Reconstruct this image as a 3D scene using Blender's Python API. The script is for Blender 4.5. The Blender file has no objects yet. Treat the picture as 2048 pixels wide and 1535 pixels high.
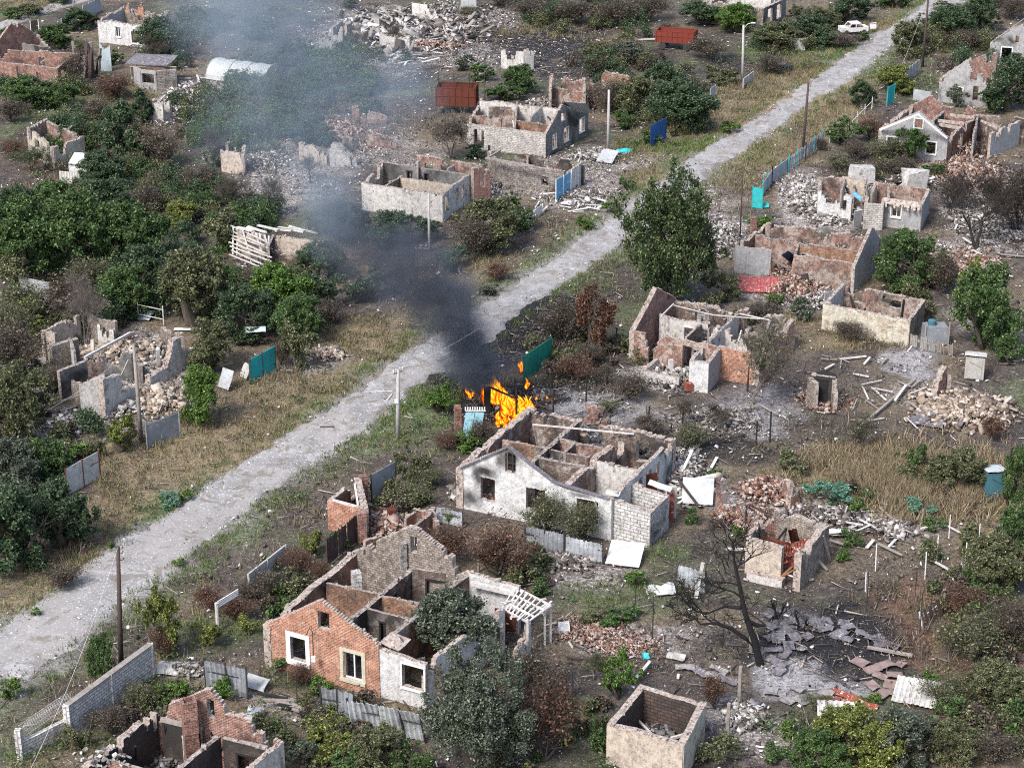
import bpy, math, random
import numpy as np
from mathutils import Vector, Matrix, noise as mn
R=math.radians
S=bpy.context.scene
C=S.collection
# ------------------------------------------------------------------ camera, sky, sun
FPX=4050.; PITCH=R(23.0); CAMH=64.
cd=bpy.data.cameras.new('camera'); cam=bpy.data.objects.new('camera',cd); C.objects.link(cam)
cam.location=(0,0,CAMH); cam.rotation_euler=(R(90)-PITCH,0,0)
cd.sensor_fit='HORIZONTAL'; cd.sensor_width=36; cd.lens=FPX/2048*36; cd.clip_start=1; cd.clip_end=8000
S.camera=cam
SUN_EL,SUN_AZ=R(48),R(-142)      # azimuth measured from +Y towards +X
w=bpy.data.worlds.new('World'); S.world=w; w.use_nodes=True
nt=w.node_tree; bg=nt.nodes['Background']; sk=nt.nodes.new('ShaderNodeTexSky')
sk.sky_type='NISHITA'; sk.sun_disc=False; sk.sun_elevation=SUN_EL; sk.sun_rotation=SUN_AZ
sk.air_density=1.0; sk.dust_density=3.0; sk.ozone_density=1.0
nt.links.new(sk.outputs[0],bg.inputs[0]); bg.inputs[1].default_value=0.14
sd=bpy.data.lights.new('sun','SUN'); sun=bpy.data.objects.new('sun',sd); C.objects.link(sun)
sd.energy=2.0; sd.angle=R(13); sd.color=(1,.97,.94)
dirv=Vector((math.sin(SUN_AZ)*math.cos(SUN_EL),math.cos(SUN_AZ)*math.cos(SUN_EL),math.sin(SUN_EL)))
sun.rotation_euler=dirv.to_track_quat('Z','Y').to_euler(); sun.location=(0,0,200)
S.view_settings.view_transform='Standard'; S.view_settings.look='None'; S.view_settings.gamma=1
S.view_settings.exposure=1.1
S.cycles.volume_step_rate=0.7; S.cycles.volume_max_steps=160; S.cycles.volume_bounces=1
S.cycles.transparent_max_bounces=16; S.cycles.max_bounces=6; S.cycles.use_denoising=False; S.cycles.filter_width=1.05

# ------------------------------------------------------------------ photo pixel -> point in the place
def T(px,py,z=0.):
    u=(px-1024)/FPX; v=(767.5-py)/FPX; c,s=math.cos(PITCH),math.sin(PITCH)
    d=Vector((u,c+v*s,-s+v*c)); k=(z-CAMH)/d.z
    return Vector((0,0,CAMH))+d*k
def pxm(py):   # photo pixels per metre across at ground row py
    p=T(1024,py); return FPX/(p.y*math.cos(PITCH)+CAMH*math.sin(PITCH))
def crop(ox,oy,s):
    return lambda x,y:(ox+x/s,oy+y/s)
I0=lambda x,y:(x,y)

# ------------------------------------------------------------------ mesh helpers
class MB:
    def __init__(s): s.v=[];s.f=[];s.m=[];s.uv=[]
    def quad(s,a,b,c,d,mi=0,uv=None):
        n=len(s.v); s.v+=[a,b,c,d]; s.f.append((n,n+1,n+2,n+3)); s.m.append(mi)
        s.uv+=uv if uv else [(0,0),(1,0),(1,1),(0,1)]
    def tri(s,a,b,c,mi=0):
        n=len(s.v); s.v+=[a,b,c]; s.f.append((n,n+1,n+2)); s.m.append(mi); s.uv+=[(0,0),(1,0),(.5,1)]
    def obox(s,c,x,y,z,mi=0,jit=0):   # centre and three half-axis vectors
        c=Vector(c);x=Vector(x);y=Vector(y);z=Vector(z); P=[]
        for k in (-1,1):
            for j in (-1,1):
                for i in (-1,1):
                    p=c+x*i+y*j+z*k
                    if jit: p=p+Vector((random.uniform(-jit,jit),random.uniform(-jit,jit),random.uniform(-jit,jit)))
                    P.append(p)
        lx,ly,lz=2*x.length,2*y.length,2*z.length
        for q,(a,b) in (((0,2,3,1),(ly,lx)),((4,5,7,6),(lx,ly)),((0,1,5,4),(lx,lz)),((2,6,7,3),(lz,lx)),((0,4,6,2),(lz,ly)),((1,3,7,5),(ly,lz))):
            s.quad(P[q[0]],P[q[1]],P[q[2]],P[q[3]],mi,[(0,0),(a,0),(a,b),(0,b)])
    def box(s,c,size,rz=0,mi=0,jit=0):
        cz,sz=math.cos(rz),math.sin(rz)
        s.obox(c,(cz*size[0]/2,sz*size[0]/2,0),(-sz*size[1]/2,cz*size[1]/2,0),(0,0,size[2]/2),mi,jit)
    def beam(s,a,b,wd,ht=None,mi=0,jit=0):
        a=Vector(a);b=Vector(b);d=b-a
        if d.length<1e-4:return
        ht=ht or wd; u=d.normalized(); sd_=u.cross(Vector((0,0,1)))
        if sd_.length<1e-3: sd_=Vector((1,0,0))
        sd_.normalize(); up=sd_.cross(u)
        s.obox((a+b)/2,d/2,sd_*wd/2,up*ht/2,mi,jit)
    def tube(s,pts,rs,n=6,mi=0,cap=True):
        rings=[]
        for i,p in enumerate(pts):
            p=Vector(p); d=(Vector(pts[min(i+1,len(pts)-1)])-Vector(pts[max(i-1,0)]))
            if d.length<1e-6:d=Vector((0,0,1))
            d.normalize(); a=d.orthogonal().normalized() if abs(d.z)<.9 else Vector((1,0,0)); b=d.cross(a).normalized(); a=b.cross(d)
            rings.append([p+(a*math.cos(t)+b*math.sin(t))*rs[i] for t in [2*math.pi*k/n for k in range(n)]])
        o=len(s.v)
        for r in rings: s.v+=r
        for i in range(len(rings)-1):
            for k in range(n):
                k2=(k+1)%n; s.f.append((o+i*n+k,o+i*n+k2,o+(i+1)*n+k2,o+(i+1)*n+k)); s.m.append(mi); s.uv+=[(0,0),(1,0),(1,1),(0,1)]
        if cap:
            s.f.append(tuple(o+(len(rings)-1)*n+k for k in range(n))); s.m.append(mi); s.uv+=[(0,0)]*n
            s.f.append(tuple(o+k for k in reversed(range(n)))); s.m.append(mi); s.uv+=[(0,0)]*n
    def sheet(s,o,u,v,th=.02,corr=0,amp=.035,n=None,mi=0,bend=0,seed=0,torn=0):
        # corrugated or flat plate; o corner, u & v edges; corrugation runs along v
        o=Vector(o);u=Vector(u);v=Vector(v);nn=u.cross(v).normalized()
        n=n or (max(2,int(u.length/corr*4)) if corr else 6); m=5; rnd=random.Random(seed)
        G=[[None]*(n+1) for _ in range(m+1)]; tb=[rnd.uniform(0,torn) for _ in range(n+1)]
        for j in range(m+1):
            for i in range(n+1):
                a=i/n;b=j/m; h=amp*math.sin(a*u.length/corr*2*math.pi) if corr else 0
                h+=bend*math.sin(math.pi*b)*math.sin(math.pi*a*1.3+seed)+bend*.5*mn.noise(Vector((a*3+seed,b*3,0)))
                bb=b*(1-tb[i])
                G[j][i]=o+u*a+v*bb+nn*h
        for j in range(m):
            for i in range(n):
                a,b,c,d=G[j][i],G[j][i+1],G[j+1][i+1],G[j+1][i]; k=nn*th
                s.quad(a,b,c,d,mi,[(i/n*u.length,j/m*v.length),((i+1)/n*u.length,j/m*v.length),((i+1)/n*u.length,(j+1)/m*v.length),(i/n*u.length,(j+1)/m*v.length)])
                s.quad(d-k,c-k,b-k,a-k,mi)
        for i in range(n):
            k=nn*th
            s.quad(G[0][i+1],G[0][i],G[0][i]-k,G[0][i+1]-k,mi); s.quad(G[m][i],G[m][i+1],G[m][i+1]-k,G[m][i]-k,mi)
        for j in range(m):
            k=nn*th
            s.quad(G[j][0],G[j+1][0],G[j+1][0]-k,G[j][0]-k,mi); s.quad(G[j+1][n],G[j][n],G[j][n]-k,G[j+1][n]-k,mi)
    def chips(s,c,rx,ry,n,s0,s1,mi=0,zf=lambda a,b:0,flat=.6):
        for _ in range(n):
            a=random.gauss(0,.5);b=random.gauss(0,.5)
            z=random.uniform(s0,s1)
            e=Matrix.Rotation(random.uniform(0,6.3),3,'Z')@Matrix.Rotation(random.gauss(0,.5),3,'X')@Matrix.Rotation(random.gauss(0,.5),3,'Y')
            p=Vector(c)+Vector((a*rx,b*ry,zf(a,b)+z*.15))
            s.obox(p,e@Vector((z*.5*random.uniform(.6,1.5),0,0)),e@Vector((0,z*.5*random.uniform(.5,1),0)),e@Vector((0,0,z*.5*flat*random.uniform(.5,1.2))),mi,z*.1)
    def build(s,name,mats,parent=None,smooth=False,origin=None):
        me=bpy.data.meshes.new(name)
        og=Vector(origin) if origin is not None else None
        vs=[tuple(Vector(p)-og) for p in s.v] if og else [tuple(p) for p in s.v]
        me.from_pydata(vs,[],s.f)
        if not isinstance(mats,(list,tuple)): mats=[mats]
        for m in mats: me.materials.append(m)
        me.polygons.foreach_set('material_index',s.m)
        uv=me.uv_layers.new(name='UVMap'); uv.data.foreach_set('uv',[x for p in s.uv for x in p])
        if smooth: me.polygons.foreach_set('use_smooth',[True]*len(s.f))
        me.update()
        o=bpy.data.objects.new(name,me); C.objects.link(o)
        if og: o.location=og
        if parent:
            o.parent=parent
            if og: o.location=og-parent.location
            else: o.location=-parent.location
        return o
def np_obj(name,V,F,mat,smooth=False,attr=None):
    V=np.asarray(V,np.float32);F=np.asarray(F,np.int32);k=F.shape[1]
    me=bpy.data.meshes.new(name); me.vertices.add(len(V)); me.vertices.foreach_set('co',V.ravel())
    me.loops.add(F.size); me.loops.foreach_set('vertex_index',F.ravel())
    me.polygons.add(len(F)); me.polygons.foreach_set('loop_start',np.arange(0,F.size,k,dtype=np.int32))
    me.polygons.foreach_set('loop_total',np.full(len(F),k,np.int32))
    if smooth: me.polygons.foreach_set('use_smooth',np.ones(len(F),bool))
    if attr is not None:
        a=me.color_attributes.new('zone','FLOAT_COLOR','POINT'); a.data.foreach_set('color',np.asarray(attr,np.float32).ravel())
    me.update(calc_edges=True); me.materials.append(mat)
    o=bpy.data.objects.new(name,me); C.objects.link(o); return o
def tag(o,label=None,cat=None,group=None,kind=None):
    if label:o['label']=label
    if cat:o['category']=cat
    if group:o['group']=group
    if kind:o['kind']=kind
    return o
def thing(name,label,cat,loc,group=None):
    o=bpy.data.objects.new(name,None); C.objects.link(o); o.location=loc; o.empty_display_size=.5
    return tag(o,label,cat,group)
def copy_tree(o,parent=None):
    c=o.copy(); C.objects.link(c); c.parent=parent
    for ch in [x for x in o.children]: copy_tree(ch,c)
    return c
# value noise on arrays
_rs=np.random.RandomState(7); _G=_rs.rand(256,256)
def vn(x,y):
    xi=np.floor(x).astype(int);yi=np.floor(y).astype(int);xf=x-xi;yf=y-yi
    xf=xf*xf*(3-2*xf);yf=yf*yf*(3-2*yf);g=lambda a,b:_G[a%256,b%256]
    return (g(xi,yi)*(1-xf)+g(xi+1,yi)*xf)*(1-yf)+(g(xi,yi+1)*(1-xf)+g(xi+1,yi+1)*xf)*yf
def fbm(x,y,o=4):
    r=0;a=.5
    for i in range(o): r=r+a*vn(x*2**i+i*17.3,y*2**i+i*9.1);a*=.5
    return r/(1-.5**o)
# ------------------------------------------------------------------ materials
def newmat(name):
    m=bpy.data.materials.new(name); m.use_nodes=True; n=m.node_tree; b=n.nodes['Principled BSDF']
    b.inputs['Roughness'].default_value=.9; b.inputs['Specular IOR Level'].default_value=.2
    return m,n,b
class N:   # tiny node helper
    def __init__(s,nt): s.nt=nt
    def new(s,t,**k):
        n=s.nt.nodes.new(t)
        for a,b in k.items(): setattr(n,a,b)
        return n
    def noise(s,vec,sc,det=4,ro=.6,dist=0):
        n=s.new('ShaderNodeTexNoise'); n.inputs['Scale'].default_value=sc;n.inputs['Detail'].default_value=det;n.inputs['Roughness'].default_value=ro;n.inputs['Distortion'].default_value=dist
        if vec is not None: s.nt.links.new(vec,n.inputs['Vector'])
        return n.outputs[0]
    def ramp(s,val,stops,interp='LINEAR'):
        n=s.new('ShaderNodeValToRGB'); e=n.color_ramp.elements; n.color_ramp.interpolation=interp
        while len(e)<len(stops): e.new(.5)
        for i,(p,c) in enumerate(stops):
            e[i].position=p; e[i].color=(c if len(c)==4 else (*c,1)) if isinstance(c,tuple) else (c,c,c,1)
        s.nt.links.new(val,n.inputs[0]); return n.outputs[0]
    def mix(s,fac,a,b,bt='MIX'):
        n=s.new('ShaderNodeMix'); n.data_type='RGBA'; n.blend_type=bt; n.clamp_factor=True
        for i,x in ((0,fac),(6,a),(7,b)):
            if isinstance(x,(int,float)): n.inputs[i].default_value=x if i==0 else (x,x,x,1)
            elif isinstance(x,tuple): n.inputs[i].default_value=(*x,1)
            else: s.nt.links.new(x,n.inputs[i])
        return n.outputs[2]
    def math(s,op,a,b=0.,c=0.):
        n=s.new('ShaderNodeMath',operation=op)
        for i,x in enumerate((a,b,c)):
            if isinstance(x,(int,float)): n.inputs[i].default_value=x
            else: s.nt.links.new(x,n.inputs[i])
        return n.outputs[0]
def pos(n): 
    g=n.new('ShaderNodeNewGeometry'); return g.outputs['Position'],g
def bump(n,b,h,st=.5,dist=.05):
    bp=n.new('ShaderNodeBump'); bp.inputs['Strength'].default_value=st; bp.inputs['Distance'].default_value=dist
    n.nt.links.new(h,bp.inputs['Height']); n.nt.links.new(bp.outputs[0],b.inputs['Normal'])
_off=[0]
def wallmat(name,c1,c2,mort,bw=.29,bh=.105,ms=.02,plaster=None,cover=.5,psc=.45,soot=0,sc2=(.03,.028,.027),dirt=.35):
    m,nt,b=newmat(name); n=N(nt); P,_=pos(n); _off[0]+=13.7
    mp=n.new('ShaderNodeMapping'); mp.inputs['Location'].default_value=(_off[0],_off[0]*.7,0); nt.links.new(P,mp.inputs[0]); P=mp.outputs[0]
    uv=n.new('ShaderNodeUVMap'); 
    # wobble the courses a little
    wob=n.new('ShaderNodeVectorMath',operation='MULTIPLY_ADD'); nz=n.new('ShaderNodeTexNoise'); nz.inputs['Scale'].default_value=1.5; nt.links.new(P,nz.inputs[0])
    nt.links.new(nz.outputs[1],wob.inputs[0]); wob.inputs[1].default_value=(.06,.06,0); nt.links.new(uv.outputs[0],wob.inputs[2])
    br=n.new('ShaderNodeTexBrick'); nt.links.new(wob.outputs[0],br.inputs['Vector'])
    br.inputs['Color1'].default_value=(*c1,1);br.inputs['Color2'].default_value=(*c2,1);br.inputs['Mortar'].default_value=(*mort,1)
    br.inputs['Scale'].default_value=1;br.inputs['Brick Width'].default_value=bw;br.inputs['Row Height'].default_value=bh;br.inputs['Mortar Size'].default_value=ms;br.inputs['Bias'].default_value=0
    nl=n.noise(P,.9,5,.7); nf=n.noise(P,9,4,.7)
    col=n.mix(n.ramp(nl,[(.35,0.),(.6,1.)]),n.mix(.6,br.outputs[0],tuple(x*.5 for x in c2)),br.outputs[0]); col=n.mix(n.ramp(n.noise(P,4.5,4,.7),[(.56,0.),(.64,.75)]),col,mort); col=n.mix(n.ramp(n.noise(P,5.5,4,.7),[(.36,.8),(.44,0.)]),col,tuple(x*.3 for x in c2))
    if plaster:
        mk=n.noise(P,psc,6,.72,.4); t=1-cover; mask=n.ramp(mk,[(max(0,t-.02+(.5-t)*.55),0.),(min(1,t+.015+(.5-t)*.55),1.)])
        pc=n.mix(n.ramp(n.noise(P,1.3,5,.7),[(.3,0.),(.72,1.)]),tuple(x*.72 for x in plaster),plaster)
        sp=n.ramp(n.noise(P,6,3,.6),[(.28,0.),(.33,1.)]); pc=n.mix(sp,tuple(x*.45 for x in plaster),pc)
        col=n.mix(mask,col,pc)
    if dirt:
        col=n.mix(n.math('MULTIPLY',n.ramp(n.noise(P,2.6,6,.8),[(.44,0.),(.6,1.)]),min(1,dirt*1.25)),col,(.055,.047,.04))
        sx=n.new('ShaderNodeSeparateXYZ'); nt.links.new(P,sx.inputs[0])
        st_=n.new('ShaderNodeCombineXYZ')
        for i,k in ((0,4.),(1,4.),(2,.35)): nt.links.new(n.math('MULTIPLY',sx.outputs[i],k),st_.inputs[i])
        col=n.mix(n.math('MULTIPLY',n.ramp(n.noise(st_.outputs[0],1,4,.7),[(.5,0.),(.72,1.)]),dirt*.8),col,(.07,.06,.05))
    if soot:
        t=1-soot; col=n.mix(n.ramp(n.noise(P,.33,4,.6,.5),[(max(0,.5+(t-.5)*.5-.08),0.),(.5+(t-.5)*.5+.09,.95)]),col,sc2)
    nt.links.new(col,b.inputs['Base Color'])
    bump(n,b,n.mix(.15 if plaster and cover>.7 else .5,nf,br.outputs['Fac']),.6,.04)
    return m
def simple(name,c,var=.35,sc=1.5,rough=.9,metal=0,c2=None,t=.55,bst=.4,spots=None):
    m,nt,b=newmat(name); n=N(nt); P,_=pos(n)
    c2=c2 or tuple(x*(1-var) for x in c)
    k=n.noise(P,sc,6,.75,.3); col=n.mix(n.ramp(k,[(t-.12,0.),(t+.12,1.)]),c,c2)
    col=n.mix(n.math('MULTIPLY',n.noise(P,14,3,.7),.55),col,tuple(x*.45 for x in c))
    if spots: col=n.mix(n.ramp(n.noise(P,3.3,5,.75),[(.56,0.),(.62,1.)]),col,spots)
    nt.links.new(col,b.inputs['Base Color']); b.inputs['Roughness'].default_value=rough; b.inputs['Metallic'].default_value=metal
    bump(n,b,n.noise(P,10,4,.7),bst,.03); return m
def island(name,stops,rough=.9,trans=0,var=.5):   # colour picked per loose piece
    m,nt,b=newmat(name); n=N(nt); P,g=pos(n)
    col=n.ramp(g.outputs['Random Per Island'],stops)
    oi=n.new('ShaderNodeObjectInfo')
    col=n.mix(n.math('MULTIPLY',n.noise(P,.8,3,.6),var),col,tuple(x*.4 for x in stops[0][1]))
    nt.links.new(col,b.inputs['Base Color']); b.inputs['Roughness'].default_value=rough
    if trans:
        tr=n.new('ShaderNodeBsdfTranslucent'); nt.links.new(col,tr.inputs[0]); mx=n.new('ShaderNodeMixShader'); mx.inputs[0].default_value=trans
        nt.links.new(b.outputs[0],mx.inputs[1]); nt.links.new(tr.outputs[0],mx.inputs[2]); nt.links.new(mx.outputs[0],nt.nodes['Material Output'].inputs[0])
    return m
M={}
RED=((.36,.11,.065),(.19,.065,.045),(.4,.33,.29)); ORG=((.5,.165,.085),(.3,.095,.055),(.5,.39,.3))
M['brick']=wallmat('red brick',*ORG,dirt=.25)
M['brick_red']=wallmat('dark red brick',*RED,soot=.25,dirt=.5)
M['brick_pl']=wallmat('brick with plaster remains',*RED,plaster=(.5,.42,.36),cover=.45,soot=.15,dirt=.5)
M['brick_pink']=wallmat('pink burnt brick',(.4,.18,.13),(.25,.115,.085),(.38,.32,.28),plaster=(.46,.38,.33),cover=.42,soot=.3,dirt=.6)
M['burnt']=wallmat('burnt brick interior',(.26,.12,.085),(.14,.08,.06),(.32,.28,.25),plaster=(.48,.43,.39),cover=.4,psc=.8,soot=.45,dirt=.6)
M['charred']=wallmat('charred masonry',(.11,.07,.06),(.07,.05,.045),(.12,.11,.1),bw=.4,bh=.2,ms=.02,soot=.5,plaster=(.28,.26,.25),cover=.22,dirt=.5)
M['orange']=wallmat('scorched orange brick interior',(.4,.16,.07),(.24,.1,.055),(.36,.28,.22),plaster=(.45,.37,.3),cover=.3,soot=.36,dirt=.55)
M['white']=wallmat('white plaster',(.5,.45,.42),(.4,.33,.3),(.4,.38,.36),plaster=(.66,.66,.655),cover=.9,psc=.8,dirt=.4)
M['white_old']=wallmat('flaking white plaster',(.36,.3,.26),(.3,.25,.2),(.4,.36,.32),bw=.45,bh=.2,plaster=(.62,.6,.57),cover=.72,psc=1.,dirt=.4)
M['grey']=wallmat('grey render',(.3,.26,.24),(.25,.2,.18),(.35,.33,.3),plaster=(.38,.38,.385),cover=.9,psc=.6,dirt=.35)
M['grey_burnt']=wallmat('sooty grey render',(.2,.17,.16),(.15,.13,.12),(.25,.24,.22),plaster=(.24,.235,.23),cover=.8,psc=.6,soot=.45,dirt=.5)
M['beige']=wallmat('beige plaster',(.42,.32,.25),(.33,.25,.2),(.4,.36,.3),bw=.4,bh=.2,plaster=(.56,.48,.4),cover=.8,psc=.6,dirt=.45)
M['cream']=wallmat('cream stone',(.52,.45,.33),(.42,.35,.26),(.4,.36,.3),bw=.5,bh=.25,ms=.02,plaster=(.6,.56,.46),cover=.6,psc=1.2,dirt=.4)
M['block']=wallmat('white block masonry',(.68,.68,.67),(.6,.59,.57),(.2,.18,.16),bw=.52,bh=.26,ms=.022,dirt=.3)
M['block_grey']=wallmat('grey block masonry',(.42,.4,.38),(.3,.26,.23),(.17,.15,.14),bw=.42,bh=.21,ms=.022,soot=.2,dirt=.6)
M['stone']=wallmat('rough stone masonry',(.46,.4,.34),(.33,.28,.24),(.2,.17,.15),bw=.33,bh=.17,ms=.03,dirt=.6,soot=.12)
M['whitebrick']=wallmat('white silicate brick',(.62,.6,.57),(.52,.48,.45),(.3,.28,.26),bw=.4,bh=.2,ms=.025,dirt=.35)
M['white_sooty']=M['white']
M['block_sooty']=wallmat('sooty white block',(.62,.62,.61),(.5,.49,.47),(.2,.18,.16),bw=.52,bh=.26,ms=.022,dirt=.45,soot=.2)
M['tiles']=wallmat('white wall tiles',(.6,.6,.6),(.5,.5,.5),(.2,.2,.2),bw=.75,bh=.6,ms=.03,dirt=.4)
M['grey_sooty']=wallmat('smoke stained grey render',(.3,.26,.24),(.25,.2,.18),(.35,.33,.3),plaster=(.4,.4,.4),cover=.9,psc=.6,dirt=.35,soot=.3)
M['darkblock']=wallmat('smoked stone blocks',(.16,.1,.085),(.1,.07,.06),(.03,.028,.026),bw=.45,bh=.22,ms=.03,dirt=.3,soot=.3)
M['brick_pinkwall']=wallmat('pale pink brick',(.42,.2,.16),(.34,.16,.13),(.36,.24,.2),dirt=.3)
M['rustwall']=wallmat('rust stained brick',(.3,.12,.08),(.2,.08,.06),(.2,.17,.15),dirt=.5)
M['sheet_blue']=simple('dark blue sheet',(.05,.07,.14),.3,1,rough=.6)
M['sheet_white2']=simple('dirty white sheet',(.55,.55,.52),c2=(.4,.39,.37),sc=2,bst=.1,spots=(.3,.22,.17))
M['rustd']=simple('dark rust',(.14,.06,.035),.4,3)
M['wood_white2']=simple('silver grey planks',(.42,.41,.38),c2=(.28,.26,.24),sc=3)
M['lteal']=simple('pale turquoise film',(.05,.5,.55),.25,3,rough=.5,bst=.1)
M['sheet_pale']=simple('pale bluish sheet',(.5,.58,.6),c2=(.38,.45,.48),sc=2,rough=.6,bst=.1)
M['slate_brown']=simple('brownish slate',(.27,.2,.18),c2=(.17,.13,.12),sc=2)
M['rust_redt']=simple('rust red trailer paint',(.2,.035,.022),c2=(.13,.035,.025),sc=2,rough=.7,spots=(.12,.04,.03))
M['top']=simple('broken masonry top',(.52,.46,.41),c2=(.2,.145,.12),sc=4,spots=(.05,.042,.038),t=.5)
M['top_dark']=simple('scorched wall top',(.44,.39,.35),c2=(.14,.11,.1),sc=4,spots=(.04,.036,.034),t=.5)
M['frame']=simple('white window frame',(.72,.72,.7),.25,4)
M['cream_frame']=simple('cream window frame',(.52,.5,.38),.25,4)
M['wood']=simple('weathered wood',(.32,.29,.26),c2=(.18,.15,.13),sc=3)
M['wood_dark']=simple('dark wood',(.085,.06,.055),c2=(.05,.038,.036),sc=3)
M['wood_white']=simple('bleached whitewashed wood',(.6,.58,.55),c2=(.35,.32,.3),sc=3)
M['wood_brown']=simple('brown wood',(.3,.15,.08),c2=(.16,.08,.05),sc=3)
M['char']=simple('charcoal',(.03,.028,.028),.5,3)
M['concrete']=simple('concrete',(.45,.44,.42),c2=(.32,.3,.28),sc=2)
M['sheet']=simple('galvanised sheet',(.5,.53,.56),c2=(.36,.38,.4),sc=1.2,rough=.5,metal=.35,bst=.1,spots=(.28,.25,.23))
M['sheet_bright']=simple('bright zinc sheet',(.66,.7,.72),c2=(.5,.53,.55),sc=1.,rough=.45,metal=.2,bst=.1,spots=(.36,.34,.32))
M['sheet_dark']=simple('grey painted sheet',(.24,.26,.28),c2=(.18,.19,.2),sc=1.2,rough=.6,bst=.1,spots=(.3,.3,.3))
M['sheet_grey']=simple('pale grey sheet',(.4,.42,.44),c2=(.3,.31,.32),sc=.9,rough=.65,bst=.1,spots=(.2,.18,.16))
M['sheet_white']=simple('white sheet',(.54,.56,.57),.3,1.2,bst=.2,spots=(.4,.38,.36))
M['slate']=simple('asbestos slate',(.3,.29,.285),c2=(.17,.16,.16),sc=2.5,spots=(.1,.09,.085))
M['slate_dark']=simple('burnt slate',(.17,.16,.175),c2=(.08,.075,.085),sc=2.5,spots=(.3,.29,.3))
M['rust']=simple('rusty metal',(.13,.035,.022),c2=(.07,.028,.02),sc=2,spots=(.06,.035,.03))
M['rust_red']=simple('rusty red sheet',(.27,.075,.045),c2=(.18,.06,.045),sc=2,spots=(.5,.42,.38))
M['rust_red2']=simple('pink red painted sheet',(.4,.09,.09),c2=(.26,.09,.08),sc=3,spots=(.5,.42,.38))
M['teal']=simple('turquoise paint',(.03,.42,.42),c2=(.03,.3,.32),sc=3,spots=(.09,.13,.13),bst=.15)
M['green']=simple('green painted sheet',(.015,.25,.18),c2=(.02,.16,.12),sc=1.6,rough=.7,bst=.2,spots=(.06,.12,.09))
M['green_dark']=simple('dark green paint',(.01,.1,.08),.3,1)
M['blue']=simple('blue plastic',(.02,.12,.38),c2=(.02,.07,.24),sc=1.8,rough=.6,bst=.3,spots=(.05,.12,.25))
M['lblue']=simple('light blue paint',(.12,.36,.6),c2=(.12,.26,.42),sc=2.5,bst=.2,spots=(.4,.5,.55))
M['gateblue']=simple('flaked light blue paint',(.22,.46,.55),c2=(.3,.4,.4),sc=4,bst=.2,spots=(.12,.14,.14))
M['outblue']=simple('faded petrol blue planks',(.06,.16,.2),c2=(.05,.12,.15),sc=3)
M['iron']=simple('dark iron',(.05,.048,.05),.3,4,rough=.6)
M['white_paint']=simple('white car paint',(.7,.7,.68),c2=(.5,.45,.4),sc=2,rough=.5,bst=.05)
M['tarp']=simple('whitish film cover',(.52,.54,.52),c2=(.4,.42,.41),sc=.8,rough=.6)
M['rubble_pale']=island('pale rubble',[(0,(.03,.026,.024)),(.4,(.15,.125,.11)),(.75,(.34,.31,.28)),(1,(.62,.6,.58))])
M['rubble_pink']=island('brick rubble',[(0,(.05,.035,.03)),(.3,(.24,.12,.085)),(.6,(.34,.24,.19)),(1,(.55,.48,.42))])
M['rubble_cream']=island('cream stone rubble',[(0,(.07,.055,.045)),(.3,(.28,.22,.17)),(.7,(.46,.38,.3)),(1,(.6,.53,.46))])
M['rubble_dark']=island('charred rubble',[(0,(.025,.024,.025)),(.5,(.09,.082,.08)),(.85,(.2,.19,.19)),(1,(.45,.43,.42))])
M['rubble_white']=island('white rubble',[(0,(.035,.03,.028)),(.35,(.18,.16,.14)),(.65,(.36,.335,.31)),(1,(.68,.67,.65))])
M['chips']=island('scattered debris',[(0,(.03,.027,.025)),(.4,(.12,.1,.09)),(.62,(.33,.29,.27)),(.8,(.55,.52,.5)),(1,(.8,.79,.78))],var=.1)
M['gardenbrick']=wallmat('white garden wall brick',(.7,.7,.68),(.6,.58,.55),(.26,.25,.23),bw=.42,bh=.2,ms=.03,dirt=.2)
M['field']=island('golden dry field grass',[(0,(.1,.075,.05)),(.45,(.24,.18,.11)),(.75,(.36,.29,.19)),(.85,(.13,.13,.07)),(1,(.48,.41,.29))],var=.3)
M['twig']=island('twigs',[(0,(.06,.05,.045)),(.6,(.16,.13,.11)),(1,(.4,.36,.32))],var=.3)
M['straw']=island('dry grass',[(0,(.11,.085,.05)),(.4,(.22,.17,.1)),(.7,(.3,.25,.15)),(.8,(.13,.16,.06)),(1,(.36,.31,.2))],var=.4)
M['redgrass']=island('reddish dry grass',[(0,(.08,.05,.036)),(.5,(.16,.1,.065)),(1,(.28,.2,.13))],var=.4)
M['grass']=island('green grass',[(0,(.05,.085,.02)),(.5,(.095,.145,.04)),(1,(.2,.24,.08))],var=.4)
def leafm(k,a,b,c):
    a=tuple(x*1.8 for x in a);b=tuple(x*1.85 for x in b);c=tuple(x*1.6 for x in c); M[k]=island(k+' leaves',[(0,tuple(x*.5 for x in a)),(.45,tuple((x+y)/2 for x,y in zip(a,b))),(.7,b),(.92,c),(1,tuple(x*1.5 for x in c))],rough=.5,trans=.15,var=.6)
leafm('leaf_green',(.022,.046,.014),(.05,.088,.028),(.12,.16,.06))
leafm('leaf_dark',(.018,.034,.016),(.042,.068,.034),(.1,.135,.07))
leafm('leaf_green2',(.016,.03,.011),(.042,.062,.026),(.13,.155,.065))
leafm('leaf_olive',(.04,.045,.022),(.075,.085,.04),(.17,.17,.09))
leafm('leaf_grey',(.03,.038,.026),(.066,.08,.055),(.15,.17,.125))
leafm('leaf_bright',(.024,.06,.012),(.06,.115,.022),(.15,.2,.05))
leafm('leaf_yellow',(.045,.06,.014),(.1,.12,.03),(.25,.25,.075))
leafm('leaf_brown',(.03,.025,.02),(.065,.052,.038),(.14,.115,.085))
leafm('leaf_rust',(.04,.022,.016),(.085,.042,.028),(.17,.095,.06))
leafm('leaf_blue',(.04,.1,.07),(.08,.18,.12),(.16,.27,.2))
M['bark']=simple('bark',(.1,.085,.07),.5,5)
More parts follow.
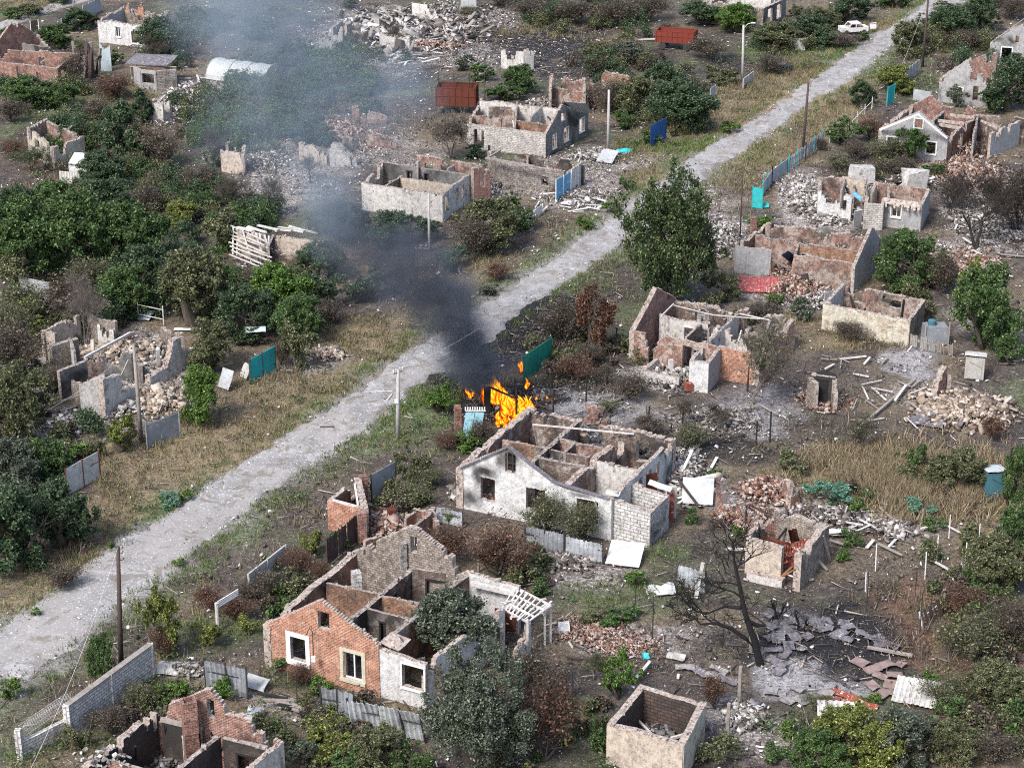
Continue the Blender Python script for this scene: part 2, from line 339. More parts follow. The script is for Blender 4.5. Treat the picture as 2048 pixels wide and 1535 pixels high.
M['bark_black']=simple('burnt bark',(.02,.018,.018),.5,5)
M['bark_dark']=simple('dark bark',(.045,.038,.034),.5,5)
M['bark_grey']=simple('grey dead bark',(.17,.145,.13),.4,5)
# ------------------------------------------------------------------ ground zones, read off the photo: (px,py,rx,ry,kind,weight)
ZK={'straw':(.19,.15,.09),'green':(.085,.11,.045),'char':(.02,.019,.021),'ash':(.22,.215,.225),'rub':(.16,.137,.12),'red':(.15,.085,.055),'soil':(.055,.045,.039),'lawn':(.1,.125,.055),'dirt':(.09,.073,.062),'leafy':(.03,.045,.018)}
Z=[ # left verge
(300,930,190,60,'straw',1),(430,850,150,55,'straw',1),(600,770,120,45,'straw',.8),(720,680,110,45,'straw',.9),(520,830,60,30,'dirt',.8),(130,1130,90,40,'straw',.8),(60,1200,60,30,'straw',.7),(260,900,60,30,'straw',1),
(640,720,60,25,'rub',.8),(250,1000,90,35,'straw',.8),(170,1080,60,30,'red',.6),(590,740,50,20,'dirt',.8),
(320,1010,50,25,'lawn',.9),(880,640,80,60,'straw',.3),
# right verge
(860,810,60,45,'lawn',1),(820,860,60,30,'lawn',.5),(700,940,60,40,'dirt',.6),(620,1010,110,50,'dirt',.6),(500,1100,80,45,'dirt',.7),(700,890,70,20,'lawn',.5),(560,1000,60,12,'lawn',.6),(450,1070,60,14,'lawn',.6),
(250,1290,120,40,'soil',.6),(110,1380,100,40,'soil',.6),(420,1170,100,25,'dirt',.5),(440,1260,90,35,'lawn',.5),(330,1400,90,70,'leafy',.6),(400,1290,60,40,'lawn',.4),
(30,1480,90,50,'lawn',.4),(200,1480,110,40,'leafy',.5),
# scorched strip beyond fire & fire surroundings
(1050,650,105,50,'char',2.2),(980,700,60,30,'char',1.4),(1010,800,120,50,'char',1.6),(1090,170+1110,190,50,'soil',.3),(770,1230,150,80,'char',.8),(1130,930,150,70,'char',.7),(380,1500,140,80,'char',.8),(1420,690,120,40,'char',.5),(1060,265,90,20,'soil',.8),(1480,1110,60,20,'soil',.4),(1690,1250,170,60,'char',1.0),(1110,610,60,35,'char',1.3),(930,770,90,45,'char',.9),(1000,800,110,50,'char',1.2),(1120,820,70,30,'char',.6),(1170,800,110,22,'ash',.9),(1080,770,80,25,'char',.8),(1230,830,80,20,'ash',.6),
(1240,860,80,20,'char',.5),(1180,760,80,40,'soil',.6),
# back yard of the white house
(1440,830,120,30,'ash',.8),(1530,860,50,18,'ash',.9),(1410,880,120,30,'char',.9),(1480,900,80,20,'char',.7),(1560,820,60,30,'ash',.5),(1600,900,90,30,'dirt',.5),
(1700,760,120,40,'dirt',.5),(1820,720,60,30,'ash',1.1),(1850,740,40,18,'ash',.9),(1760,700,60,25,'char',.5),(1500,800,90,30,'ash',.4),(1690,870,200,45,'soil',.6),(1900,800,100,45,'rub',.5),
(1760,940,190,45,'straw',1.8),(1900,990,160,55,'straw',1.8),(1860,960,120,50,'straw',1.6),(1700,930,80,25,'straw',.9),(1960,1060,60,50,'straw',.9),(1640,990,80,25,'green',.3),
(1640,960,40,18,'straw',.5),(1840,1040,100,35,'rub',.4),(1700,1040,60,30,'rub',.7),(1550,1000,110,45,'rub',.7),
# bottom right
(1650,1290,190,70,'char',1.3),(1590,1250,100,50,'char',.8),(1580,1350,60,40,'ash',1.3),(1640,1380,90,25,'ash',.9),(1740,1310,90,40,'char',.8),(1560,1230,60,25,'ash',.5),
(1380,1290,130,50,'dirt',.8),(1250,1270,130,35,'rub',.7),(1180,1260,80,30,'rub',.6),(1440,1310,100,35,'dirt',.7),(1850,1190,110,50,'red',.9),(1790,1140,120,35,'dirt',.5),(1860,1280,70,60,'red',.8),(1960,1300,110,80,'red',.5),(1940,1400,110,60,'red',.5),
(1180,1140,90,30,'rub',.6),(1100,1120,70,25,'rub',.7),(1290,1140,90,30,'green',.3),(1260,1190,110,30,'lawn',.5),(1330,1100,60,25,'lawn',.4),(1180,1200,80,20,'lawn',.4),(1350,1180,60,20,'soil',.5),
(1500,1480,90,60,'rub',.6),(1460,1450,60,50,'ash',.5),(1560,1460,90,25,'leafy',.4),(1350,1330,70,30,'dirt',.5),(1250,1500,80,40,'leafy',.6),(1970,1500,110,50,'straw',.5),(600,1400,70,25,'rub',.7),(500,1370,60,25,'rub',.4),(680,1420,80,20,'rub',.4),
(380,1340,50,20,'rub',.8),
# brick house front garden
(620,1350,70,20,'leafy',.9),(560,1440,90,40,'leafy',.4),
# left ruin
(230,720,150,60,'rub',1.2),(330,790,80,50,'rub',1.1),(170,860,80,40,'rub',.6),(130,840,60,40,'rub',.6),(450,900,60,30,'straw',.6),
# upper left wilderness
(120,450,200,90,'leafy',.9),(330,560,180,60,'leafy',.8),(200,280,140,60,'red',.5),(250,190,90,35,'straw',.6),(120,210,100,30,'green',.6),(330,380,90,40,'dirt',.7),(260,360,60,30,'soil',.6),(60,380,80,30,'dirt',.5),
(380,180,60,35,'rub',1),(330,220,60,25,'rub',.8),(560,350,120,60,'rub',.8),(660,300,120,50,'rub',.7),(740,260,110,50,'dirt',.8),(620,200,110,30,'straw',.5),(800,300,90,40,'rub',.5),(500,300,80,30,'dirt',.6),
(60,10,70,12,'straw',.8),(30,28,60,10,'green',1),
# top rubble field
(850,80,230,45,'char',.9),(1100,90,190,45,'char',1.3),(1250,110,90,30,'char',.6),(800,100,160,35,'rub',1.2),(880,40,190,25,'rub',.9),(700,60,90,35,'rub',.8),(930,110,80,25,'rub',.8),(1180,60,90,20,'char',.6),(1480,130,110,25,'char',.7),(1080,60,90,18,'straw',.7),
(990,70,90,20,'straw',.3),(1220,80,90,16,'straw',.4),(820,150,80,30,'char',.6),(1150,140,60,20,'char',.8),
# around grey house
(1200,320,90,25,'rub',.7),(1150,370,90,25,'rub',.9),(1180,400,80,25,'rub',.7),(1020,370,70,25,'rub',.7),(1260,300,60,20,'straw',.7),(1080,440,90,35,'dirt',.6),(980,520,60,25,'straw',.5),(1040,480,70,40,'dirt',.5),
# upper right verges
(1300,350,60,20,'straw',.8),(1350,290,100,12,'lawn',1.3),(1500,190,90,35,'straw',1.2),(1580,140,80,30,'straw',1.1),(1440,240,90,25,'straw',.9),(1560,110,90,25,'lawn',.8),(1640,90,70,20,'lawn',.8),(1760,50,60,20,'straw',.8),(1340,265,60,12,'straw',.5),
(1480,330,80,40,'straw',.8),(1560,290,80,40,'straw',.7),(1640,220,80,40,'straw',1),(1700,170,50,25,'straw',1),(1450,370,70,30,'dirt',.7),(1520,310,50,20,'lawn',.6),(1420,410,60,50,'rub',.8),(1450,460,40,40,'rub',1),(1880,60,50,40,'lawn',.5),
(1600,380,60,50,'rub',1.1),(1650,430,80,25,'rub',1),(1700,340,80,20,'soil',.6),(1800,300,80,30,'leafy',.3),(1930,350,90,60,'rub',1.1),(1980,440,90,60,'rub',1.1),(1900,500,90,40,'rub',.8),(1530,570,70,25,'rub',1),(1620,590,90,25,'rub',1),
(1400,650,90,40,'rub',.7),(1330,750,80,25,'rub',1),(1600,640,60,25,'straw',.5),(1720,680,110,20,'straw',.6),(1830,160,100,40,'green',.4),(1950,650,60,40,'rub',.5),(1160,700,80,40,'soil',.7),(1220,560,80,40,'soil',.8),(1150,560,60,25,'lawn',.4)]
def m_of(px,py,rx,ry):
    c=T(px,py); s=pxm(py); sn=CAMH/math.hypot(CAMH,c.y)
    return c.x,c.y,rx/s,ry/(s*sn)
# road edges (photo pixels)
RU=[(-260,1400),(0,1243),(68,1206),(164,1124),(239,1080),(359,1019),(410,975),(547,879),(632,828),(700,790),(759,739),(800,712),(885,655),(960,613),(1008,579),(1056,544),(1107,516),(1175,461),(1244,417),(1310,370),(1375,321),(1416,297),(1485,253),(1560,202),(1615,167),(1676,123),(1724,92),(1758,65),(1803,44),(1837,20),(1861,0),(1990,-90)]
RL=[(-220,1540),(0,1368),(34,1368),(85,1336),(154,1288),(236,1220),(290,1182),(342,1145),(403,1094),(455,1049),(533,985),(581,958),(632,924),(700,886),(783,808),(834,770),(890,735),(940,705),(988,672),(1039,622),(1090,592),(1141,558),(1213,510),(1290,450),(1350,400),(1410,350),(1437,328),(1492,297),(1553,253),(1604,212),(1656,185),(1717,150),(1758,113),(1792,75),(1837,51),(1881,25),(1922,0),(2050,-90)]
def resample(P,n):
    P=np.array([tuple(T(x,y))[:2] for x,y in P]); d=np.r_[0,np.cumsum(np.hypot(*np.diff(P,axis=0).T))]
    t=np.linspace(0,d[-1],n); return np.c_[np.interp(t,d,P[:,0]),np.interp(t,d,P[:,1])]
nR=420
U=resample(RU,nR);L_=resample(RL,nR)
def poly_dist(x,y,P):   # distance to polyline
    r=np.full(x.shape,1e9)
    for i in range(0,len(P)-1,6):
        a=P[i];b=P[min(i+6,len(P)-1)];d=b-a;t=np.clip(((x-a[0])*d[0]+(y-a[1])*d[1])/(d@d),0,1)
        r=np.minimum(r,np.hypot(x-a[0]-t*d[0],y-a[1]-t*d[1]))
    return r
RC=(U+L_)/2
def zone_weights(x,y):
    W={k:np.zeros(x.shape) for k in ZK}
    nx=(fbm(x*.22,y*.22)-.5)*1.5; ny=(fbm(x*.22+50,y*.22+9)-.5)*1.5
    nf=fbm(x*.7+3,y*.7)-.5
    for (px,py,rx,ry,k,wt) in Z:
        cx,cy,a,b=m_of(px,py,rx,ry)
        q=((x-cx)/a+nx)**2+((y-cy)/b+ny)**2
        W[k]=np.maximum(W[k],wt*np.clip(1.45-q+nf*1.6,0,1))
    return W
xs=np.r_[-3000,-900,-300,-160,np.arange(-105,105.01,.42),160,300,900,3000]
ys=np.r_[-3000,-600,-100,40,np.arange(84,330.01,.42),380,500,900,2000,6000]
X,Y=np.meshgrid(xs,ys); 
W=zone_weights(X,Y)
dr=poly_dist(X,Y,RC); dU=poly_dist(X,Y,U); dL=poly_dist(X,Y,L_)
n1=fbm(X*.09,Y*.09);n2=fbm(X*.45+9,Y*.45);n3=fbm(X*1.7,Y*1.7,3)
col=np.ones(X.shape+(3,))*np.array(ZK['soil'])
def lay(c,w):
    global col
    w=np.clip(w,0,1)[...,None]; col=col*(1-w)+np.array(c)*w
lay(ZK['dirt'],np.clip((n2-.45)*4,0,.75)); lay(ZK['straw'],np.clip((n1-.52)*5,0,.5)); lay(ZK['green'],np.clip((.47-n1)*5,0,.7)*np.clip((n2-.3)*3,0,1))
lay(ZK['rub'],np.clip((n3-.62)*3,0,.5))
band=(np.minimum(dU,dL)<9)&(dr<18)
ed=np.minimum(dU,dL); lay(ZK['straw'],np.clip(1-ed/7,0,1)*(dU<dL)*np.clip(.2+n2,0,.8)); lay(ZK['dirt'],np.clip(1-ed/6,0,1)*(dU>=dL)*.7)
lay(ZK['lawn'],np.clip(1.15-np.abs(ed-1.2)/1.5+(n2-.5)*2.5,0,1)*.85)
lay((.2,.188,.175),np.clip(1.15-ed/1.5+(n2-.5)*1.8+(n3-.5),0,1)*(dr<6)*.9)
for k in ('leafy','soil','dirt','red','green','lawn','straw','rub','char','ash'):
    lay(ZK[k],W[k]*(.75+.5*n3))
attr=np.concatenate([col,np.clip(W['rub']+W['ash']*.5,0,1)[...,None]],-1)
Zg=-.10+.10*(n2-.5)+.06*(n3-.5)-.03; Zg=np.minimum(Zg,-.02)
ii=np.arange(len(ys)*len(xs)).reshape(len(ys),len(xs))
F=np.stack([ii[:-1,:-1],ii[:-1,1:],ii[1:,1:],ii[1:,:-1]],-1).reshape(-1,4)
m,nt_,b_=newmat('soil and ash'); n=N(nt_); P,_=pos(n)
at=n.new('ShaderNodeAttribute'); at.attribute_name='zone'
c=at.outputs['Color']; f1=n.noise(P,3.2,6,.75); f2=n.noise(P,11,5,.75); 
c=n.mix(1,c,n.ramp(f1,[(.28,.35),(.5,1.),(.72,1.55)]),'MULTIPLY')
c=n.mix(1,c,n.ramp(f2,[(.34,.3),(.5,1.),(.66,1.8)]),'MULTIPLY')
c=n.mix(n.ramp(n.noise(P,6.5,4,.65),[(.62,0.),(.68,.75)]),c,(.5,.47,.44))
c=n.mix(n.math('MULTIPLY',n.ramp(n.noise(P,4.6,5,.7),[(.5,0.),(.56,.8)]),at.outputs['Alpha']),c,(.55,.51,.48))
c=n.mix(n.ramp(n.noise(P,7.7,4,.7,.6),[(.6,0.),(.66,.6)]),c,(.035,.03,.027))
nt_.links.new(c,b_.inputs['Base Color']); bump(n,b_,n.mix(.5,f1,f2),1,.12)
g=np_obj('ground',np.stack([X,Y,Zg],-1).reshape(-1,3),F,m,True,attr.reshape(-1,4)); tag(g,kind='structure')
# ------------------------------------------------------------------ road
k=14; t=np.linspace(0,1,k)[None,:,None]; rn=np.arange(nR)
wob=lambda s:(fbm(rn*.21+s,rn*0+s)-.5)*2.2+(fbm(rn*.9+s,rn*0+3*s)-.5)*1.5
d=(L_-U); dn=d/np.linalg.norm(d,axis=1)[:,None]
Ue=U+dn*wob(3)[:,None];Le=L_+dn*wob(31)[:,None]
RP=Ue[:,None]*(1-t)+Le[:,None]*t
def road_mesh(name,RP,mat,z0=.0):
    a,b=RP.shape[:2]; z=np.full((a,b),z0)+.05*np.sin(np.linspace(0,math.pi,b))[None]+.03*(fbm(RP[...,0]*.8,RP[...,1]*.8)-.5)
    z[:,0]=-.14;z[:,-1]=-.14
    V=np.concatenate([RP,z[...,None]],-1).reshape(-1,3); i=np.arange(a*b).reshape(a,b)
    return np_obj(name,V,np.stack([i[:-1,:-1],i[1:,:-1],i[1:,1:],i[:-1,1:]],-1).reshape(-1,4),mat,True)
m,nt_,b_=newmat('worn gravel asphalt'); n=N(nt_); P,_=pos(n)
c=n.mix(n.ramp(n.noise(P,.35,6,.7,.4),[(.35,0.),(.65,1.)]),(.19,.184,.18),(.3,.29,.285))
c=n.mix(n.ramp(n.noise(P,1.1,7,.8),[(.36,.5),(.46,0.)]),c,(.13,.12,.115))
vo=n.new('ShaderNodeTexVoronoi'); vo.feature='DISTANCE_TO_EDGE'; vo.inputs['Scale'].default_value=.42
wp=n.new('ShaderNodeVectorMath',operation='ADD'); nz=n.new('ShaderNodeTexNoise'); nz.inputs['Scale'].default_value=.9; nz.inputs['Detail'].default_value=5; nt_.links.new(P,nz.inputs[0]); nt_.links.new(P,wp.inputs[0]); nt_.links.new(nz.outputs[1],wp.inputs[1]); nt_.links.new(wp.outputs[0],vo.inputs['Vector'])
crk=n.math('MULTIPLY',n.ramp(vo.outputs['Distance'],[(.0,1.),(.03,0.)]),n.ramp(n.noise(P,.3,3),[(.45,0.),(.6,.7)]))
c=n.mix(crk,c,(.1,.09,.085))
c=n.mix(n.ramp(n.noise(P,7,3,.7),[(.58,0.),(.64,.85)]),c,(.6,.59,.58))
c=n.mix(n.ramp(n.noise(P,.16,3,.6,.3),[(.46,0.),(.56,.45)]),c,(.28,.26,.24))
c=n.mix(n.ramp(n.noise(P,.55,5,.75,1.),[(.53,0.),(.6,.75)]),c,(.16,.135,.105)); c=n.mix(n.ramp(n.noise(P,.25,6,.75,.6),[(.6,0.),(.62,.6)]),c,(.36,.35,.345))
nt_.links.new(c,b_.inputs['Base Color']); bump(n,b_,n.noise(P,5,5,.7),.3,.04); M['road']=m
tag(road_mesh('road',RP,m),kind='structure')
U2=resample([(-120,75),(0,44),(60,20),(113,3),(220,-30)],60);L2=resample([(-120,95),(0,58),(60,38),(103,22),(171,2),(260,-26)],60)
tag(road_mesh('side_road',U2[:,None]*(1-t)+L2[:,None]*t,m),kind='structure')
# ------------------------------------------------------------------ ruined walls
def wall_mb(a,b,prof,t=.38,ops=(),base=-.2,du=.16,jag=.16,seed=0,crumbs=1.,flip=False,rag=.12):
    mb=MB(); rnd=random.Random(seed); a=Vector(a[:2]);b=Vector(b[:2]); d=b-a; L=d.length; d.normalize()
    nrm=Vector((d.y,-d.x))*(-1 if flip else 1); nu=max(3,round(L/du)); w=L/nu
    ps=[p[0] for p in prof];pz=[p[1] for p in prof]
    off=rnd.uniform(0,99)
    def runs(i):
        s=(i+.5)/nu; zt=float(np.interp(s,ps,pz)); u=s*L
        zt+=jag*(mn.noise(Vector((u*.8,off,0)))*1.6+rnd.uniform(-.22,.22)); q_=mn.noise(Vector((u*.45,off+31,5)))+.3*mn.noise(Vector((u*2.5,off,9)))
        if jag>.06 and q_>.15: zt-=min(1.3,(q_-.15)*4.8)*min(1,jag*9)
        r=[[base,max(base+.1,zt)]]
        for o in ops:
            s0,s1,z0,z1=o[:4]; e=rag*mn.noise(Vector((u*2,off+7,z0)))
            if s0<s<s1:
                z0_=z0+e;z1_=z1+rag*mn.noise(Vector((u*3,off+3,0)))
                nr=[]
                for q in r:
                    if z1_<=q[0] or z0_>=q[1]: nr.append(q); continue
                    if q[0]<z0_-.02: nr.append([q[0],z0_])
                    if q[1]>z1_+.05: nr.append([z1_,q[1]])
                r=nr
        return r
    Rr=[runs(i) for i in range(nu)]
    def P(u,side,z): 
        q=a+d*u+nrm*(t/2*side); return Vector((q.x,q.y,z))
    for i in range(nu):
        u0=i*w;u1=u0+w
        for z0,z1 in Rr[i]:
            for sd_,mi in ((1,0),(-1,1)):
                q=[P(u0,sd_,z0),P(u1,sd_,z0),P(u1,sd_,z1),P(u0,sd_,z1)]; uv=[(u0,z0),(u1,z0),(u1,z1),(u0,z1)]
                if (sd_>0)==flip: q.reverse();uv.reverse()
                mb.quad(*q,mi,uv)
            mb.quad(P(u0,1,z1),P(u1,1,z1),P(u1,-1,z1),P(u0,-1,z1),2,[(u0,0),(u1,0),(u1,t),(u0,t)])
            if z0>base+.01: mb.quad(P(u0,1,z0),P(u0,-1,z0),P(u1,-1,z0),P(u1,1,z0),2)
    def sub(A,B):
        out=[]
        for z0,z1 in A:
            segs=[[z0,z1]]
            for c0,c1 in B:
                ns=[]
                for s0,s1 in segs:
                    if c1<=s0 or c0>=s1: ns.append([s0,s1]);continue
                    if s0<c0: ns.append([s0,c0])
                    if s1>c1: ns.append([c1,s1])
                segs=ns
            out+=segs
        return out
    for i in range(nu+1):
        A=Rr[i-1] if i>0 else []; B=Rr[i] if i<nu else []; u=i*w
        for z0,z1 in sub(A,B)+sub(B,A):
            if z1-z0>.003: mb.quad(P(u,1,z0),P(u,-1,z0),P(u,-1,z1),P(u,1,z1),2,[(0,z0),(t,z0),(t,z1),(0,z1)])
    for _ in range(int(L*2.6*crumbs)):
        i=rnd.randrange(nu); 
        if not Rr[i]: continue
        z=Rr[i][-1][1]; sz=rnd.uniform(.04,.1)+.16*rnd.random()**5; p=P((i+rnd.random())*w,rnd.uniform(-.8,.8),z+sz*.2)
        th=math.atan2(d.y,d.x)+rnd.gauss(0,.4); e=Matrix.Rotation(th,3,'Z')@Matrix.Rotation(rnd.gauss(0,.2),3,'X')
        mb.obox(p,e@Vector((sz*rnd.uniform(.5,1.1),0,0)),e@Vector((0,sz*.6,0)),e@Vector((0,0,sz*.4)),2,.02)
    return mb,a,b,d,nrm,L
def pillar(mb,x,y,z0,z1,wd,rz=0,mi=0,jag=.06):
    n=int((z1-z0)/.3)+1
    for i in range(n):
        h=(z1-z0)/n; mb.box((x+random.uniform(-.015,.015),y+random.uniform(-.015,.015),z0+h*(i+.5)),(wd+random.uniform(-.03,.03),wd+random.uniform(-.03,.03),h+.01),rz,mi)
SEED=[100]
HS=[]
def house(K,z,name,label,cat,walls,group=None,extra=None,t=.32):
    """walls: (x0,y0,x1,y1,out,in,opts); crop coordinates of the wall TOP; opts: z0,z1 end heights, p profile, o openings, f frames, i interior, n part name"""
    pts=[]
    for wl in walls:
        op=wl[6] if len(wl)>6 else {}
        za=op.get('z0',op.get('z',z)); zb=op.get('z1',op.get('z',z))
        pa=T(*K(wl[0],wl[1]),za); pb=T(*K(wl[2],wl[3]),zb); pts.append((pa,pb,za,zb,wl,op))
    cen=sum((p[0]+p[1] for p in pts),Vector())/(2*len(pts)); cen.z=0
    root=thing(name,label,cat,cen,group)
    for pa,pb,za,zb,wl,op in pts:
        SEED[0]+=1
        d=(pb-pa); d.z=0; nrm=Vector((d.y,-d.x,0)); mid=(pa+pb)/2; mid.z=0
        flip=(mid-cen).dot(nrm)<0
        if op.get('flip'): flip=not flip
        prof=op.get('p') or [(0,za),(1,zb)]
        inner=op.get('i'); tt=op.get('t',.2 if inner else t)
        e=d.normalized()*tt*.42
        if inner: e=e*0
        topm=M[op.get('top','top_dark' if inner else 'top')]
        mb,a,b,dd,nn,L=wall_mb(pa-e,pb+e,prof,tt,op.get('o',()),jag=op.get('jag',.05 if inner else .1),seed=SEED[0],crumbs=op.get('cr',1.),flip=flip,rag=op.get('rag',.1),base=op.get('base',-.2))
        wo=mb.build(op.get('n','partition_wall' if inner else 'wall'),[M[wl[4]],M[wl[5]],topm],root)
        if inner:    # charred or bleached door jambs and lintels at the inner openings
            for o_ in op.get('o',()):
                jm=M[random.Random(SEED[0]+int(o_[0]*100)).choice(['wood_white','char','wood','char'])]; f=MB(); nn3=Vector((nn.x,nn.y,0)); dd3=Vector((dd.x,dd.y,0)); ba=Vector((a.x,a.y,0))
                for s_ in (o_[0],o_[1]): f.obox(ba+dd3*(s_*L)+Vector((0,0,(max(0,o_[2])+o_[3])/2)),dd3*.06,nn3*(tt/2+.04),Vector((0,0,(o_[3]-max(0,o_[2]))/2)),0,.01)
                f.obox(ba+dd3*((o_[0]+o_[1])/2*L)+Vector((0,0,o_[3])),dd3*((o_[1]-o_[0])/2*L+.08),nn3*(tt/2+.05),Vector((0,0,.06)),0,.01); f.build('door_frame',jm,root)
        for fr in op.get('f',()):    # window frames: (opening index, material, frame width, mullion, sill)
            s0,s1,z0,z1=op['o'][fr[0]][:4]; fw=fr[2]; u0=s0*L;u1=s1*L
            f=MB(); nn3=Vector((nn.x,nn.y,0)); dd3=Vector((dd.x,dd.y,0)); base_=Vector((a.x,a.y,0))+nn3*(tt/2+.015)
            H=Vector((0,0,1)); sur=fr[4] if len(fr)>4 else 0
            # casing standing proud of the wall face
            q=fw
            f.obox(base_+dd3*(u0-q/2)+H*(z0+z1)/2,dd3*q/2,nn3*.03,H*(z1-z0)/2); f.obox(base_+dd3*(u1+q/2)+H*(z0+z1)/2,dd3*q/2,nn3*.03,H*(z1-z0)/2)
            f.obox(base_+dd3*(u0+u1)/2+H*(z1+q/2),dd3*((u1-u0)/2+q),nn3*.033,H*q/2)
            f.obox(base_+dd3*(u0+u1)/2+H*(z0-q/2)+nn3*.04,dd3*((u1-u0)/2+q),nn3*.08,H*q/2)
            wfo=f.build('window_frame',M[fr[1]],root)
            if fr[3]:
                g=MB(); bi=base_-nn3*.12; r=.05
                g.obox(bi+dd3*(u0+r)+H*(z0+z1)/2,dd3*r,nn3*.03,H*(z1-z0)/2); g.obox(bi+dd3*(u1-r)+H*(z0+z1)/2,dd3*r,nn3*.03,H*(z1-z0)/2)
                g.obox(bi+dd3*(u0+(u1-u0)*.55)+H*(z0+z1)/2,dd3*.045,nn3*.032,H*(z1-z0)/2)
                g.obox(bi+dd3*(u0+u1)/2+H*(z0+r),dd3*(u1-u0)/2,nn3*.034,H*r)
                g.obox(bi+dd3*(u0+u1)/2+H*(z1-r),dd3*(u1-u0)/2,nn3*.034,H*r)
                g.build('sash',M['frame'],wfo).parent=wfo
                wfo.children[0].matrix_parent_inverse=Matrix.Identity(4); wfo.children[0].location=(0,0,0)
    HS.append((cen,[(p[0],p[1]) for p in pts],label,z))
    if extra: extra(K,root,z)
    return root
def G_(K,x,y,z=0): return T(*K(x,y),z)
def chimney(K,root,x,y,h,wd,mat,ang=.6,name='chimney',cap=True):   # crop position of the BASE centre
    p=G_(K,x,y); mb=MB(); pillar(mb,p.x,p.y,-.1,h-.12,wd,ang)
    c,s=math.cos(ang),math.sin(ang); k=wd/2-.06
    if cap:
        for dx,dy,sx,sy in ((k,0,.12,wd),(-k,0,.12,wd),(0,k,wd-.25,.12),(0,-k,wd-.25,.12)): mb.box((p.x+c*dx-s*dy,p.y+s*dx+c*dy,h),(sx,sy,.28),ang)
    else: mb.chips((p.x,p.y,h-.15),wd*.6,wd*.6,12,.08,.2)
    return mb.build(name,M[mat],root)
def beams(K,root,L,mat,name='beam',wd=.12):   # (x0,y0,z0,x1,y1,z1)
    for q in L:
        mb=MB(); mb.beam(T(*K(q[0],q[1]),q[2]),T(*K(q[3],q[4]),q[5]),q[6] if len(q)>6 else wd); mb.build(name,M[mat],root)

# --- A bottom-left burnt brick house with chimney
KA=crop(160,1360,4.876)
def exA(K,r,z):
    chimney(K,r,1108,905,4.6,.78,'brick_red',.35)
    beams(K,r,[(790,380,2.75,1190,475,2.75,.2),(1400,565,2.7,1830,660,2.7,.2)],'wood')
    beams(K,r,[(1270,500,3.2,1400,720,1.),(820,430,2.6,860,700,.4,.05),(1330,600,2.6,1350,820,.3,.06),(540,640,2.6,545,800,.6,.1)],'char','charred_post',.08)
    mb=MB(); p=G_(K,250,745,2.9); mb.chips(p,1.6,.9,40,.1,.3); mb.build('loose_bricks',M['rubble_white'],r)['kind']='stuff'
house(KA,2.8,'ruined_house','burnt roofless brick house with a tall brick chimney at the bottom left edge','house',[
(740,290,1950,600,'brick_red','brick_red',{'p':[(0,2.8),(.47,5.2),(.565,4.5),(.575,3.85),(.78,3.75),(.79,3.55),(1,2.8)],'o':[(.445,.5,3.3,4.55)],'jag':.08}),
(740,290,-330,1160,'brick_red','charred',{'t':.45,'jag':.12}),
(1950,600,1240,1180,'white_old','burnt',{}),
(1350,540,640,1120,'charred','burnt',{'i':1,'t':.3}),
(800,365,1180,462,'charred','charred',{'i':1,'o':[(.55,.8,0,2)]}),
(1400,560,1850,675,'burnt','charred',{'i':1,'o':[(.3,.7,.3,2.1)]}),
(280,780,900,930,'brick_red','orange',{'i':1}),
(760,1010,1600,1200,'burnt','burnt',{'i':1})],extra=exA)

# --- B orange brick house, two white framed windows
KB=crop(520,1040,3.413)
def exB(K,r,z):
    chimney(K,r,668,690,3.7,.55,'whitebrick',.35,cap=False)
    mb=MB()
    for (x,y,h) in ((985,385,4.6),(1110,385,4.5)): pillar(mb,*G_(K,x,y+200)[:2],.1,h,.4,.35)
    mb.build('chimney',M['block_grey'],r)
    beams(K,r,[(1440,430,3.1,1740,500,2.9,.28)],'wood_white')
    mb=MB()   # white lean-to roof frame
    z1=2.5
    a,b,c_,d=T(*K(1740,455),z1+.5),T(*K(1985,580),z1+.35),T(*K(1825,695),z1),T(*K(1650,600),z1+.1)
    for i in range(9):
        k=i/8; mb.beam(a.lerp(b,k)+Vector((0,0,random.uniform(-.05,.1))),d.lerp(c_,k)+Vector((0,0,random.uniform(-.1,.1))),.1,.07,0,.02)
    for k in (.0,.3,.7,1): mb.beam(a.lerp(d,k),b.lerp(c_,k),.1,.1,0,.02)
    for _ in range(14):
        p=a.lerp(b,random.random()).lerp(d.lerp(c_,random.random()),random.random()); q=p+Vector((random.uniform(-1,1),random.uniform(-1,1),random.uniform(-.4,.2))); mb.beam(p,q,.13,.03)
    lean=mb.build('porch_rafters',M['wood_white'],r)
    for (x,y) in ((1985,580),(1825,695),(1945,600),(1760,470)):
        mb=MB(); p=T(*K(x,y),z1); mb.beam((p.x,p.y,-.1),(p.x,p.y,z1+.2),.13); mb.build('post',M['wood_white'],r)
    mb=MB(); p=G_(K,1690,770); mb.beam((p.x-.8,p.y,1.),(p.x+.5,p.y-.2,1.),.06,1.6); mb.build('door',M['rust'],r)
    mb=MB(); p=T(*K(380,720),3.6); q=T(*K(375,900),1.6)   # electric meter box and cable on the facade
    nrm=Vector((-.25,-.97,0))*.35
    mb.tube([T(*K(330,760),3.3)+nrm,T(*K(350,715),3.7)+nrm,T(*K(372,740),3.5)+nrm,T(*K(378,900),1.9)+nrm],[.03]*4,5); mb.build('cable',M['iron'],r)
    mb=MB(); mb.box(T(*K(378,925),1.7)+nrm,(.26,.2,.34)); mb.build('meter_box',M['frame'],r)
    mb=MB(); a=T(*K(815,835),3.3); b=T(*K(945,890),3.1); mb.sheet(a,b-a,Vector((.7,1.,.2)),.04,bend=.1); mb.build('broken_eave',M['top'],r)
